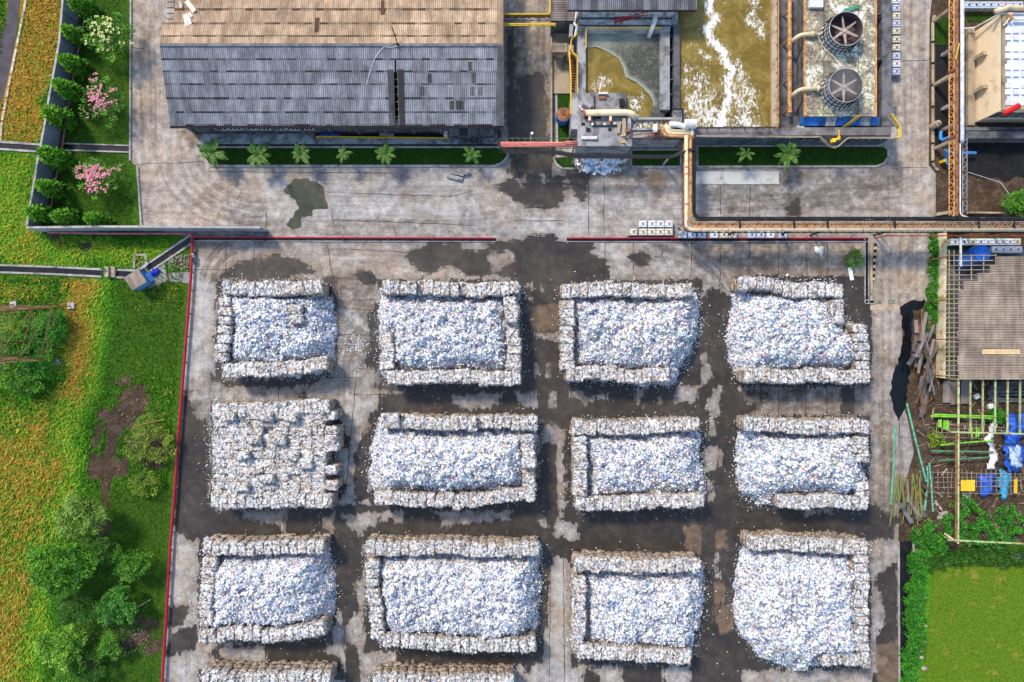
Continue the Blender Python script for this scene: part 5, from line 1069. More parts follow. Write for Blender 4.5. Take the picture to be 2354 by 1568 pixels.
for cx, cy, ph in ((1945, 66, .3), (1944, 196, 0.0)):
    z0, z1 = DZ, DZ + 2.1; c = W(cx, cy, z1); r = 2.28; s = MB(); n = 40
    prof = [(1.10, 0), (1.0, .45), (.985, .75), (1.0, 1.0), (.975, 1.0)]
    vs = [(c.x + r * q * math.cos(2 * math.pi * k / n), c.y + r * q * math.sin(2 * math.pi * k / n), z0 + (z1 - z0) * f) for q, f in prof for k in range(n)]
    fs = [(i * n + k, i * n + (k + 1) % n, (i + 1) * n + (k + 1) % n, (i + 1) * n + k) for i in range(len(prof) - 1) for k in range(n)]
    s.add(vs, fs, .6); so_ = s.build('fan_stack', paint('stack_shell', (.52, .53, .55), (.26, .25, .25), .8, .45, .68), ct, smooth=False)
    s = MB(); s.tube([(c.x, c.y, z1 - .01), (c.x, c.y, z0 + .2)], [r * .975, r * .93], 40, .5, caps=False); s.build('shaded_lining', paint('dark_fill', (.105, .072, .074), (.055, .038, .04), 1.5), so_)  # shade inside the stack put into a dark inner surface
    s = MB()
    for k in range(24):
        a = 2 * math.pi * k / 24; s.beam((c.x + r * 1.12 * math.cos(a), c.y + r * 1.12 * math.sin(a), z0 + .05), (c.x + r * 1.005 * math.cos(a), c.y + r * 1.005 * math.sin(a), z1 - .1), .09)
    for f, q in ((.3, 1.05), (.6, 1.005), (.86, 1.0)):
        pts = arc(c, r * q * 1.01, 0, 2 * math.pi, z0 + (z1 - z0) * f, 36); s.tube(pts, .05, 5)
    s.build('ribs', P_blk, so_)
    fn = MB(); zf = z0 + 1.35; fn.cyl(c, .27, zf - .1, zf + .25, 16)
    fn.build('fan_hub', P_contan, so_)
    for k in range(6):
        a = ph * .4 + math.pi / 2 + k * math.pi / 3; d = Vector((math.cos(a), math.sin(a), 0)); sd = Vector((-d.y, d.x, 0)); fm = MB(); p = Vector((c.x, c.y, zf + .1))
        i0, i1 = p + d * .25, p + d * (r * .88)
        fm.hexa([i0 - sd * .2 + Vector((0, 0, -.06)), i0 + sd * .2 + Vector((0, 0, .04)), i1 + sd * .1 + Vector((0, 0, .02)), i1 - sd * .1 + Vector((0, 0, -.03)), i0 - sd * .2 + Vector((0, 0, -.02)), i0 + sd * .2 + Vector((0, 0, .08)), i1 + sd * .1 + Vector((0, 0, .06)), i1 - sd * .1 + Vector((0, 0, .01))], .7)
        fm.build('fan_blade', paint('dusty_blade', (.42, .33, .29), (.28, .21, .18)), so_)
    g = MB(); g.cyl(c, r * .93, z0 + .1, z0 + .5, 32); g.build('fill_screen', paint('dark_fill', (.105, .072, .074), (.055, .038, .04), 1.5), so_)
for y, xe in ((79, 1877), (204, 1890)):
    q = bend([W(1819, y + 17, 4.4), W(1838, y + 1, DZ + .5), W(xe, y, DZ + .5)], .8); mb = MB(); mb.tube(q, .27, 12); mb.tube([W(xe - 12, y, DZ + .5), W(xe - 9, y, DZ + .5)], .4, 12); mb.tube([W(xe, y, DZ + .5), W(xe + 10, y, DZ + .5)], .16, 8)
    one(mb, 'feed_pipe', P_cream, 'cream feed pipe elbow running to the %s fan stack' % ('upper' if y < 100 else 'lower'), 'pipe', q[0], smooth=True)
mb = MB(); mb.tube([W(1814.5, -40, 4.4), W(1814.5, 120, 4.4), W(1814.5, 260, 4.4)], .27, 12)
for y in (40, 130, 165, 257): mb.tube([W(1814.5, y, 4.4), W(1814.5, y + 2.5, 4.4)], .34, 12)
for y in (20, 90, 180, 250): p = W(1814.5, y, 4.4); mb.beam((p.x, p.y, 0), (p.x, p.y, 4.2), .2)
one(mb, 'riser_pipe', P_rustor, 'long rusty pipe standing between basin and cooling tower', 'pipe', W(1814, 110, 4))
mb = MB(); mb.rb(1788, -40, 1848, 268, 0, 2.2); mb.rb(1788, 268, 2016, 293, 0, 3.0); one(mb, 'service_floor', P_condark, 'dark service floor round the cooling tower', 'floor', W(1820, 150), kind='structure')
mb = MB(); mb.rb(1838, -40, 1848, 270, 0, 3.4); one(mb, 'side_wall', P_condark, 'dark wall along the left of the cooling tower', 'wall', W(1842, 100))
mb = MB(); mb.rb(2026, -40, 2048, 300, 0, 3.6); mb.rb(2016, -40, 2026, 300, 0, 1.2); mb.rb(2015, 30, 2027, 34, 1, 4); mb.rb(2015, 132, 2027, 137, 1, 4); mb.rb(2048, 245, 2060, 312, 0, 3.5); one(mb, 'side_wall', P_condark, 'dark purple wall along the right of the cooling tower', 'wall', W(2035, 130))
mb = MB(); mb.rb(2048, 292, 2066, 316, 0, HT - .2); one(mb, 'corner_landing', P_con, 'pale landing at the lower right corner of the cooling tower block', 'landing', W(2056, 304))
for i in range(9):
    x = 1836 + i * 20; a = W(x, 290 - i % 3, 4.0); mb = MB(); mb.corr(a, W(x + 23, 289 + i % 2, 4.0) - a, Vector((R.uniform(-.2, .2), 1.05, .45 + .1 * (i % 2))), .2, .03, .5)
    one(mb, 'awning_sheet', P_blue if i % 4 != 3 else P_steel, 'blue corrugated sheet in the ragged awning below the cooling tower', 'sheet', a, 'blue awning sheets below the cooling tower')
mb = MB(); a = W(1936, 293, 3.9); c = W(1968, 268, DZ + .4)
for s in (0, 1): o = Vector((.75 * s, .2 * s, 0)); mb.beam(a + o, c + o, .1)
for k in range(12): q = a.lerp(c, k / 11); mb.beam(q, q + Vector((.75, .2, 0)), .08)
one(mb, 'ladder', P_yel, 'yellow ladder leaning on the front of the cooling tower', 'ladder', a)
mb = MB(); p = W(1928, 300, 4.6); mb.beam(W(1928, 298, 4.5), W(1927, 318, 4.5), .16); mb.beam(W(1916, 324, 4.4), W(1930, 314, 4.4), .22); mb.rb(1913, 318, 1921, 326, HT - .2, HT + .5); mb.rb(1925, 317, 1931, 321, HT - .2, HT + .4); one(mb, 'hoist', P_yel, 'small yellow hoist in the notch of the front railing', 'hoist', p)
railing('bent yellow railing at the lower right corner of the cooling tower block', [(2049, 262), (2068, 290), (2070, 314), (2060, 316)], HT - .4, r=.06)
mb = MB(); mb.rb(1860, 0, 1892, 17, DZ, DZ + .5); one(mb, 'salt_block', P_white, 'white crusted slab at the top left of the cooling tower deck', 'slab', W(1876, 9, DZ))
mb = MB(); mb.beam(W(1940, 25, DZ + .2), W(1972, 15, DZ + .2), .5, .1); one(mb, 'deck_board', paint('green_board', (.10, .42, .24), (.05, .2, .12)), 'green board lying above the upper fan stack', 'board', W(1956, 20, DZ))
mb = MB(); mb.rb(1921, 122, 1939, 132, DZ, DZ + .1); one(mb, 'deck_sheet', paint('pale_green', (.55, .66, .52), (.3, .4, .3)), 'pale green sheet lying between the two fan stacks', 'sheet', W(1930, 127, DZ))
mb = MB(); mb.tube([W(1877, 80, DZ + .4), W(1892, 108, DZ + .3), W(1915, 130, DZ + .3), W(1940, 156, DZ + .8)], .04, 5); one(mb, 'hose', P_cream, 'thin pale hose curving between the two fan stacks', 'hose', W(1900, 115, DZ))
mb = MB(); mb.rb(1834, 288, 1848, 297, 3, 3.9); one(mb, 'crate', P_white, 'white box at the lower left of the blue awning', 'box', W(1841, 292, 3))
# steam over the lower fan
def steam():
    me = MB(); c = W(1938, 190, 8.5); 
    vs = []; fs = []; n = 12; m = 7
    for i in range(m + 1):
        for k in range(n):
            th = math.pi * i / m; a = 2 * math.pi * k / n; rr = 1 + .25 * math.sin(3 * a + i); vs.append((c.x + 2.6 * rr * math.sin(th) * math.cos(a), c.y + 2.4 * rr * math.sin(th) * math.sin(a), c.z + 1.5 * math.cos(th)))
    for i in range(m):
        for k in range(n): fs.append((i * n + k, (i + 1) * n + k, (i + 1) * n + (k + 1) % n, i * n + (k + 1) % n))
    me.add(vs, fs, .5)
    mt_ = bpy.data.materials.new('steam'); mt_.use_nodes = True; t = mt_.node_tree; t.nodes.clear(); o = t.nodes.new('ShaderNodeOutputMaterial'); v = t.nodes.new('ShaderNodeVolumePrincipled'); v.inputs['Density'].default_value = .09; v.inputs['Color'].default_value = (.95, .92, .95, 1); t.links.new(v.outputs[0], o.inputs['Volume'])
    tag(me.build('steam', mt_, origin=(c.x, c.y, 7.4)), 'thin steam drifting over the lower fan stack', 'steam', kind='stuff')
steam()
# ================================================================ foliage
def leafmat(name, a, b, c):
    n = N(name); return n.fin(n.ramp(n.attr('tint'), [(0, a), (.5, b), (1, c)]), .6, spec=.2)
L_dark = leafmat('deep_green_leaves', (.010, .045, .005), (.035, .12, .010), (.09, .24, .02))
L_mid = leafmat('green_leaves', (.018, .07, .005), (.07, .22, .015), (.19, .42, .04))
L_yel = leafmat('yellow_green_leaves', (.05, .10, .008), (.15, .24, .02), (.34, .40, .05))
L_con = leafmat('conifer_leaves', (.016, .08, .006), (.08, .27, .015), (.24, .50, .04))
L_vine = leafmat('vivid_weeds', (.010, .07, .006), (.035, .20, .012), (.10, .38, .03))
P_pink_ = leafmat('pink_blossom', (.55, .10, .20), (.80, .28, .36), (.92, .55, .58)); P_lemon = leafmat('pale_yellow_blossom', (.55, .55, .08), (.80, .80, .30), (.9, .9, .6))
def rv(): 
    v = Vector((R.gauss(0, 1), R.gauss(0, 1), R.gauss(0, 1))); return v.normalized()
def crown(mb, c, rx, ry, rzz, nclump, nleaf, lsz, cr=.42, low=-.35):
    """leaf clumps set over an uneven ellipsoid"""
    ph = [R.uniform(0, 6.3) for _ in range(4)]
    for k in range(nclump):
        d = rv()
        if d.z < low: d.z = -d.z * .6
        az = math.atan2(d.y, d.x); q = 1 + .16 * math.sin(3 * az + ph[0]) + .12 * math.sin(5 * az + ph[1] + d.z * 4)
        rr = R.uniform(.55, 1.0) ** .5 * q; p = Vector((c[0] + d.x * rx * rr, c[1] + d.y * ry * rr, c[2] + d.z * rzz * rr)); s = R.uniform(.6, 1.2) * cr; base = R.uniform(.1, .8)
        for j in range(nleaf):
            o = rv(); q2 = p + o * s * R.uniform(.3, 1) ; dd = o + d * .6 + rv() * .5; dd.z = dd.z * .35 + .12; dd.normalize()
            up = (Vector((0, 0, 1)) + d * .5 + rv() * .45).normalized()
            mb.leaf(q2, dd, up, lsz * R.uniform(.6, 1.25), lsz * .6, min(1, max(0, base + R.uniform(-.3, .3))))
def ragged(poly, amp=6, st=8):
    out = []
    for (x0, y0), (x1, y1) in zip(poly, poly[1:] + poly[:1]):
        n = max(1, int(math.hypot(x1 - x0, y1 - y0) / st))
        for i in range(n): out.append((x0 + (x1 - x0) * i / n + R.uniform(-amp, amp) * .5, y0 + (y1 - y0) * i / n + R.uniform(-amp, amp) * .5))
    return out
def tree(label, x, y, h, rx, ry, rzz, mat, nc=60, nl=34, lsz=.25, name='tree', cat='tree', gr=None, cr=.55, trunk=True):
    c = W(x, y, h); t = thing(name, label, cat, (c.x, c.y, 0), gr)
    if trunk:
        b = MB(); b.tube([(c.x, c.y, -.05), (c.x + .05, c.y, h * .5), (c.x, c.y, h)], [.2, .15, .08], 8)
        for k in range(5):
            a = R.uniform(0, 6.28); b.tube([(c.x, c.y, h * .45), (c.x + math.cos(a) * rx * .4, c.y + math.sin(a) * ry * .4, h * .8), (c.x + math.cos(a) * rx * .75, c.y + math.sin(a) * ry * .75, h + rzz * .3)], [.09, .06, .02], 6)
        b.build('trunk', P_trunk, t)
    b = MB(); crown(b, c, rx, ry, rzz, int(nc * 1.35), nl, lsz, cr); b.build('crown', mat, t); return t
def shrub(label, x, y, r, h, mat, nc=22, nl=26, lsz=.2, gr=None, name='shrub', ry=None, z=0.0):
    c = W(x, y, h * .4); b = MB(); crown(b, (c.x, c.y, z + h * .35), r, ry or r, h * .6, nc, nl, lsz, .42, -.1)
    return one(b, name, mat, label, 'shrub', (c.x, c.y, z), gr)
# ================================================================ liquid totes
tot = thing('liquid_tote', 'white liquid tote', 'tote', (0, 0, 0)); M_totes = {}
def totemat(k):
    if k not in M_totes: M_totes[k] = paint('tote_' + k, {'white': (.72, .75, .80), 'cream': (.66, .62, .50), 'blue': (.48, .58, .74)}[k], {'white': (.45, .46, .48), 'cream': (.36, .28, .16), 'blue': (.28, .34, .46)}[k], 1.6, .5, .7, .4)
    return M_totes[k]
capm = {k: paint(k + '_cap', c, rough=.4) for k, c in {'red': (.55, .02, .05), 'black': (.03, .03, .03), 'brown': (.16, .07, .03), 'green': (.05, .3, .1)}.items()}
def tote_parts():
    b = MB(); L, Wd, Hh = 1.12, .94, 1.0
    prof = [(1, .14), (1, .95), (.93, 1.06), (.35, 1.10)]
    vs = [(sx * L / 2 * q, sy * Wd / 2 * q, z) for q, z in prof for sx, sy in ((-1, -1), (1, -1), (1, 1), (-1, 1))]
    fs = [(i * 4 + k, i * 4 + (k + 1) % 4, (i + 1) * 4 + (k + 1) % 4, (i + 1) * 4 + k) for i in range(3) for k in range(4)] + [(12, 13, 14, 15)]
    b.add(vs, fs, .7)
    for x in (-.28, .28): b.box((x, 0), .05, Wd * .9, 1.02, 1.085, 0, .35)
    tank = b.build('tank', totemat('white'), local=True)
    b = MB()
    for z in (.16, .42, .68, .94):
        for (p, q) in (((-.58, -.49), (.58, -.49)), ((.58, -.49), (.58, .49)), ((.58, .49), (-.58, .49)), ((-.58, .49), (-.58, -.49))): b.beam((*p, z), (*q, z), .03)
    for k in range(5):
        for s in (-1, 1): x = -.58 + k * .29; b.beam((x, s * .49, .12), (x, s * .49, .98), .03)
        if k < 4:
            for s in (-1, 1): y = -.49 + .33 * k; b.beam((s * .58, y, .12), (s * .58, y, .98), .03)
    for y in (-.2, .22): b.beam((-.58, y, 1.11), (.58, y, 1.11), .035)
    cage = b.build('cage', P_steel, local=True)
    b = MB(); b.cyl((0, 0), .13, 1.10, 1.17, 14); lid = b.build('cap', capm['red'], local=True)
    b = MB(); b.box((0, 0), 1.18, 1.0, .09, .125); 
    for x in (-.5, 0, .5): b.box((x, 0), .14, 1.0, 0, .09)
    pal = b.build('pallet', P_steel, local=True)
    for o in (tank, cage, lid, pal): o.parent = tot
tote_parts(); FIRST = [True]
TM = {}
def tote(x, y, kind, cap, label, group, z=0.0, lab1=None):
    c = W(x, y, z + 1.1)
    if FIRST[0]: FIRST[0] = False; t = tot; t['label'] = label; t['group'] = group; t.location = (c.x, c.y, z)
    else: t = dup(tot, (c.x, c.y, z), label, group)
    t.rotation_euler = (0, 0, R.gauss(0, .02))
    for ch in t.children:
        k = ch.name.split('.')[0]
        if k in ('tank', 'cap'):
            m = totemat(kind) if k == 'tank' else capm[cap]; key = (k, m.name)
            if key not in TM:
                me = ch.data.copy(); me.materials[0] = m; TM[key] = me
            ch.data = TM[key]
caps = ['red', 'black', 'brown', 'red', 'green']
for i, x in enumerate((1456, 1478, 1498, 1517.5, 1537)): tote(x, 533, 'cream', ('black', 'brown', 'black', 'black', 'brown')[i], 'yellowed liquid tote in the lower row left of the pipe corner', 'totes left of the pipe corner, lower row')
for i, x in enumerate((1477.5, 1498.5, 1518, 1537.5)): tote(x, 514.5, 'white', ('black', 'brown', 'black', 'red')[i], 'bluish white liquid tote in the upper row left of the pipe corner', 'totes left of the pipe corner, upper row')
for i, x in enumerate((1570, 1591, 1613, 1642, 1664, 1685, 1728, 1749, 1771, 1800)): tote(x, 539, ('blue', 'blue', 'blue', 'white', 'cream', 'cream', 'blue', 'blue', 'white', 'blue')[i], 'black', 'liquid tote half hidden under the long pipe rack', 'totes under the long pipe rack')
for i, y in enumerate((0, 18, 36, 53, 70.5, 90, 109, 128, 146, 164)): tote(2061, y, ('white', 'blue', 'cream', 'blue', 'cream', 'cream', 'cream', 'blue', 'white', 'blue')[i], ('red', 'red', 'brown', 'red', 'brown', 'brown', 'brown', 'red', 'red', 'red')[i], 'liquid tote in the single file beside the cooling tower road', 'totes in file beside the cooling tower')
for i, x in enumerate((2227, 2244, 2260.5, 2277, 2294, 2310.5, 2327.5, 2343.5)): tote(x, 11, 'blue', ('black', 'black', 'brown', 'black', 'red', 'red', 'black', 'black')[i], 'bluish liquid tote in the row at the top right above the white roof', 'totes above the white roof')
for i, x in enumerate((2195, 2216, 2236, 2254, 2271, 2288, 2304.5, 2321, 2338)): tote(x, 556, ('white', 'white', 'cream', 'white', 'white', 'white', 'white', 'white', 'cream')[i], ('black', 'black', 'brown', 'black', 'green', 'red', 'red', 'brown', 'red')[i], 'white liquid tote in the long row behind the blue tanks', 'totes in the long row behind the blue tanks')
for i, x in enumerate((2289.5, 2306.5, 2323, 2340.5)): tote(x, 573.5, 'white', ('brown', 'red', 'red', 'red')[i], 'white liquid tote in the short row right of the blue dome', 'totes right of the blue dome')
# ================================================================ main pipe rack
rk = thing('pipe_rack', 'long steel pipe rack with truss crossing the yard road', 'pipe rack', W(1900, 520)); ZR = 5.4
def rackpipe(name, pts, z, r, mat, rr=.9):
    b = MB(); q = bend([W(x, y, z) for x, y in pts], rr, 6); b.tube(q, r, 12); return b.build(name, mat, rk, smooth=True)
cp = rackpipe('main_pipe', [(1577, 312), (1577, 528), (2420, 528)], ZR + .35, .27, P_cream)
rackpipe('side_pipe', [(1586.5, 312), (1586.5, 515), (2420, 515)], ZR + .1, .21, P_rustor); rackpipe('side_pipe', [(1571.5, 330), (1571.5, 532), (1600, 532)], ZR - .2, .16, P_rust); rackpipe('side_pipe', [(1592, 521.5), (2420, 521.5)], ZR + .05, .19, P_rustor)
b = MB()
for x in list(range(1610, 2400, 62)):
    q = W(x, 528, ZR + .35); b.tube([q + Vector((-.06, 0, 0)), q + Vector((.06, 0, 0))], .31, 12)
for y in (385, 400, 470): q = W(1577, y, ZR + .35); b.tube([q + Vector((0, -.1, 0)), q + Vector((0, .1, 0))], .31, 12)
b.build('pipe_flanges', P_pinkred, cp)
b = MB()
for k in range(-3, 4):
    o = k * 1.0; q = bend([W(1595 + o, 326, ZR + .3), W(1595 + o, 503.5 - o, ZR + .3), W(2420, 503.5 - o, ZR + .3)], 1.2 - k * .05, 6); q = [p + Vector((R.uniform(-.03, .03), R.uniform(-.03, .03), R.uniform(-.04, .04))) for p in q]
    # long straight run broken into sagging lengths
    e = q[-1]; s = q[-2]; q = q[:-1] + [s.lerp(e, t) + Vector((0, R.uniform(-.05, .05), R.uniform(-.05, .02))) for t in np.linspace(.03, 1, 40)]
    b.tube(q, .05, 5)
b.build('cables', P_blk, rk)
b = MB()
for y in range(330, 500, 7): p = W(1594, y, ZR + .15); b.beam(p - Vector((.33, 0, 0)), p + Vector((.33, 0, 0)), .06)
for x in range(1602, 2400, 8): p = W(x, 503.5, ZR + .15); b.beam(p - Vector((0, .36, 0)), p + Vector((0, .36, 0)), .06)
for yy in (499.5, 507.5): b.beam(W(1600, yy, ZR + .15), W(2400, yy, ZR + .15), .07, .12)
b.build('cable_ladder', P_dark, rk)
b = MB()
for yy in (509.5, 524.5): b.beam(W(1592, yy, ZR + .55), W(2400, yy, ZR + .55), .06)
x = 1597; s = 0
while x < 2395: b.beam(W(x, 510 if s else 524, ZR + .55), W(x + 9.5, 524 if s else 510, ZR + .55), .05); x += 9.5; s ^= 1
b.build('truss', P_steel, rk)
for x in (1580, 1700, 1825, 1902, 2056, 2249, 2330):
    b = MB(); b.beam(W(x, 508, ZR + .5), W(x, 526, ZR + .5), .2, .22)
    for yy in (508, 527): p = W(x, yy, ZR); b.beam((p.x, p.y, 0), (p.x, p.y, ZR - .1), .2)
    b.build('portal', P_dark if x > 1590 else P_con, rk)
b = MB()
for x in range(1605, 2400, 15): b.beam(W(x, 532.5, ZR - .2), W(x + 8, 535 + x % 3, ZR - .3), .07); 
b.beam(W(1592, 535, ZR - .3), W(2400, 535, ZR - .3), .1); b.beam(W(1592, 531, ZR - .1), W(2400, 531, ZR - .1), .06)
b.build('hangers', P_dark, rk)
b = MB(); x0 = W(1566, 0, ZR).x
for y in range(360, 505, 9): b.beam(W(1566 + (y // 9) % 2 * 2.5, y, ZR), W(1566 + (y // 9 + 1) % 2 * 2.5, y + 9, ZR), .06)
b.build('hangers', P_dark, rk)
mb = MB(); q = bend([W(2008, 548, .7), W(2030, 544, 2.4), W(2038, 542, 2.6), W(2420, 542.5, 2.6)], .4); mb.tube(q, .09, 8); one(mb, 'red_pipe', paint('orange_red_pipe', (.60, .14, .05), (.3, .07, .02)), 'thin orange red pipe running below the rack to the right edge', 'pipe', q[0])
# crimson fire main over the open drain
for (a, c, lb) in (((443, 545.5), (1135, 547.5), 'crimson pipe over the drain left of the yard entrance'), ((1303, 547.5), (1990, 547.5), 'crimson pipe over the drain right of the yard entrance')):
    t = thing('crimson_pipe', lb, 'pipe', W(*a)); b = MB(); b.tube([W(*a, .55), W(*c, .55)], .105, 10); b.build('pipe', P_crim, t)
    b = MB(); b.beam(W(a[0], a[1] + 1.6, .42), W(c[0], c[1] + 1.6, .42), .06)
    n = int((c[0] - a[0]) / 105)
    b.build('tracer_pipe', P_rust, t)
    for i in range(n + 1):
        x = a[0] + (c[0] - a[0]) * (i + .35) / (n + .7); y = a[1] + (c[1] - a[1]) * (i + .35) / (n + .7); s = MB(); s.beam(W(x, y - 3, .35), W(x, y + 5.5, .35), .09); p = W(x, y - 2.5); s.beam((p.x, p.y, 0), (p.x, p.y, .4), .09); s.build('support', P_crim, t)
DG = MB()
def drain(ptsD, w, label, edge=True, ez=.16, ew=.28, edgemat=None):
    mb = MB(); pts = [W(x, y, 0) for x, y in ptsD]; strip(mb, pts, w, .014, .5, 0); one(mb, 'drain_channel', paint('black_drain_water', (.008, .008, .010), (.02, .018, .018), .8, rough=.25), label, 'drain', pts[0], kind='structure')
    if edge:
        e = MB()
        for a, c in zip(pts[:-1], pts[1:]):
            d = (c - a); s = Vector((-d.y, d.x, 0)).normalized() * (w / 2 + ew / 2); m = max(1, round(d.length / 2.2))
            for k in range(m):
                for sg in (-1, 1): e.beam(a + d * (k / m) + s * sg + Vector((0, 0, ez / 2)), a + d * ((k + .99) / m) + s * sg + Vector((0, 0, ez / 2)), ew * R.uniform(.9, 1.1), ez + E())
        one(e, 'drain_edge', edgemat or P_kerb, 'concrete edges of the ' + label, 'drain edge', pts[0], kind='structure')
drain([(440, 549), (1140, 551)], .42, 'open drain under the left crimson pipe', ew=.16); drain([(1302, 551), (1992, 551)], .42, 'open drain under the right crimson pipe', ew=.16)
drain([(1991, 546), (1991, 697)], .42, 'black drain beside the ramp', ew=.12); drain([(1988, 694), (2010, 694)], .36, 'short black drain at the foot of the ramp', ew=.12)
drain([(2081, 1244), (2083, 1640)], 1.9, 'wide black ditch beside the lawn', ew=.22)
# ramp kerbs with yellow and black blocks
for (x0, y0, x1, y1, n, lb) in ((2011, 560, 2006, 645, 12, 'left of the ramp'), (2140, 545, 2136, 628, 11, 'right of the ramp')):
    for k in range(2):
        mb = MB()
        for i in range(n):
            if i % 2 == k: a = W(x0, y0).lerp(W(x1, y1), i / n); c = W(x0, y0).lerp(W(x1, y1), (i + .97) / n); mb.beam(a + Vector((0, 0, .1)), c + Vector((0, 0, .1)), .3, .2)
        one(mb, 'kerb', (P_yel if False else paint('kerb_yellow', (.62, .50, .18), (.4, .3, .12))) if k else P_dark, '%s blocks of the striped kerb %s' % ('yellow' if k else 'black', lb), 'kerb', W(x0, y0), kind='structure')
mb = MB(); mb.rb(2000, 560, 2005, 690, 0, .12); mb.rb(2001, 645, 2005.5, 675, .1, .25); one(mb, 'kerb', P_contan, 'low kerb between drain and ramp', 'kerb', W(2002, 620), kind='structure')
for x0, x1 in ((2008, 2024), (2041, 2057)): mb = MB(); mb.rb(x0, 689, x1, 698, 0, .05); one(mb, 'cover_slab', paint('mossy_slab', (.24, .25, .19), (.10, .12, .06)), 'mossy cover slab at the foot of the ramp, %s of two' % ('left' if x0 < 2030 else 'right'), 'slab', W(x0, 693))
mb = MB(); mb.rb(2000, 700, 2066, 713, 0, .03); one(mb, 'pavement', P_contan, 'tan slab across the foot of the ramp', 'pavement', W(2030, 706), kind='structure')
shrub('round green bush on the concrete left of the ramp drain', 1962, 597, 1.25, 1.3, L_mid, 34, 30, .16)
tarp('waste_bag', 'crumpled white plastic bag lying on the yard left of the round bush', 'bag', [(1869, 569), (1890, 567), (1893, 583), (1885, 590), (1872, 582)], .02, P_white, .3)
tarp('waste_bag', 'tiny white plastic bag on the yard above the fourth pen of the top row', 'bag', [(1804, 631), (1813, 631), (1813, 639), (1804, 639)], .02, P_white, .2)
plank('pale broken board lying below the round bush', 'board', 'board', W(1952, 614, .1), W(1958, 644, .1), .55, P_white); plank('small tan board lying above the round bush', 'board', 'board', W(1968, 572, .1), W(1980, 562, .1), .6, P_contan)
# ================================================================ second pipe bridge, cable bridge
br = thing('pipe_bridge', 'red pipe bridge between shed and tanks', 'pipe bridge', W(1230, 332)); zb = 4.4
for pts, r in ((((1150, 329), (1296, 329), (1300, 327), (1326, 327)), .17), (((1150, 333), (1298, 333), (1304, 331), (1326, 331)), .15), (((1150, 337), (1326, 336)), .13)):
    b = MB(); b.tube(bend([W(x, y, zb) for x, y in pts], .3), r, 10); b.build('pipe', P_pinkred, br, smooth=True)
b = MB()
for y in (318, 341): b.beam(W(1148, y, zb - .2), W(1326, y, zb - .2), .09)
for x in range(1150, 1326, 14): b.beam(W(x, 317, zb - .15), W(x, 342, zb - .15), .06)
b.build('frame', P_green, br)
for x in (1158, 1270, 1322):
    b = MB(); p = W(x, 330, zb); b.beam((p.x, p.y, 0), (p.x, p.y, zb - .2), .18); b.build('post', P_rust, br)
cb = thing('cable_bridge', 'sagging black cable bridge above the small rubbish heap', 'cable bridge', W(1360, 352)); zc = 4.6
for k in range(8):
    b = MB(); o = k * 1.1; q = bend([W(1143 + o, 300, 3.8), W(1146 + o, 338 + o, zc), W(1160, 345 + o, zc), W(1284, 347 + o, zc), W(1320, 356 + o, zc), W(1546, 358 + o * .8, zc), W(1566, 346 + o, zc + .3), W(1592, 344 + o * .8, zc + .7)], 1.2, 5); b.tube(q, .055, 5); b.build('cable', P_blk, cb)
b = MB()
for a, c in (((1146, 344), (1284, 347)), ((1284, 347), (1320, 356)), ((1320, 356), (1546, 358))):
    n = max(2, int((c[0] - a[0]) / 5))
    for i in range(n): x = a[0] + (c[0] - a[0]) * i / n; y = a[1] + (c[1] - a[1]) * i / n; b.beam(W(x, y - 2, zc - .1), W(x, y + 7, zc - .1), .05)
    for o in (-2, 7): b.beam(W(a[0], a[1] + o, zc - .1), W(c[0], c[1] + o, zc - .1), .06)
b.build('ladder', P_dark, cb)
for x, y in ((1322, 358), (1448, 360), (1540, 360)):
    b = MB(); p = W(x, y, zc); b.beam((p.x, p.y, 0), (p.x, p.y, zc - .15), .22); b.build('post', P_con, cb)
ring = MB()
for k in range(6): c = W(1586, 358, ZR + .5); ring.tube([c + Vector((.95 * math.cos(a) * (1 + k * .04), .75 * math.sin(a) * (1 + k * .04), R.uniform(-.1, .1))) for a in np.linspace(-.6, 3.6, 14)], .05, 5)
one(ring, 'cable_loop', P_blk, 'loop of black cables hung over the pipe rack corner post', 'cables', W(1586, 358, ZR))
gp = thing('yellow_pipe_bridge', 'yellow pipe bridge from the shed to the side shed', 'pipe bridge', W(1210, 50)); zb = 4.8
b = MB(); b.tube(bend([W(1158, 33, zb + .3), W(1264, 33, zb + .3), W(1264, -10, zb + .3)], .4), .12, 8); b.build('pipe', P_yel, gp)
b = MB(); b.tube([W(1158, 37.5, zb), W(1266, 37.5, zb)], .15, 8); b.build('pipe', P_rust, gp)
b = MB()
for y in (40, 48): b.beam(W(1158, y, zb), W(1266, y, zb), .07)
for i in range(14): b.beam(W(1160 + i * 8, 40 if i % 2 else 48, zb), W(1168 + i * 8, 48 if i % 2 else 40, zb), .06)
b.build('truss', P_dark, gp)
b = MB(); rail(b, [(W(1158, 54, zb + 1).x, W(1158, 54, zb + 1).y, zb - .2), (W(1277, 53, zb + 1).x, W(1277, 53, zb + 1).y, zb - .2)], 1.0, .055, 1.6); b.build('handrail', P_yel, gp)
b = MB(); b.beam(W(1158, 59, zb - .1), W(1274, 59, zb - .1), .14); b.build('beam', P_green, gp)
for x in (1172, 1270): b = MB(); p = W(x, 50, zb); b.beam((p.x, p.y, 0), (p.x, p.y, zb - .1), .2); b.build('post', P_green, gp)
mb = MB(); q = W(1220, 308, 5.2); mb.beam(q, q + Vector((.3, .15, .1)), .3, .14); mb.beam(W(1220, 312, 5), W(1220, 318, 4.4), .06); mb.beam((W(1220, 318, 4.4)), (W(1220, 318, 4.4).x, W(1220, 318, 4.4).y, 0), .1); one(mb, 'street_lamp', P_white, 'white lamp head on a post above the red pipe bridge', 'lamp', W(1220, 318))
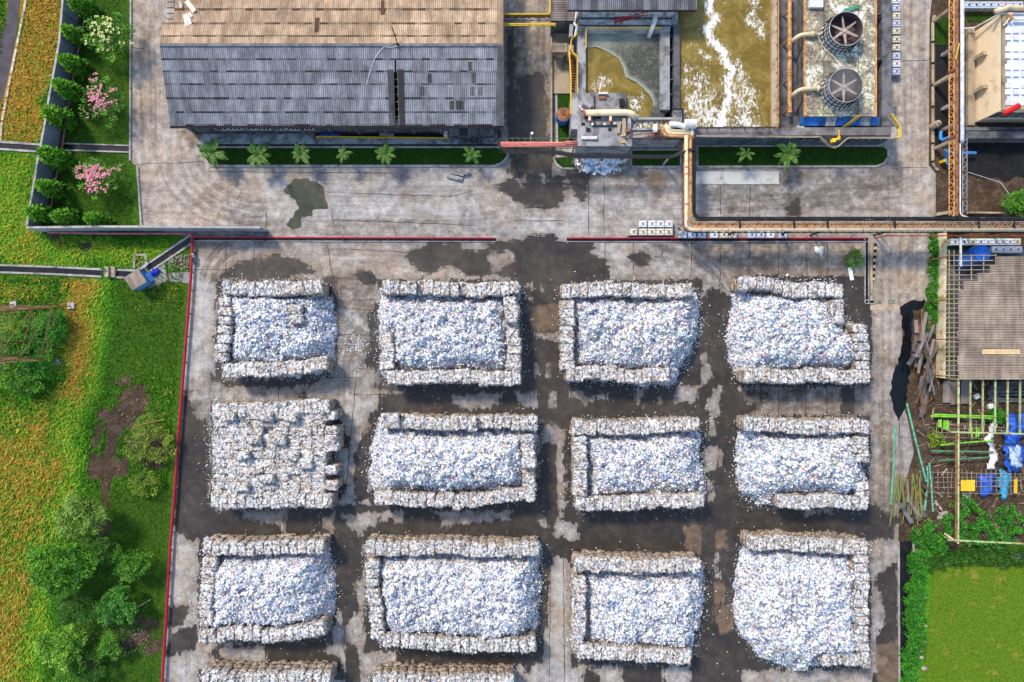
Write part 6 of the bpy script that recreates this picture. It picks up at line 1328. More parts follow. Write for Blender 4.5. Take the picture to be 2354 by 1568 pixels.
# ================================================================ right side: rack, white roofed tower
nr = thing('side_rack', 'tall pipe rack with rusty trusses on leaning concrete posts', 'pipe rack', W(2190, 250)); zr = 4.8
for i, (x, y, z) in enumerate(((2146, 50, 3.9), (2165, 128, 3.4), (2146, 197, 3.9), (2165, 252, 3.4), (2146, 343, 3.9), (2165, 300, 3.4))):
    b = MB(); p = W(x, y, 0); b.box((p.x, p.y), .5, .42, 0, z); b.build('post', P_contan if i % 2 == 0 else P_con, nr)
b = MB()
for x in (2181, 2192): b.beam(W(x, -60, zr), W(x, 496, zr), .12)
y = -60; s = 0
while y < 490: b.beam(W(2181 if s else 2192, y, zr), W(2192 if s else 2181, y + 9, zr), .08); y += 9; s ^= 1
b.build('truss', P_rustor, nr)
b = MB(); b.beam(W(2198, -60, zr + .1), W(2198, 496, zr + .1), .42, .2); b.build('cable_trough', P_rust, nr)
b = MB()
for k in range(4): b.tube([W(2203 + k * .9, -60, zr), W(2203 + k * .9, 495, zr)], .04, 5)
b.build('cables', P_blk, nr)
b = MB(); b.tube(bend([W(2211, -60, zr + .5), W(2211, 326, zr + .5), W(2209, 334, 1.5)], .6), .24, 12); pb = b.build('pipe', paint('bluish_white_pipe', (.62, .66, .76), (.40, .42, .52)), nr, smooth=True)
b = MB(); b.tube(bend([W(2206, 330, zr), W(2206, 494, zr), W(2225, 501, zr), W(2400, 501, zr)], .5), .1, 8); b.build('pipe', P_white, nr)
b = MB()
for x in (2212, 2222): b.beam(W(x, 318, zr - .3), W(x, 492, zr - .3), .09)
y = 318; s = 0
while y < 484: b.beam(W(2212 if s else 2222, y, zr - .3), W(2222 if s else 2212, y + 10, zr - .3), .06); y += 10; s ^= 1
b.build('truss', P_steel, nr)
for y in (163, 316): b = MB(); b.beam(W(2178, y + 4, zr + .2), W(2194, y - 4, zr + .2), .3, .3); b.build('bracket', paint('red_lead', (.30, .07, .03), (.2, .06, .03)), nr)
b = MB(); b.beam(W(2196, 137, zr + .5), W(2204, 100, zr + .5), .1); b.build('bar', P_yel, nr)
for y in range(-40, 496, 62): b = MB(); b.beam(W(2180, y, zr - .15), W(2222, y, zr - .15), .16); b.build('cross_beam', P_rust, nr)
for k in range(2):
    mb = MB(); P = [W(2146, 37), W(2142, 52), W(2142, 150), W(2142, 250), W(2142, 375), W(2146, 386), W(2156, 393)]; j = 0
    for a, c in zip(P[:-1], P[1:]):
        n = max(1, round((c - a).length / 2.6))
        for i in range(n):
            j += 1; e = .86 if k == 0 else 1.0
            if k == 0: mb.beam(a.lerp(c, i / n) + Vector((0, 0, .12)), a.lerp(c, (i + .88) / n) + Vector((0, 0, .12)), .3, .24)
            else: mb.beam(a.lerp(c, (i + .885) / n) + Vector((0, 0, .115)), a.lerp(c, (i + .995) / n) + Vector((0, 0, .115)), .28, .23)
    one(mb, 'kerb', P_dark if k else P_contan, ('black gaps' if k else 'pale blocks') + ' of the kerb left of the side rack', 'kerb', P[0], kind='structure')
tb = thing('process_tower', 'tan walled tower with white padded roof at the top right', 'building', W(2300, 160)); zt = 5.2
sw = W(2240, 282, 0); tl = W(2298, 33, zt); b = MB(); b.box(((sw.x + 88) / 2, (sw.y + tl.y) / 2), 88 - sw.x, tl.y - sw.y, 0, zt); b.build('wall', paint('sunlit_plaster', (.80, .63, .43), (.50, .34, .20), .7, .5, .75, .9), tb)
b = MB(); b.box(((sw.x + .3), (sw.y + tl.y) / 2), .6, tl.y - sw.y + .1, zt + .01, zt + .35); b.box(((sw.x + 88) / 2 + .3, sw.y + .3), 87.5 - sw.x, .6, zt + .01, zt + .33); b.build('parapet', P_contan, tb)
b = MB(); b.box(((sw.x + 88) / 2 + .35, (sw.y + tl.y) / 2 + .3), 87.3 - sw.x, tl.y - sw.y - .7, zt + .01, zt + .2); b.build('roof', paint('white_membrane', (.60, .64, .74), (.50, .52, .60), .5), tb)
for i, x in enumerate((2317, 2336, 2355, 2374)):
    for j, y in enumerate((70, 86, 112, 128, 154, 170, 196, 211, 236)):
        b = MB(); b.rb(x - 6.3, y - 6, x + 6.3, y + 6, zt + .2, zt + .42); b.build('roof_pad', paint('roof_pad_white', (.80, .82, .86), (.68, .69, .74), .8), tb)
b = MB()
for y in (140, 215): p = W(2233, y, 0); b = MB(); b.box((p.x, p.y), .45, .45, 0, 2.7); b.box((p.x + .45, p.y), .6, .4, 2.3, 2.68); b.build('buttress', P_contan, tb)
b = MB(); b.rb(2225, 66, 2240, 288, 0, .6); b.build('ledge', P_contan, tb)
b = MB(); b.rb(2220, 292, 2420, 300, 0, 1.2); b.rb(2220, 302, 2420, 318, 0, 2.2); b.build('annex', P_condark, tb)
for i in range(7):
    x = sw.x + .8 + i * 1.5; b = MB(); b.box((x, sw.y - .04), 1.2, .08, 2.4, 4.4); b.build('window', paint('slate_pane', (.10, .12, .15), (.05, .05, .06)), tb)
b = MB(); b.tube(bend([W(2287, 27, 5.9), W(2310, 21, 5.9), W(2318, 15, 5.9), W(2330, 19, 5.9), W(2400, 19, 5.9)], .6), .36, 12); b.build('roof_pipe', P_cream, tb, smooth=True)
b = MB(); b.tube(bend([W(2214, 66, 1.2), W(2238, 65, 1.2), W(2300, 31, zt + .4), W(2400, 31, zt + .4)], .4), .13, 8); b.tube([W(2330, 45, zt + .7), W(2400, 44, zt + .7)], .2, 8); b.tube([W(2306, 60, zt + .5), W(2320, 42, zt + .8)], .1, 6); b.build('roof_pipe', P_white, tb)
b = MB(); b.tube([W(2318, 42, zt + .7), W(2322, 40, zt + .7)], .5, 10); b.build('valve', P_rustor, tb)
mb = MB(); a = W(2305, 263, zt + .5); c = W(2342, 243, zt + 1.0); mb.tube([a, a.lerp(c, .12), c], [.12, .32, .4], 10); one(mb, 'red_chute', paint('bright_red', (.80, .005, .015), (.7, .005, .01)), 'bright red tapering tube at the lower edge of the white roof', 'tube', a, smooth=True)
mb = MB(); c = W(2157, 283, 1.6); mb.cyl(c, .42, 0, 1.6, 14); mb.cyl(c, .5, .5, .6, 14); mb.cyl(c, .5, 1.1, 1.2, 14); mb.cyl(c, .2, 1.6, 1.9, 10); one(mb, 'filter_vessel', P_contan, 'small tan ribbed vessel left of the side rack', 'vessel', (c.x, c.y, 0))
for pts, lb in ((((2162, 302), (2161, 318), (2164, 322), (2182, 316)), 'upper bright blue pipe elbow left of the side rack'), (((2171, 345), (2178, 350), (2242, 352)), 'lower bright blue pipe crossing under the side rack'), (((2173, 352), (2174, 372), (2180, 378)), 'blue pipe and valve at the lower left foot of the side rack')):
    mb = MB(); q = bend([W(x, y, .9) for x, y in pts], .4); mb.tube(q, .22, 8); one(mb, 'blue_pipe', paint('sky_blue_pipe', (.05, .30, .72), (.04, .18, .45)), lb, 'pipe', q[0])
mb = MB(); mb.rb(2169, 366, 2176, 372, 0, 1.1); mb.rb(2184, 366, 2192, 373, 0, 1.1); one(mb, 'valve_box', P_yel, 'yellow boxes beside the blue valve below the side rack', 'box', W(2178, 370))
mb = MB(); mb.rb(2150, 105, 2178, 335, 0, .05); one(mb, 'machine_floor', P_dark, 'dark oily floor left of the side rack', 'floor', W(2164, 220), kind='structure')
mb = MB(); mb.rb(2147, 40, 2180, 104, 0, .06); mb.rb(2224, 33, 2285, 50, 0, .06); one(mb, 'grass_patch', M_bed, 'small dark lawn patches beside the side rack', 'lawn', W(2160, 70), kind='structure')
tree('bright green bushy tree cut by the right edge below the white tower', 2346, 468, 2.0, 2.2, 1.6, 1.2, L_mid, 60, 30, .26)
mb = MB(); mb.tube([W(2222, 395, .3), W(2300, 420, .6), W(2330, 462, .8)], .03, 5); one(mb, 'cable', P_white, 'thin pale cable running to the tree at the right edge', 'cable', W(2270, 410))
for x0, x1 in ((2150, 2190), (2225, 2310)): mb = MB(); mb.beam(W(x0, 493 if x0 < 2200 else 489, .5), W(x1, 487 if x0 < 2200 else 490, .5), .45 if x0 < 2200 else .2, .5); one(mb, 'concrete_beam', P_contan, 'tan concrete beam above the rack %s' % ('junction, left of the two' if x0 < 2200 else 'near the right edge'), 'beam', W(x0, 490))
tag(grid_sheet('shadow_and_wet_patch', [(2222, 320), (2420, 320), (2420, 400), (2360, 412), (2335, 405), (2310, 420), (2290, 408), (2260, 412), (2222, 400)], .5, .006, None, P_dark), 'painted black shadow on the ground south of the white roofed tower', 'painted shadow', kind='structure')  # the tower's cast shadow, painted as a black ground sheet with wavy edge
tag(grid_sheet('shadow_and_wet_patch', ragged([(2068, 706), (2090, 692), (2126, 688), (2122, 705), (2098, 716), (2094, 784), (2088, 860), (2084, 915), (2078, 940), (2066, 968), (2056, 950), (2046, 904), (2052, 862), (2068, 820), (2076, 770)]), .18, .010, None, paint('black_pool', (.006, .010, .016), (.012, .014, .016), .6, rough=.12)), 'black pool of water beside the corrugated scrap', 'pool', kind='structure')
# ================================================================ right side: wall, open frame shed
mb = MB(); a = W(2156, 537, 0); c = W(2153, 868, 0); L = (c - a).length
for k in range(20): mb.beam(a.lerp(c, k / 20) + Vector((0, 0, .85)), a.lerp(c, (k + .992) / 20) + Vector((0, 0, .85)), .3 + E(), 1.7 + E())
one(mb, 'boundary_wall', paint('mossy_cream_wall', (.68, .60, .44), (.42, .32, .08), .9, .46, .62, .9), 'cream wall with mossy stains left of the open frame', 'wall', a)
fs = thing('frame_shed', 'open shed of weathered poles with brown corrugated roof', 'shed', W(2280, 730)); zs = 4.2
b = MB(); ys = list(range(590, 872, 19)) + [872]
for y0, y1 in zip(ys[:-1], ys[1:]):
    xs = 2204 + (max(0, 655 - y0) * 1.6 if y0 < 655 else 0) - R.uniform(0, 6)
    if y0 < 600: xs = 2290
    for xa, xb in zip(np.arange(xs, 2420, 52), np.append(np.arange(xs, 2420, 52)[1:], 2424)):
        a = W(xa, y1 + .6, zs + R.uniform(0, .05)); b.corr(a, W(xa, y0, zs + .04) - a, Vector((W(xb, 0, zs).x - a.x + .1, 0, R.uniform(0, .05))), .24, .06, 5, tr=(.4, .95))
b.build('roof', RM_brown, fs)
b = MB(); a = W(2257, 814, zs + .12); b.corr(a, W(2257, 803, zs + .12) - a, Vector((W(2343, 0, zs).x - a.x, 0, 0)), .16, .028, 9, tr=(.9, 1)); b.build('light_sheet', paint('tan_sheet', (.66, .50, .28), (.55, .4, .22)), fs)
b = MB()
for x in (2181, 2192): b.beam(W(x, 575, zs - .2), W(x, 868, zs - .2), .10)
b.build('rail', paint('mossy_pole', (.36, .36, .12), (.25, .2, .1)), fs)
b = MB()
for i, y in enumerate(range(588, 868, 11)): b.beam(W(2173 + R.uniform(-2, 2), y + R.uniform(-1, 1), zs - .1), W(2208 + (95 if y < 660 else 0) * R.uniform(.5, 1), y + R.uniform(-1, 1), zs - .1), .08)
b.build('rungs', P_contan, fs)
b = MB()
for x in (2204, 2232, 2260, 2288): b.beam(W(x, 585, zs - .3), W(x, 872, zs - .3), .1)
b.build('purlins', P_contan, fs)
for y in (590, 690, 780, 865):
    b = MB(); p = W(2176, y, zs); b.beam((p.x, p.y, 0), (p.x, p.y, zs - .1), .16); b.build('post', P_rust, fs)
b = MB(); b.beam(W(2207, 545, zs + .5), W(2208, 612, zs - .1), .2); b.build('post', P_white, fs)
mb = MB(); mb.rb(2175, 575, 2420, 872, 0, .04); one(mb, 'shed_floor', P_condark, 'dark floor under the frame shed', 'floor', W(2260, 700), kind='structure')
t = thing('water_tank', 'upright round blue tank with domed top behind the frame shed', 'tank', W(2259, 583, 2.2)); t.location.z = 0; c = W(2259, 583, 2.2); b = MB(); b.cyl(c, 1.25, 0, 1.9, 28); b.tube([(c.x, c.y, 1.9), (c.x, c.y, 2.2), (c.x, c.y, 2.42), (c.x, c.y, 2.5)], [1.25, 1.1, .6, .15], 28); b.build('shell', paint('tank_blue', (.015, .14, .62), (.01, .09, .42)), t); b = MB(); b.tube(arc(c, 1.28, 0, 6.28, 1.2, 24), .03, 5); b.build('band', P_steel, t)
t = thing('water_tank', 'blue tank lying on its side left of the domed blue tank', 'tank', W(2222, 597, 1)); t.location.z = 0; b = MB(); b.tube([W(2196, 606, 1.1), W(2199, 605, 1.1), W(2244, 591, 1.1), W(2246, 590, 1.1)], [.5, 1.05, 1.05, .5], 20); b.build('shell', paint('tank_blue_dull', (.02, .10, .36), (.02, .07, .24)), t); b = MB()
for x in (2208, 2235): p = W(x, 600 - (x - 2208) * .25, .2); b.box((p.x, p.y), .3, 1.6, 0, .5)
b.build('cradle', P_rust, t)
# green steel frame
gf = thing('girder_frame', 'light green open steel frame below the brown corrugated roof', 'frame', W(2280, 930)); zg = 3.6
P_lg = paint('light_green_steel', (.44, .56, .27), (.30, .20, .09), 1.6, .44, .62); P_teal = paint('teal_pole', (.12, .46, .31), (.09, .22, .15), 1.6, .42, .62); P_lime = paint('lime_pole', (.22, .62, .04), (.16, .34, .04), 1.6, .42, .64); P_dg = paint('dark_green_pole', (.08, .26, .12), (.06, .12, .06))
for x, y1 in ((2202.5, 1250), (2230, 996), (2258.5, 996), (2287, 998), (2315.5, 998), (2344, 1000)): b = MB(); b.beam(W(x, 868, zg), W(x - 1, y1, zg), .17, .2); b.build('beam', P_lg, gf)
for p in (((2186, 993), (2420, 999)), ((2178, 1241), (2420, 1253))): b = MB(); b.beam(W(*p[0], zg + .18), W(*p[1], zg + .18), .18, .2); b.build('beam', P_lg, gf)
b = MB(); b.beam(W(2196.5, 998, zg), W(2196, 1246, zg), .18); 
y = 1000; s = 0
while y < 1240: b.beam(W(2197 if s else 2203, y, zg), W(2203 if s else 2197, y + 12, zg), .05); y += 12; s ^= 1
b.build('truss', P_rust, gf); b = MB(); b.beam(W(2170, 1226, zg - 1), W(2202, 1248, zg), .22); b.build('brace', paint('pale_beam_tan', (.6, .52, .36), (.4, .3, .18)), gf)
for x, y in ((2202, 994), (2202, 1248), (2202, 872), (2344, 999), (2344, 872)): b = MB(); p = W(x, y, zg); b.beam((p.x, p.y, 0), (p.x, p.y, zg - .1), .16); b.build('post', P_lg, gf)
def pole(p, q, r, mat, lb, nm='pole', gr=None, z=.25):
    mb = MB(); a = W(*p, z); c = W(*q, z + R.uniform(0, .2)); m = a.lerp(c, .5) + Vector((R.uniform(-.08, .08), R.uniform(-.05, .05), 0)); mb.tube([a, m, c], r, 7, R.uniform(.3, 1)); one(mb, nm, mat, lb, 'pole', a, gr)
c32 = lambda x, y: (1765 + x / 4, 784 + y / 4)
pole(c32(1168, 775), c32(1130, 1510), .14, P_teal, 'long teal pole lying along the yard edge left of the debris'); pole(c32(1275, 575), c32(1452, 1290), .14, P_teal, 'longest slanting teal pole from the black pool down to the debris')
pole(c32(1482, 1120), c32(1515, 1568), .12, P_teal, 'teal pole lying at the right side of the lower debris'); pole(c32(1462, 1150), c32(1466, 1300), .12, P_teal, 'short teal pole among the lower debris'); pole(c32(1470, 1300), c32(1440, 1560), .13, P_teal, 'teal pole ending beside the bamboo')
for p, q, m, lb in ((c32(1490, 690), c32(2090, 714), P_lime, 'lower one of two long lime green poles across the frame'), (c32(1530, 675), c32(2100, 693), P_lime, 'upper one of two long lime green poles across the frame'), (c32(1585, 957), c32(2070, 914), P_lime, 'slanting lime green pole below the frame beam'), (c32(1495, 1010), c32(2070, 1020), P_dg, 'dark green pole below the slanting lime pole'), (c32(1570, 1098), c32(2040, 1068), P_dg, 'lower dark green pole beside the white fabric')): pole(p, q, .12, m, lb, z=.9)
for i, (x, y0, y1) in enumerate(((1570, 722, 790), (1588, 725, 795), (1618, 728, 810), (1640, 730, 815), (1655, 730, 810), (1875, 795, 888), (1915, 790, 885), (1936, 792, 880))): pole(c32(x, y0), c32(x - 3, y1), .12, P_lime, 'short upright lime green pole by the scaffold grid', 'short_pole', 'short lime green poles by the scaffold grid', z=.9)
def grid(p0, p1, nx, ny, label, z=.8, mat=None):
    mb = MB()
    for i in range(nx + 1): x = p0[0] + (p1[0] - p0[0]) * i / nx; mb.beam(W(x, p0[1] + R.uniform(-12, 8), z), W(x + R.uniform(-4, 4), p1[1] + R.uniform(-14, 8), z), .04)
    for j in range(ny + 1): y = p0[1] + (p1[1] - p0[1]) * j / ny; mb.beam(W(p0[0] + R.uniform(-4, 4), y, z + .08), W(p1[0] + R.uniform(-14, 4), y + R.uniform(-5, 5), z + .08), .04)
    one(mb, 'scaffold', mat or paint('scaffold_tube', (.50, .42, .34), (.3, .22, .16)), label, 'scaffold', W(*p0))
grid(c32(1555, 760), c32(1990, 880), 11, 3, 'thin scaffold grid beside the short lime poles'); grid(c32(1515, 1205), c32(2360, 1395), 19, 4, 'wide thin scaffold grid round the yellow boards'); grid(c32(2030, 790), c32(2360, 830), 7, 1, 'thin scaffold tubes above the blue tarpaulin')
mb = MB(); mb.corr(W(*c32(1770, 1380), 1.2), W(*c32(1900, 1380), 1.2) - W(*c32(1770, 1380), 1.2), Vector((0, 1.6, .05)), .3, .02, .5); one(mb, 'yellow_board', P_yel, 'wide yellow board on the scaffold grid', 'board', W(*c32(1830, 1330), 1.2))
mb = MB(); a = W(*c32(2257, 1400), 1.3); mb.corr(a, W(*c32(2290, 1400), 1.3) - a, Vector((0, 2.0, .05)), .3, .02, .5); one(mb, 'yellow_board', P_yel, 'narrow upright yellow board at the right end of the scaffold grid', 'board', a)
tarp('fabric_sheet', 'long twisted white fabric between scaffold and blue tarpaulin', 'fabric', [c32(*p) for p in ((2080, 690), (2110, 740), (2050, 920), (2108, 1070), (2065, 1190), (2005, 1180), (2020, 1060), (1986, 900), (2025, 800))], .3, P_white, .45, seed=4)
tarp('tarpaulin', 'largest blue tarpaulin with white streaks at the right edge', 'tarpaulin', [c32(*p) for p in ((2155, 690), (2400, 640), (2400, 850), (2290, 890), (2330, 960), (2340, 1060), (2290, 1200), (2180, 1210), (2140, 1100), (2142, 850))], .25, P_tarp, 1.0, seed=7)
tarp('tarpaulin', 'pale bleached tarpaulin strips over the large blue one', 'tarpaulin', [c32(*p) for p in ((2210, 980), (2310, 975), (2320, 1160), (2270, 1180), (2215, 1170), (2195, 1050))], 1.7, paint('bleached_blue', (.45, .55, .66), (.06, .16, .42), .8, .42, .6), .5, seed=9)
tarp('tarpaulin', 'small blue tarpaulin under the scaffold grid by the wide yellow board', 'tarpaulin', [c32(*p) for p in ((1935, 1215), (2080, 1225), (2060, 1400), (1960, 1440), (1900, 1395))], .2, P_tarp, .5, seed=12)
tarp('tarpaulin', 'teal blue tarpaulin at the right end of the scaffold grid', 'tarpaulin', [c32(*p) for p in ((2105, 1180), (2230, 1200), (2200, 1420), (2140, 1480), (2100, 1400))], .2, paint('teal_tarp', (.05, .35, .55), (.02, .12, .3), .8), .6, seed=15)
tarp('fabric_sheet', 'pale dirty sheet lying right of the rusty truss', 'fabric', [c32(*p) for p in ((1770, 1390), (1862, 1395), (1830, 1525), (1770, 1520))], .1, paint('dirty_cloth', (.50, .44, .38), (.25, .17, .12)), .2, seed=18)
tarp('fabric_sheet', 'pale pink sheet lying left of the rusty truss', 'fabric', [c32(*p) for p in ((1525, 1435), (1560, 1480), (1600, 1568), (1520, 1500))], .1, paint('pink_cloth', (.55, .42, .40), (.3, .2, .2)), .2, seed=19)
mb = MB()
for x0, x1, y0, y1 in ((2166, 2184, 876, 926), (2184, 2206, 878, 930), (2208, 2229, 874, 928)): a = W(x0, y1, .5); mb.corr(a, W(x1, y1, .5) - a, Vector((0, (y1 - y0) / 16, .05)), .16, .025, .6)
one(mb, 'sheet_stack', RM_scrap, 'three grey corrugated sheets laid side by side below the shed roof', 'sheets', W(2195, 905))
mb = MB()
for k in range(14): y = 880 + k * 3.4; mb.beam(W(2276 + R.uniform(-10, 6), y, .3), W(2400, y + R.uniform(-6, 6), .4), .16)
one(mb, 'timber_pile', P_condark, 'dark pile of timber and pipes behind the green beams', 'timber', W(2320, 900))
for x, y, lb in ((2246, 911, 'white box on the dark ground between green beams'), (2278, 934, 'white round bundle beside the fabric strip')): mb = MB(); p = W(x, y, .5); mb.box((p.x, p.y), .7, .65, .02, .55, .4); mb.box((p.x, p.y), .5, .45, .55, .62, .4); one(mb, 'crate', P_white, lb, 'box', (p.x, p.y, 0))
# scrap sheets and bamboo
P_oldwood = paint('old_dark_timber', (.13, .085, .055), (.05, .038, .03), 1.5)
def scrapheap(x0, x1, y0, y1, n, tilt, label, grp, lean=0):
    for k in range(n):
        x = R.uniform(x0, x1); y = R.uniform(y0, y1); L = R.uniform(28, 70); w = R.uniform(.28, .62); a = math.radians(R.gauss(lean, tilt)); dx, dy = math.sin(a) * L / 2, math.cos(a) * L / 2; z = .15 + .06 * k
        plank(label, 'scrap_sheet', 'sheet', W(x - dx, y - dy, z), W(x + dx, y + dy, z + R.uniform(-.1, .2)), w, (RM_scrap, P_oldwood, P_condark, RM_dark, RM_scrap)[k % 5], corr=k % 5 in (0, 3, 4), group=grp) if k % 4 else plank('rusty bar sticking out among the ' + grp, 'scrap_bar', 'bar', W(x - dx, y - dy, z), W(x + dx, y + dy, z + .2), .14, P_rust, .1, group='bars in the ' + grp)
scrapheap(2102, 2143, 730, 905, 40, 12, 'old corrugated sheet in the long scrap pile beside the cream wall', 'long scrap pile by the cream wall', -8)
scrapheap(2105, 2132, 920, 935, 5, 16, 'old corrugated sheet at the lower tip of the long scrap pile', 'lower tip of the scrap pile', -14)
scrapheap(2078, 2116, 1110, 1190, 18, 18, 'old corrugated sheet in the lower scrap pile among bamboo', 'lower scrap pile among bamboo', 14)
mb = MB()
P_bam = paint('green_bamboo', (.16, .24, .05), (.20, .15, .06), 1.5)
for k in range(20):
    x = R.uniform(2056, 2120); y = R.uniform(1085, 1130); L = R.uniform(40, 100); a = R.gauss(.05, .10)
    pole((x, y), (x - math.sin(a) * L, y + math.cos(a) * L), R.uniform(.05, .09), P_bam, 'green bamboo pole lying over the lower scrap pile', 'bamboo_pole', 'bamboo over the lower scrap pile', z=.6 + k * .02)
mb = MB()
for k in range(420):
    x = R.uniform(2112, 2400); y = R.uniform(880, 1240); p = W(x, y, .12)
    a = R.uniform(0, 3.14); L = R.uniform(.15, 1.1) if R.random() < .7 else R.uniform(1, 2.6); d = Vector((math.cos(a), math.sin(a), R.uniform(-.05, .05))) * L / 2; mb.beam(p - d, p + d, R.uniform(.05, .2), R.uniform(.04, .12))
one(mb, 'debris', paint('site_debris', (.30, .22, .16), (.10, .075, .06), .35, .42, .6, tint=.8), 'small broken timber and rubbish strewn over the brown site', 'debris', W(2200, 1050), kind='stuff')
# weeds, rocks, lawn on the lower right
tag(grid_sheet('lawn', [(2140, 1300), (2420, 1305), (2420, 1640), (2120, 1640), (2128, 1500), (2138, 1400)], .5, .0, None, M_lawn, zf=lambda X, Y: .1 * fbm(X, Y, 1.2, 3, 4)), 'flat olive green lawn at the lower right', 'lawn', kind='structure')
def weedmass(spots, mat, label, nc, nl, lsz, h):
    b = MB()
    for x, y, r in spots: c = W(x, y, .3); crown(b, (c.x, c.y, h * .35), r, r, h * .6, nc, nl, lsz, .36, -.1)
    one(b, 'weeds', mat, label, 'weeds', W(*spots[0][:2]), kind='stuff')
weedmass([(2109 + R.uniform(-7, 12) - (k * .9), 1272 + k * 12.5, R.uniform(.9, 1.4)) for k in range(26)], L_vine, 'low vivid green weeds between the ditch and the lawn', 24, 22, .2, .8)
weedmass([(2146 + k * 15.5, 1284 + R.uniform(-10, 10), R.uniform(.9, 1.3)) for k in range(17)], L_dark, 'low dark creeper along the upper edge of the lawn', 20, 22, .2, .6)
for x, y, r, h, lb in ((2120, 1232, 1.7, 1.2, 'leftmost bush in the weeds below the scrap pile'), (2150, 1222, 1.9, 1.3, 'bush in the weeds left of the rusty truss foot'), (2160, 1250, 1.5, 1.0, 'low bush under the foot of the green frame'), (2235, 1192, 2.3, 1.5, 'bush in the weeds right of the rusty truss'), (2262, 1222, 2.2, 1.4, 'widest bush above the bottom green beam'), (2225, 1230, 1.6, 1.1, 'small bush touching the bottom green beam'), (2300, 1235, 1.7, 1.1, 'bush near the lower right corner of the green frame'), (2188, 1214, 1.9, 1.2, 'bush just left of the green frame post'), (2214, 1164, 1.6, 1.0, 'bush highest up beside the pale dirty sheet'), (2338, 1205, 1.8, 1.2, 'bush cut by the right edge inside the green frame'), (2308, 1182, 1.6, 1.1, 'bush below the teal blue tarpaulin'), (2290, 955, 1.1, 1.0, 'dark bush between white fabric and blue tarpaulin'), (2150, 1008, 1.0, .6, 'yellowish weed by the short lime poles')): shrub(lb, x, y, r, h, L_vine if x != 2150 or y > 1100 else L_yel, 26, 26, .24)
weedmass([(2148 + R.uniform(-3, 3) - (5 if k > 11 else 0), 548 + k * 10, R.uniform(.55, .85)) for k in range(19)], L_vine, 'green weeds growing along the cream wall', 12, 20, .17, .5)
weedmass([(2138 + R.uniform(-6, 12), 690 + k * 13, R.uniform(.6, .9)) for k in range(7)], L_vine, 'weeds beside the foot of the cream wall by the scrap', 10, 20, .18, .5)
P_rock = paint('pale_rock', (.42, .36, .31), (.22, .18, .15), 1.2)
def rock(x, y, s, label, gr=None):
    p = W(x, y, s * .3); mb = MB(); n = 7; vs = []; fs = []
    for i in range(4):
        for k in range(n): a = 6.283 * k / n; q = math.sin(math.pi * (i + .6) / 4.3) * s * R.uniform(.8, 1.15); vs.append((p.x + q * math.cos(a) * 1.2, p.y + q * math.sin(a), s * .7 * (1 - i / 2.2) * .6 + .15))
    for i in range(3):
        for k in range(n): fs.append((i * n + k, (i + 1) * n + k, (i + 1) * n + (k + 1) % n, i * n + (k + 1) % n))
    fs.append(tuple(range(n))); mb.add(vs, fs); one(mb, 'rock', P_rock, label, 'rock', (p.x, p.y, 0), gr)
for k in range(15): rock(2118 + R.uniform(-8, 8), 1265 + k * 19 + R.uniform(-6, 6), R.uniform(.2, .42), 'pale rock among the weeds between ditch and lawn', 'rocks along the ditch')
for k in range(6): rock(2163 + R.uniform(-9, 9), 1186 + R.uniform(-7, 7), R.uniform(.25, .4), 'pale rock in the small pile left of the rusty truss', 'rocks left of the truss')
tarp('tarpaulin', 'scrap of light blue plastic by the lower end of the scrap pile', 'tarpaulin', [(2124, 1218), (2142, 1216), (2144, 1230), (2126, 1232)], .1, P_blue, .3)
plank('grey slab end poking in at the right edge above the lawn', 'slab', 'slab', W(2324, 1281, .2), W(2420, 1266, .2), .7, P_steel, .3)
# ================================================================ left boundary wall and planting
def wallrun(name, label, ptsD, h, th, mat, cap=True):
    t = thing(name, label, 'wall', W(*ptsD[0])); pts = WP(ptsD); b = MB(); c = MB(); p = MB()
    for a, e in zip(pts[:-1], pts[1:]):
        n = max(1, round((e - a).length / 2.4))
        for k in range(n):
            b.beam(a.lerp(e, k / n) + Vector((0, 0, h / 2)), a.lerp(e, (k + .995) / n) + Vector((0, 0, h / 2)), th, h + E()); q = a.lerp(e, k / n); c.beam(q, q + Vector((0, 0, h + .02)), th + .1)
        p.beam(a + Vector((0, 0, h + .06)), e + Vector((0, 0, h + .06)), th + .08, .1)
    b.build('panels', mat, t); c.build('posts', mat, t); p.build('coping', P_kerb, t)
P_bluecon = paint('bluish_grey_wall', (.26, .29, .36), (.16, .18, .23), .7, .45, .7, .85)
wallrun('boundary_wall', 'tall slate grey wall running down past the row of conifers', [(186, -40), (180, 20), (172, 118), (162, 175), (150, 238), (138, 312), (122, 392), (118, 420), (104, 500), (100, 528)], 3.3, .2, P_bluecon)
wallrun('boundary_wall', 'long grey wall above the pink pipe, left of the yard', [(100, 532), (250, 530), (345, 530), (500, 531), (618, 532)], 3.3, .2, paint('pale_grey_wall', (.40, .43, .47), (.25, .27, .30), .7, .45, .7, .85))
mb = MB(); q = [W(x, y, .45) for x, y in ((198, 20), (184, 102), (175, 132), (167, 190), (156, 250), (148, 300), (142, 343), (132, 392), (122, 447), (111, 520))]; mb.tube(q, .12, 8); one(mb, 'pink_pipe', P_pink, 'pink pipe along the foot of the slate grey wall', 'pipe', q[0])
mb = MB(); q = bend([W(x, y, .5) for x, y in ((109, 534.5), (250, 537), (435, 537), (441, 541), (441, 551))], .4); mb.tube(q, .15, 8); one(mb, 'pink_pipe', P_pink, 'pink pipe along the foot of the long grey wall', 'pipe', q[0])
t = thing('crimson_pipe', 'long crimson pipe on the lawn edge down the left of the yard', 'pipe', W(443, 550)); b = MB(); q = [W(x, y, .6) for x, y in ((443, 547), (438, 640), (426, 800), (410, 1000), (400, 1150), (392, 1240), (383, 1400), (371, 1600))]; b.tube(q, .2, 10); b.build('pipe', P_crim, t)
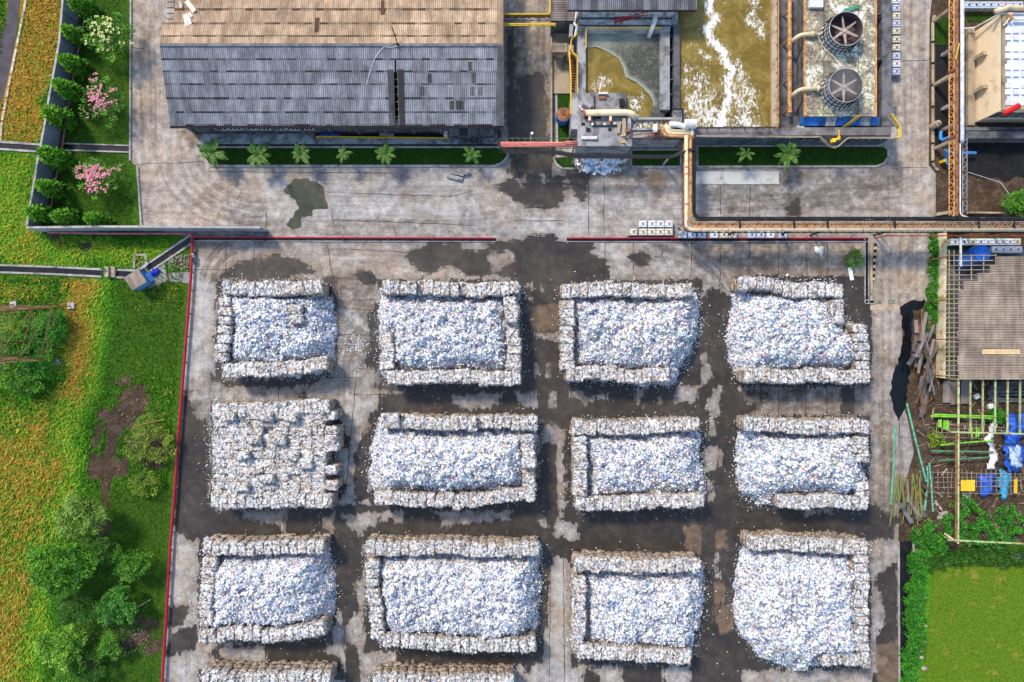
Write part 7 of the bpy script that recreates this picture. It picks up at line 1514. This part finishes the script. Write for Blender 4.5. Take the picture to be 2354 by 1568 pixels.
for a, c in zip(q[:-1], q[1:]):
    for k in range(3): p = a.lerp(c, (k + .5) / 3); s = MB(); s.beam((p.x, p.y, 0), (p.x, p.y, .5), .14); s.build('support', P_rust, t)
mb = MB()
for (x0, y0, x1, y1) in ((301, -60, 299, 370), (316, 384, 325, 520)):
    a, c = W(x0, y0, .1), W(x1, y1, .1); n = int((c - a).length / 2)
    for k in range(n): mb.beam(a.lerp(c, k / n), a.lerp(c, (k + .985) / n), .24, .2 + E())
one(mb, 'kerb', P_kerb, 'pale kerb between the garden and the left road', 'kerb', W(300, 100), kind='structure')
drain([(-60, 333), (0, 335), (102, 342)], .75, 'straight ditch left of the slate grey wall'); drain([(148, 338), (298, 343)], .75, 'ditch through the garden', ew=.2)
drain([(-60, 614), (0, 618), (120, 622), (236, 628)], .75, 'long ditch at the left edge'); drain([(262, 629), (316, 631), (348, 612), (442, 549)], .8, 'ditch slanting up to the corner of the yard')
tag(grid_sheet('road', [(24, -60), (50, -60), (47, 0), (37, 82), (22, 160), (-2, 255), (-60, 330), (-60, 180), (-10, 110), (15, 50)], .5, .0, None, paint('old_asphalt', (.085, .075, .10), (.05, .045, .055), .6), zf=lambda X, Y: .01 + 0 * X), 'old purple grey asphalt road at the upper left corner', 'road', kind='structure')
mb = MB(); P = WP([(66, -40), (60, 0), (44, 82), (25, 175), (5, 282), (1, 325)], .1)
for a, c in zip(P[:-1], P[1:]):
    n = int((c - a).length / 1.5)
    for k in range(n): mb.beam(a.lerp(c, k / n), a.lerp(c, (k + R.uniform(.8, .98)) / n), .3, .2 + E())
one(mb, 'kerb', paint('white_kerb', (.62, .56, .46), (.35, .25, .14)), 'broken whitish kerb along the upper left road', 'kerb', P[0], kind='structure')
# conifers
def conifer_mesh(seed):
    st_ = R.getstate(); R.seed(seed); b = MB()
    for k in range(150):
        t = R.random() ** .85; z = .25 + t * 4.7; r = 1.12 * (1 - t) ** .62 * R.uniform(.55, 1.0) + .06; a = R.uniform(0, 6.283); c = Vector((r * math.cos(a), r * math.sin(a), z)); base = .25 + .55 * t + R.uniform(-.2, .2)  # leaf tone rises with height: sunlit tips put into the colour
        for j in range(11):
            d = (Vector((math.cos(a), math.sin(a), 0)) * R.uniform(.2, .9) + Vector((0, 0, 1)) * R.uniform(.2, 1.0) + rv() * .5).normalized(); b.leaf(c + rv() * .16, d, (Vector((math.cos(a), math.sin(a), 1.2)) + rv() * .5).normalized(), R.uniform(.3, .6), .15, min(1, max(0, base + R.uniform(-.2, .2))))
    R.setstate(st_); return b
CM = []
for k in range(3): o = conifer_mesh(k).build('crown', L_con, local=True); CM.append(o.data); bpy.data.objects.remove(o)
for i, (x, y, s) in enumerate(((212, 32, 1.0), (192, 96, .85), (192, 164, .95), (182, 222, 1.0), (165, 284, 1.1), (155, 374, 1.1), (142, 442, .95), (122, 500, 1.0), (176, 508, .95), (242, 511, .85))):
    g = W(x, y); t = thing('conifer', 'plume shaped bright conifer in the row along the slate grey wall' if i < 8 else ('conifer standing between the row end and the kerb, %s one' % ('left' if i == 8 else 'smallest, right')), 'conifer', g, 'conifers along the slate grey wall' if i < 8 else None)
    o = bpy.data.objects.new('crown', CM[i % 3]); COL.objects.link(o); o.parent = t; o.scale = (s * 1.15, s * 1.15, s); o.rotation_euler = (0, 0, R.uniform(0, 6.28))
    b = MB(); b.tube([(0, 0, 0), (0, 0, 2.5 * s)], [.12, .05], 7); b.build('trunk', P_trunk, t, local=True)
def blossom_tree(label, x, y, h, rx, ry, nc, fm, nf, fs=.22, green=26, bare=0):
    c = W(x, y, h); t = thing('flowering_tree', label, 'tree', (c.x, c.y, 0)); b = MB(); b.tube([(c.x, c.y, -.05), (c.x, c.y, h * .6)], [.18, .12], 8)
    for k in range(16):
        a = R.uniform(0, 6.28); q = R.uniform(.5, .95); m = Vector((c.x + math.cos(a) * rx * q * .5, c.y + math.sin(a) * ry * q * .5, h * .85)); b.tube([(c.x, c.y, h * .55), m, m + Vector((math.cos(a + R.uniform(-.5, .5)) * rx * q * .5, math.sin(a) * ry * q * .5, .3))], [.07, .05, .02], 5)
    b.build('trunk', paint('grey_branches', (.26, .21, .17), (.14, .1, .08)), t)
    b = MB(); crown(b, c, rx, ry, 1.0, nc, green, .26, .5); b.build('crown', L_mid, t)
    f = MB()
    for k in range(nf):
        a = R.uniform(0, 6.28); q = R.random() ** .7 * (.82 + .28 * math.sin(3 * a + x) + .16 * math.sin(5 * a + y)); p = Vector((c.x + math.cos(a) * rx * q, c.y + math.sin(a) * ry * q, h + .9 * math.sqrt(max(0, 1 - min(1, q * q))) + R.uniform(.05, .3)))
        for j in range(7): d = rv(); d.z = abs(d.z) * .5; f.leaf(p + d * .06, d.normalized(), Vector((0, 0, 1)), fs, fs * .8)
    tag(f.build('blossoms', fm, t), kind='stuff')
blossom_tree('large dark tree dotted with pale yellow blossom by the slate wall', 247, 84, 3.2, 3.2, 3.0, 64, P_lemon, 70, .15, 30)
blossom_tree('pink flowering tree in the upper garden', 234, 232, 2.6, 2.9, 3.5, 34, P_pink_, 85, .16, 24)
blossom_tree('densely pink flowering tree below the garden ditch', 226, 408, 2.4, 3.0, 2.6, 38, P_pink_, 150, .17, 24)
# trees of the lower lawn
tree('pale green round tree, uppermost in the lower left clump', 186, 1188, 4.0, 3.3, 2.5, 1.8, leafmat('pale_leaves', (.04, .09, .012), (.13, .25, .03), (.34, .48, .10)), 95, 36, .26)
tree('largest dark green tree in the lower left clump', 142, 1302, 4.6, 4.4, 3.3, 2.2, leafmat('rich_leaves', (.012, .06, .005), (.055, .20, .012), (.20, .44, .03)), 190, 40, .28, cr=.6)
tree('tree behind the largest one, at its right shoulder', 225, 1265, 3.4, 2.6, 2.2, 1.4, L_dark, 60, 34, .25)
tree('small star shaped tree right of the largest tree', 302, 1298, 2.6, 2.6, 1.9, 1.2, L_mid, 50, 34, .24); tree('round tree beside the long fallen stick', 268, 1394, 3.0, 2.7, 2.6, 1.4, leafmat('fresh_leaves', (.015, .07, .008), (.05, .20, .02), (.14, .38, .05)), 70, 36, .25)
tree('dull green tree between the largest tree and the round one', 180, 1400, 3.2, 3.0, 2.0, 1.3, L_dark, 50, 34, .25); tree('light green tree near the lower left corner', 142, 1488, 3.4, 3.0, 2.6, 1.6, leafmat('lime_leaves', (.03, .10, .008), (.12, .30, .02), (.32, .56, .07)), 100, 36, .26)
tree('small green tree right of the light green tree', 254, 1486, 2.0, 1.8, 1.7, 1.0, L_mid, 34, 32, .22); tree('small tree at the bottom edge of the lower left clump', 160, 1556, 2.4, 2.0, 1.6, 1.1, L_mid, 36, 32, .22)
tree('dark tree with sparse leaves beside the small bottom tree', 205, 1530, 2.2, 2.2, 2.0, 1.0, L_dark, 40, 30, .22)
tree('yellowish green spreading tree at the dirt patch', 342, 1016, 1.8, 3.5, 3.0, 1.0, L_yel, 90, 30, .2, cr=.6); tree('yellowish sapling below the dirt patch', 332, 1112, 1.5, 1.9, 1.7, .8, L_yel, 26, 28, .2)
for i, (x, y, rx, ry) in enumerate(((48, 762, 3.2, 2.4), (104, 775, 2.8, 2.2), (18, 800, 2.4, 2.2), (70, 800, 2.6, 2.2), (30, 850, 3.4, 2.6), (92, 840, 2.2, 1.6), (62, 880, 2.2, 1.6), (120, 745, 2.0, 1.5))):
    tree(('bush under the upper arm of the pylon', 'bush at the right of the pylon thicket', 'bush cut by the left edge under the pylon', 'bush in the middle of the pylon thicket', 'largest dark bush below the pylon legs', 'bush beside the lower pylon leg', 'lowest bush of the pylon thicket', 'small bush nearest the upper pylon foot')[i], x, y, 1.4, rx, ry, 1.1, (L_mid, L_vine)[i % 2], 46, 32, .25, 'shrub', 'shrub', trunk=False)
plank('long pale fallen stick by the round tree', 'fallen_stick', 'stick', W(276, 1420, .3), W(346, 1378, .3), .12, P_contan, .1); plank('orange brown fallen branch above the yellowish tree', 'fallen_stick', 'stick', W(312, 978, .25), W(378, 964, .25), .1, P_rustor, .1)
# pylon
py = thing('pylon', 'rusty lattice pylon whose legs rise out of the left edge', 'pylon', W(85, 765)); F = [W(166, 703), W(134, 832), W(8, 840), W(34, 700)]; top = W(85, 766); top = Vector((top.x, top.y, 34))
P_py = paint('pylon_rust', (.32, .15, .08), (.18, .08, .05), 1.0)
for f in F: b = MB(); b.beam(f, f.lerp(top, .9), .15); b.build('leg', P_py, py)
b = MB()
for i in range(4):
    A, B = F[i], F[(i + 1) % 4]
    for (s, e) in ((.0, .10), (.10, .2), (.2, .3), (.3, .42), (.42, .55), (.55, .7), (.7, .85)):
        b.beam(A.lerp(top, s), B.lerp(top, e), .05); b.beam(B.lerp(top, s), A.lerp(top, e), .05); b.beam(A.lerp(top, e), B.lerp(top, e), .055)
        m = A.lerp(top, e).lerp(B.lerp(top, e), .5); b.beam(m, A.lerp(top, (s + e) / 2), .04); b.beam(m, B.lerp(top, (s + e) / 2), .04)
b.build('bracing', P_py, py)
for f in F: b = MB(); b.box((f.x, f.y), .9, .9, 0, .4); b.build('footing', P_kerb, py)
# hut, pump, gate, pit
ht = thing('pump_hut', 'small tilted hut with corrugated roof and blue side over the ditch', 'hut', W(312, 645)); zh = 2.4
A, B, C_, D_ = W(286, 639, zh), W(319, 619, zh), W(337, 647, zh), W(304, 668, zh); b = MB(); up = Vector((0, 0, .25)); b.corr(A + up, B - A, (D_ - A) - up, .2, .03, .8); b.build('roof', RM_brown, ht)
b = MB(); c = (A + B + C_ + D_) / 4; f = .9
Q = [c + (p - c) * f for p in (D_, C_, B, A)]; b.prism([(p.x, p.y) for p in Q], 0, zh - .15); b.build('wall', paint('blue_hut_wall', (.10, .28, .55), (.06, .12, .24), .8), ht)
b = MB(); a = C_ + Vector((.25, 0, -.5)); b.corr(a, B + Vector((.6, -.6, -.5)) - a, Vector((.5, .35, -.2)), .2, .03, .5); b.build('side_sheet', P_blue, ht)
b = MB(); a = W(322, 621, 2.0); b.corr(a, W(337, 612, 2.0) - a, Vector((.35, .6, .1)), .2, .02, 2); b.build('awning', P_white, ht)
tarp('tarpaulin', 'crumpled deep blue tarpaulin on the slab beside the hut', 'tarpaulin', [(345, 627), (352, 619), (366, 619), (367, 629), (358, 636), (349, 637)], .1, paint('deep_blue_tarp', (.008, .03, .55), (.005, .015, .25), .9), .55, st=.15, seed=21)
mb = MB(); q = bend([W(337, 598, .5), W(329, 600, .9), W(328, 609, .9), W(336, 619, .7), W(343, 629, .6)], .6); mb.tube(q, .11, 8); one(mb, 'suction_hose', paint('olive_hose', (.25, .28, .12), (.12, .25, .3)), 'olive hose curving from the square pit to the pump', 'hose', q[0])
pu = thing('pump', 'small orange pump at the end of the olive hose', 'pump', W(344, 630)); b = MB(); c = W(344, 630, .5); b.cyl(c, .22, .1, .6, 12); b.cyl(c, .3, .25, .32, 12); b.build('housing', paint('orange_pump', (.60, .25, .08), (.4, .15, .06)), pu); b = MB(); b.box((c.x, c.y), .6, .45, 0, .12); b.build('base', P_steel, pu)
mb = MB()
for a, c in (((309, 586), (336, 586)), ((336, 586), (336, 611)), ((309, 586), (309, 617))): mb.beam(W(*a, .12), W(*c, .12), .28, .26)
one(mb, 'pit_wall', P_kerb, 'concrete rim of the square green pit above the hut', 'pit wall', W(322, 586)); mb = MB(); mb.rb(311, 588, 334, 612, -.01, .012); one(mb, 'pit_water', paint('green_pit', (.02, .05, .01), (.008, .02, .008)), 'dark green water in the square pit', 'water', W(322, 600), kind='structure')
mb = MB(); mb.prism(WP([(338, 628), (380, 602), (384, 646), (342, 664)]), 0, .05); mb.prism(WP([(388, 627), (436, 626), (434, 652), (388, 646)]), 0, .04); one(mb, 'pavement', P_con, 'concrete pads beside the hut and the crimson pipe', 'pavement', W(360, 635), kind='structure')
mb = MB()
for k in range(260): p = W(R.uniform(388, 436), R.uniform(585, 624), R.uniform(.02, .12)); s = R.uniform(.05, .16); mb.box((p.x, p.y), s, s * .8, 0, p.z + s * .6, R.uniform(0, 3))
for k in range(200): p = W(R.gauss(290, 34), R.gauss(1470, 22), .05); s = R.uniform(.05, .13); mb.box((p.x, p.y), s, s, 0, .06 + s * .5, R.uniform(0, 3))
for k in range(120): p = W(R.gauss(290, 32), R.gauss(1000, 70), .05); s = R.uniform(.05, .12); mb.box((p.x, p.y), s, s, 0, .06 + s * .5, R.uniform(0, 3))
one(mb, 'rubble', P_rock, 'scattered rubble and litter on the bare left ground', 'rubble', W(400, 600), kind='stuff')
sg = thing('sluice_gate', 'small sluice gate with green wheel across the long ditch', 'sluice gate', W(247, 626)); b = MB(); b.rb(240, 613, 249, 636, 0, .8); b.rb(253, 613, 263, 637, 0, .5); b.build('frame', P_contan, sg)
b = MB(); c = W(236, 622, .9); b.tube([Vector((c.x + .32 * math.cos(a), c.y + .42 * math.sin(a), .95)) for a in np.linspace(0, 6.283, 18)], .05, 6); b.beam(c, W(245, 622, .9), .08); b.build('wheel', P_green, sg)
# motorbike by the crimson pipe
mo = thing('motorbike', 'small dark motorbike parked beside the crimson pipe', 'motorbike', W(449.5, 595)); P_tyre = paint('black_rubber', (.02, .02, .02)); c = W(449.5, 595)
for y, nm in ((.62, 'wheel'), (-.62, 'wheel')):
    b = MB(); b.tube([Vector((c.x + R.uniform(-.01, .01), c.y + y + .27 * math.cos(a), .3 + .27 * math.sin(a))) for a in np.linspace(0, 6.283, 17)], .055, 6); w = b.build('wheel', P_tyre, mo); b = MB(); b.tube([(c.x - .06, c.y + y, .3), (c.x + .06, c.y + y, .3)], .16, 10); b.build('rim', P_steel, w)
b = MB(); b.hexa([(c.x - .09, c.y - .45, .35), (c.x + .09, c.y - .45, .35), (c.x + .13, c.y + .4, .35), (c.x - .13, c.y + .4, .35), (c.x - .1, c.y - .7, .68), (c.x + .1, c.y - .7, .68), (c.x + .16, c.y + .5, .75), (c.x - .16, c.y + .5, .75)]); b.build('body', paint('bike_blue', (.06, .16, .34), (.5, .5, .52), 3), mo)
b = MB(); b.hexa([(c.x - .11, c.y - .6, .7), (c.x + .11, c.y - .6, .7), (c.x + .12, c.y + .1, .74), (c.x - .12, c.y + .1, .74), (c.x - .09, c.y - .62, .8), (c.x + .09, c.y - .62, .8), (c.x + .1, c.y + .08, .84), (c.x - .1, c.y + .08, .84)]); b.build('seat', P_tyre, mo)
b = MB(); b.tube([(c.x - .36, c.y + .36, 1.0), (c.x - .1, c.y + .48, 1.02), (c.x + .1, c.y + .48, 1.02), (c.x + .36, c.y + .36, 1.0)], .025, 6); b.tube([(c.x, c.y + .48, 1.0), (c.x, c.y + .62, .32)], .04, 6); b.build('handlebar', P_steel, mo)
b = MB(); b.box((c.x, c.y + .56), .2, .16, .8, .98); b.build('headlight', P_white, mo)
mb = MB(); p = W(89, 520, .6); mb.box((p.x, p.y), .9, .6, 0, .7); mb.box((p.x, p.y), .7, .4, .7, .8); one(mb, 'meter_box', P_white, 'small white box in the grass left of the wall corner', 'box', (p.x, p.y, 0))
# ================================================================ grass blades
def grass():
    n = 120000; x = NR.uniform(-86, -43, n); y = NR.uniform(-52, 52, n)
    fld = ground_fields(x, y); yd = sdpoly(WP(YARD), x, y, 2); ok = (yd < -.5) & (fld['dirt'] < .55)
    for p, w in (([(-60, 333), (0, 335), (102, 342)], .8), ([(148, 338), (298, 343)], .8), ([(-60, 614), (0, 618), (236, 628), (316, 631), (348, 612), (442, 549)], .9), ([(30, -60), (30, 60), (0, 200), (-30, 250)], 1.2), ([(66, -40), (44, 82), (5, 282)], .35)): ok &= dline(WP(p), x, y) > w
    short = np.maximum(fld['deep'], 0)
    ok &= NR.uniform(0, 1, n) > short * .62
    x = x[ok]; y = y[ok]; fld = {k: v[ok] for k, v in fld.items()}; short = short[ok]; n = len(x)
    h = (.22 + .34 * fbm(x, y, 1.6, 3, 12)) * (1 - .65 * short) * NR.uniform(.6, 1.3, n); a = NR.uniform(0, 6.283, n); ln = NR.uniform(.5, 1.4, n) * h; w = NR.uniform(.05, .11, n) * (1 - .3 * short)
    dx, dy = np.cos(a), np.sin(a); b0 = np.stack([x - dy * w, y + dx * w, 0 * x - .02], -1); b1 = np.stack([x + dy * w, y - dx * w, 0 * x - .02], -1); t = np.stack([x + dx * ln, y + dy * ln, h], -1)
    V = np.stack([b0, b1, t], 1).reshape(-1, 3); F = np.arange(3 * n).reshape(-1, 3)
    noise = fbm(x, y, .9, 3, 21) - .5; dryness = np.clip(fld['dry'] * 1.0 + noise * .9 * (fld['dry'] > .1) - .12, 0, 1)
    dry = NR.uniform(0, 1, n) < dryness; tint = np.where(dry, NR.uniform(.72, 1, n), np.clip(.05 + .42 * fld['lush'] + .16 * (1 - fld['deep']) - .05 * fld['deep'] + NR.normal(.05, .08, n) + .2 * (fld['dry'] > .3), 0, .6))
    m = N('grass_blades'); mat = m.fin(m.ramp(m.attr('tint'), [(0, (.02, .06, .005)), (.25, (.05, .16, .010)), (.42, (.10, .34, .02)), (.6, (.36, .44, .04)), (.74, (.55, .40, .05)), (.88, (.52, .27, .03)), (1, (.60, .44, .14))]), .8, spec=.1)
    tag(np_mesh('grass', V, F, mat, face_attrs={'tint': tint}), 'rough green and dry orange grass blades on the left field', 'grass', kind='stuff')
grass()
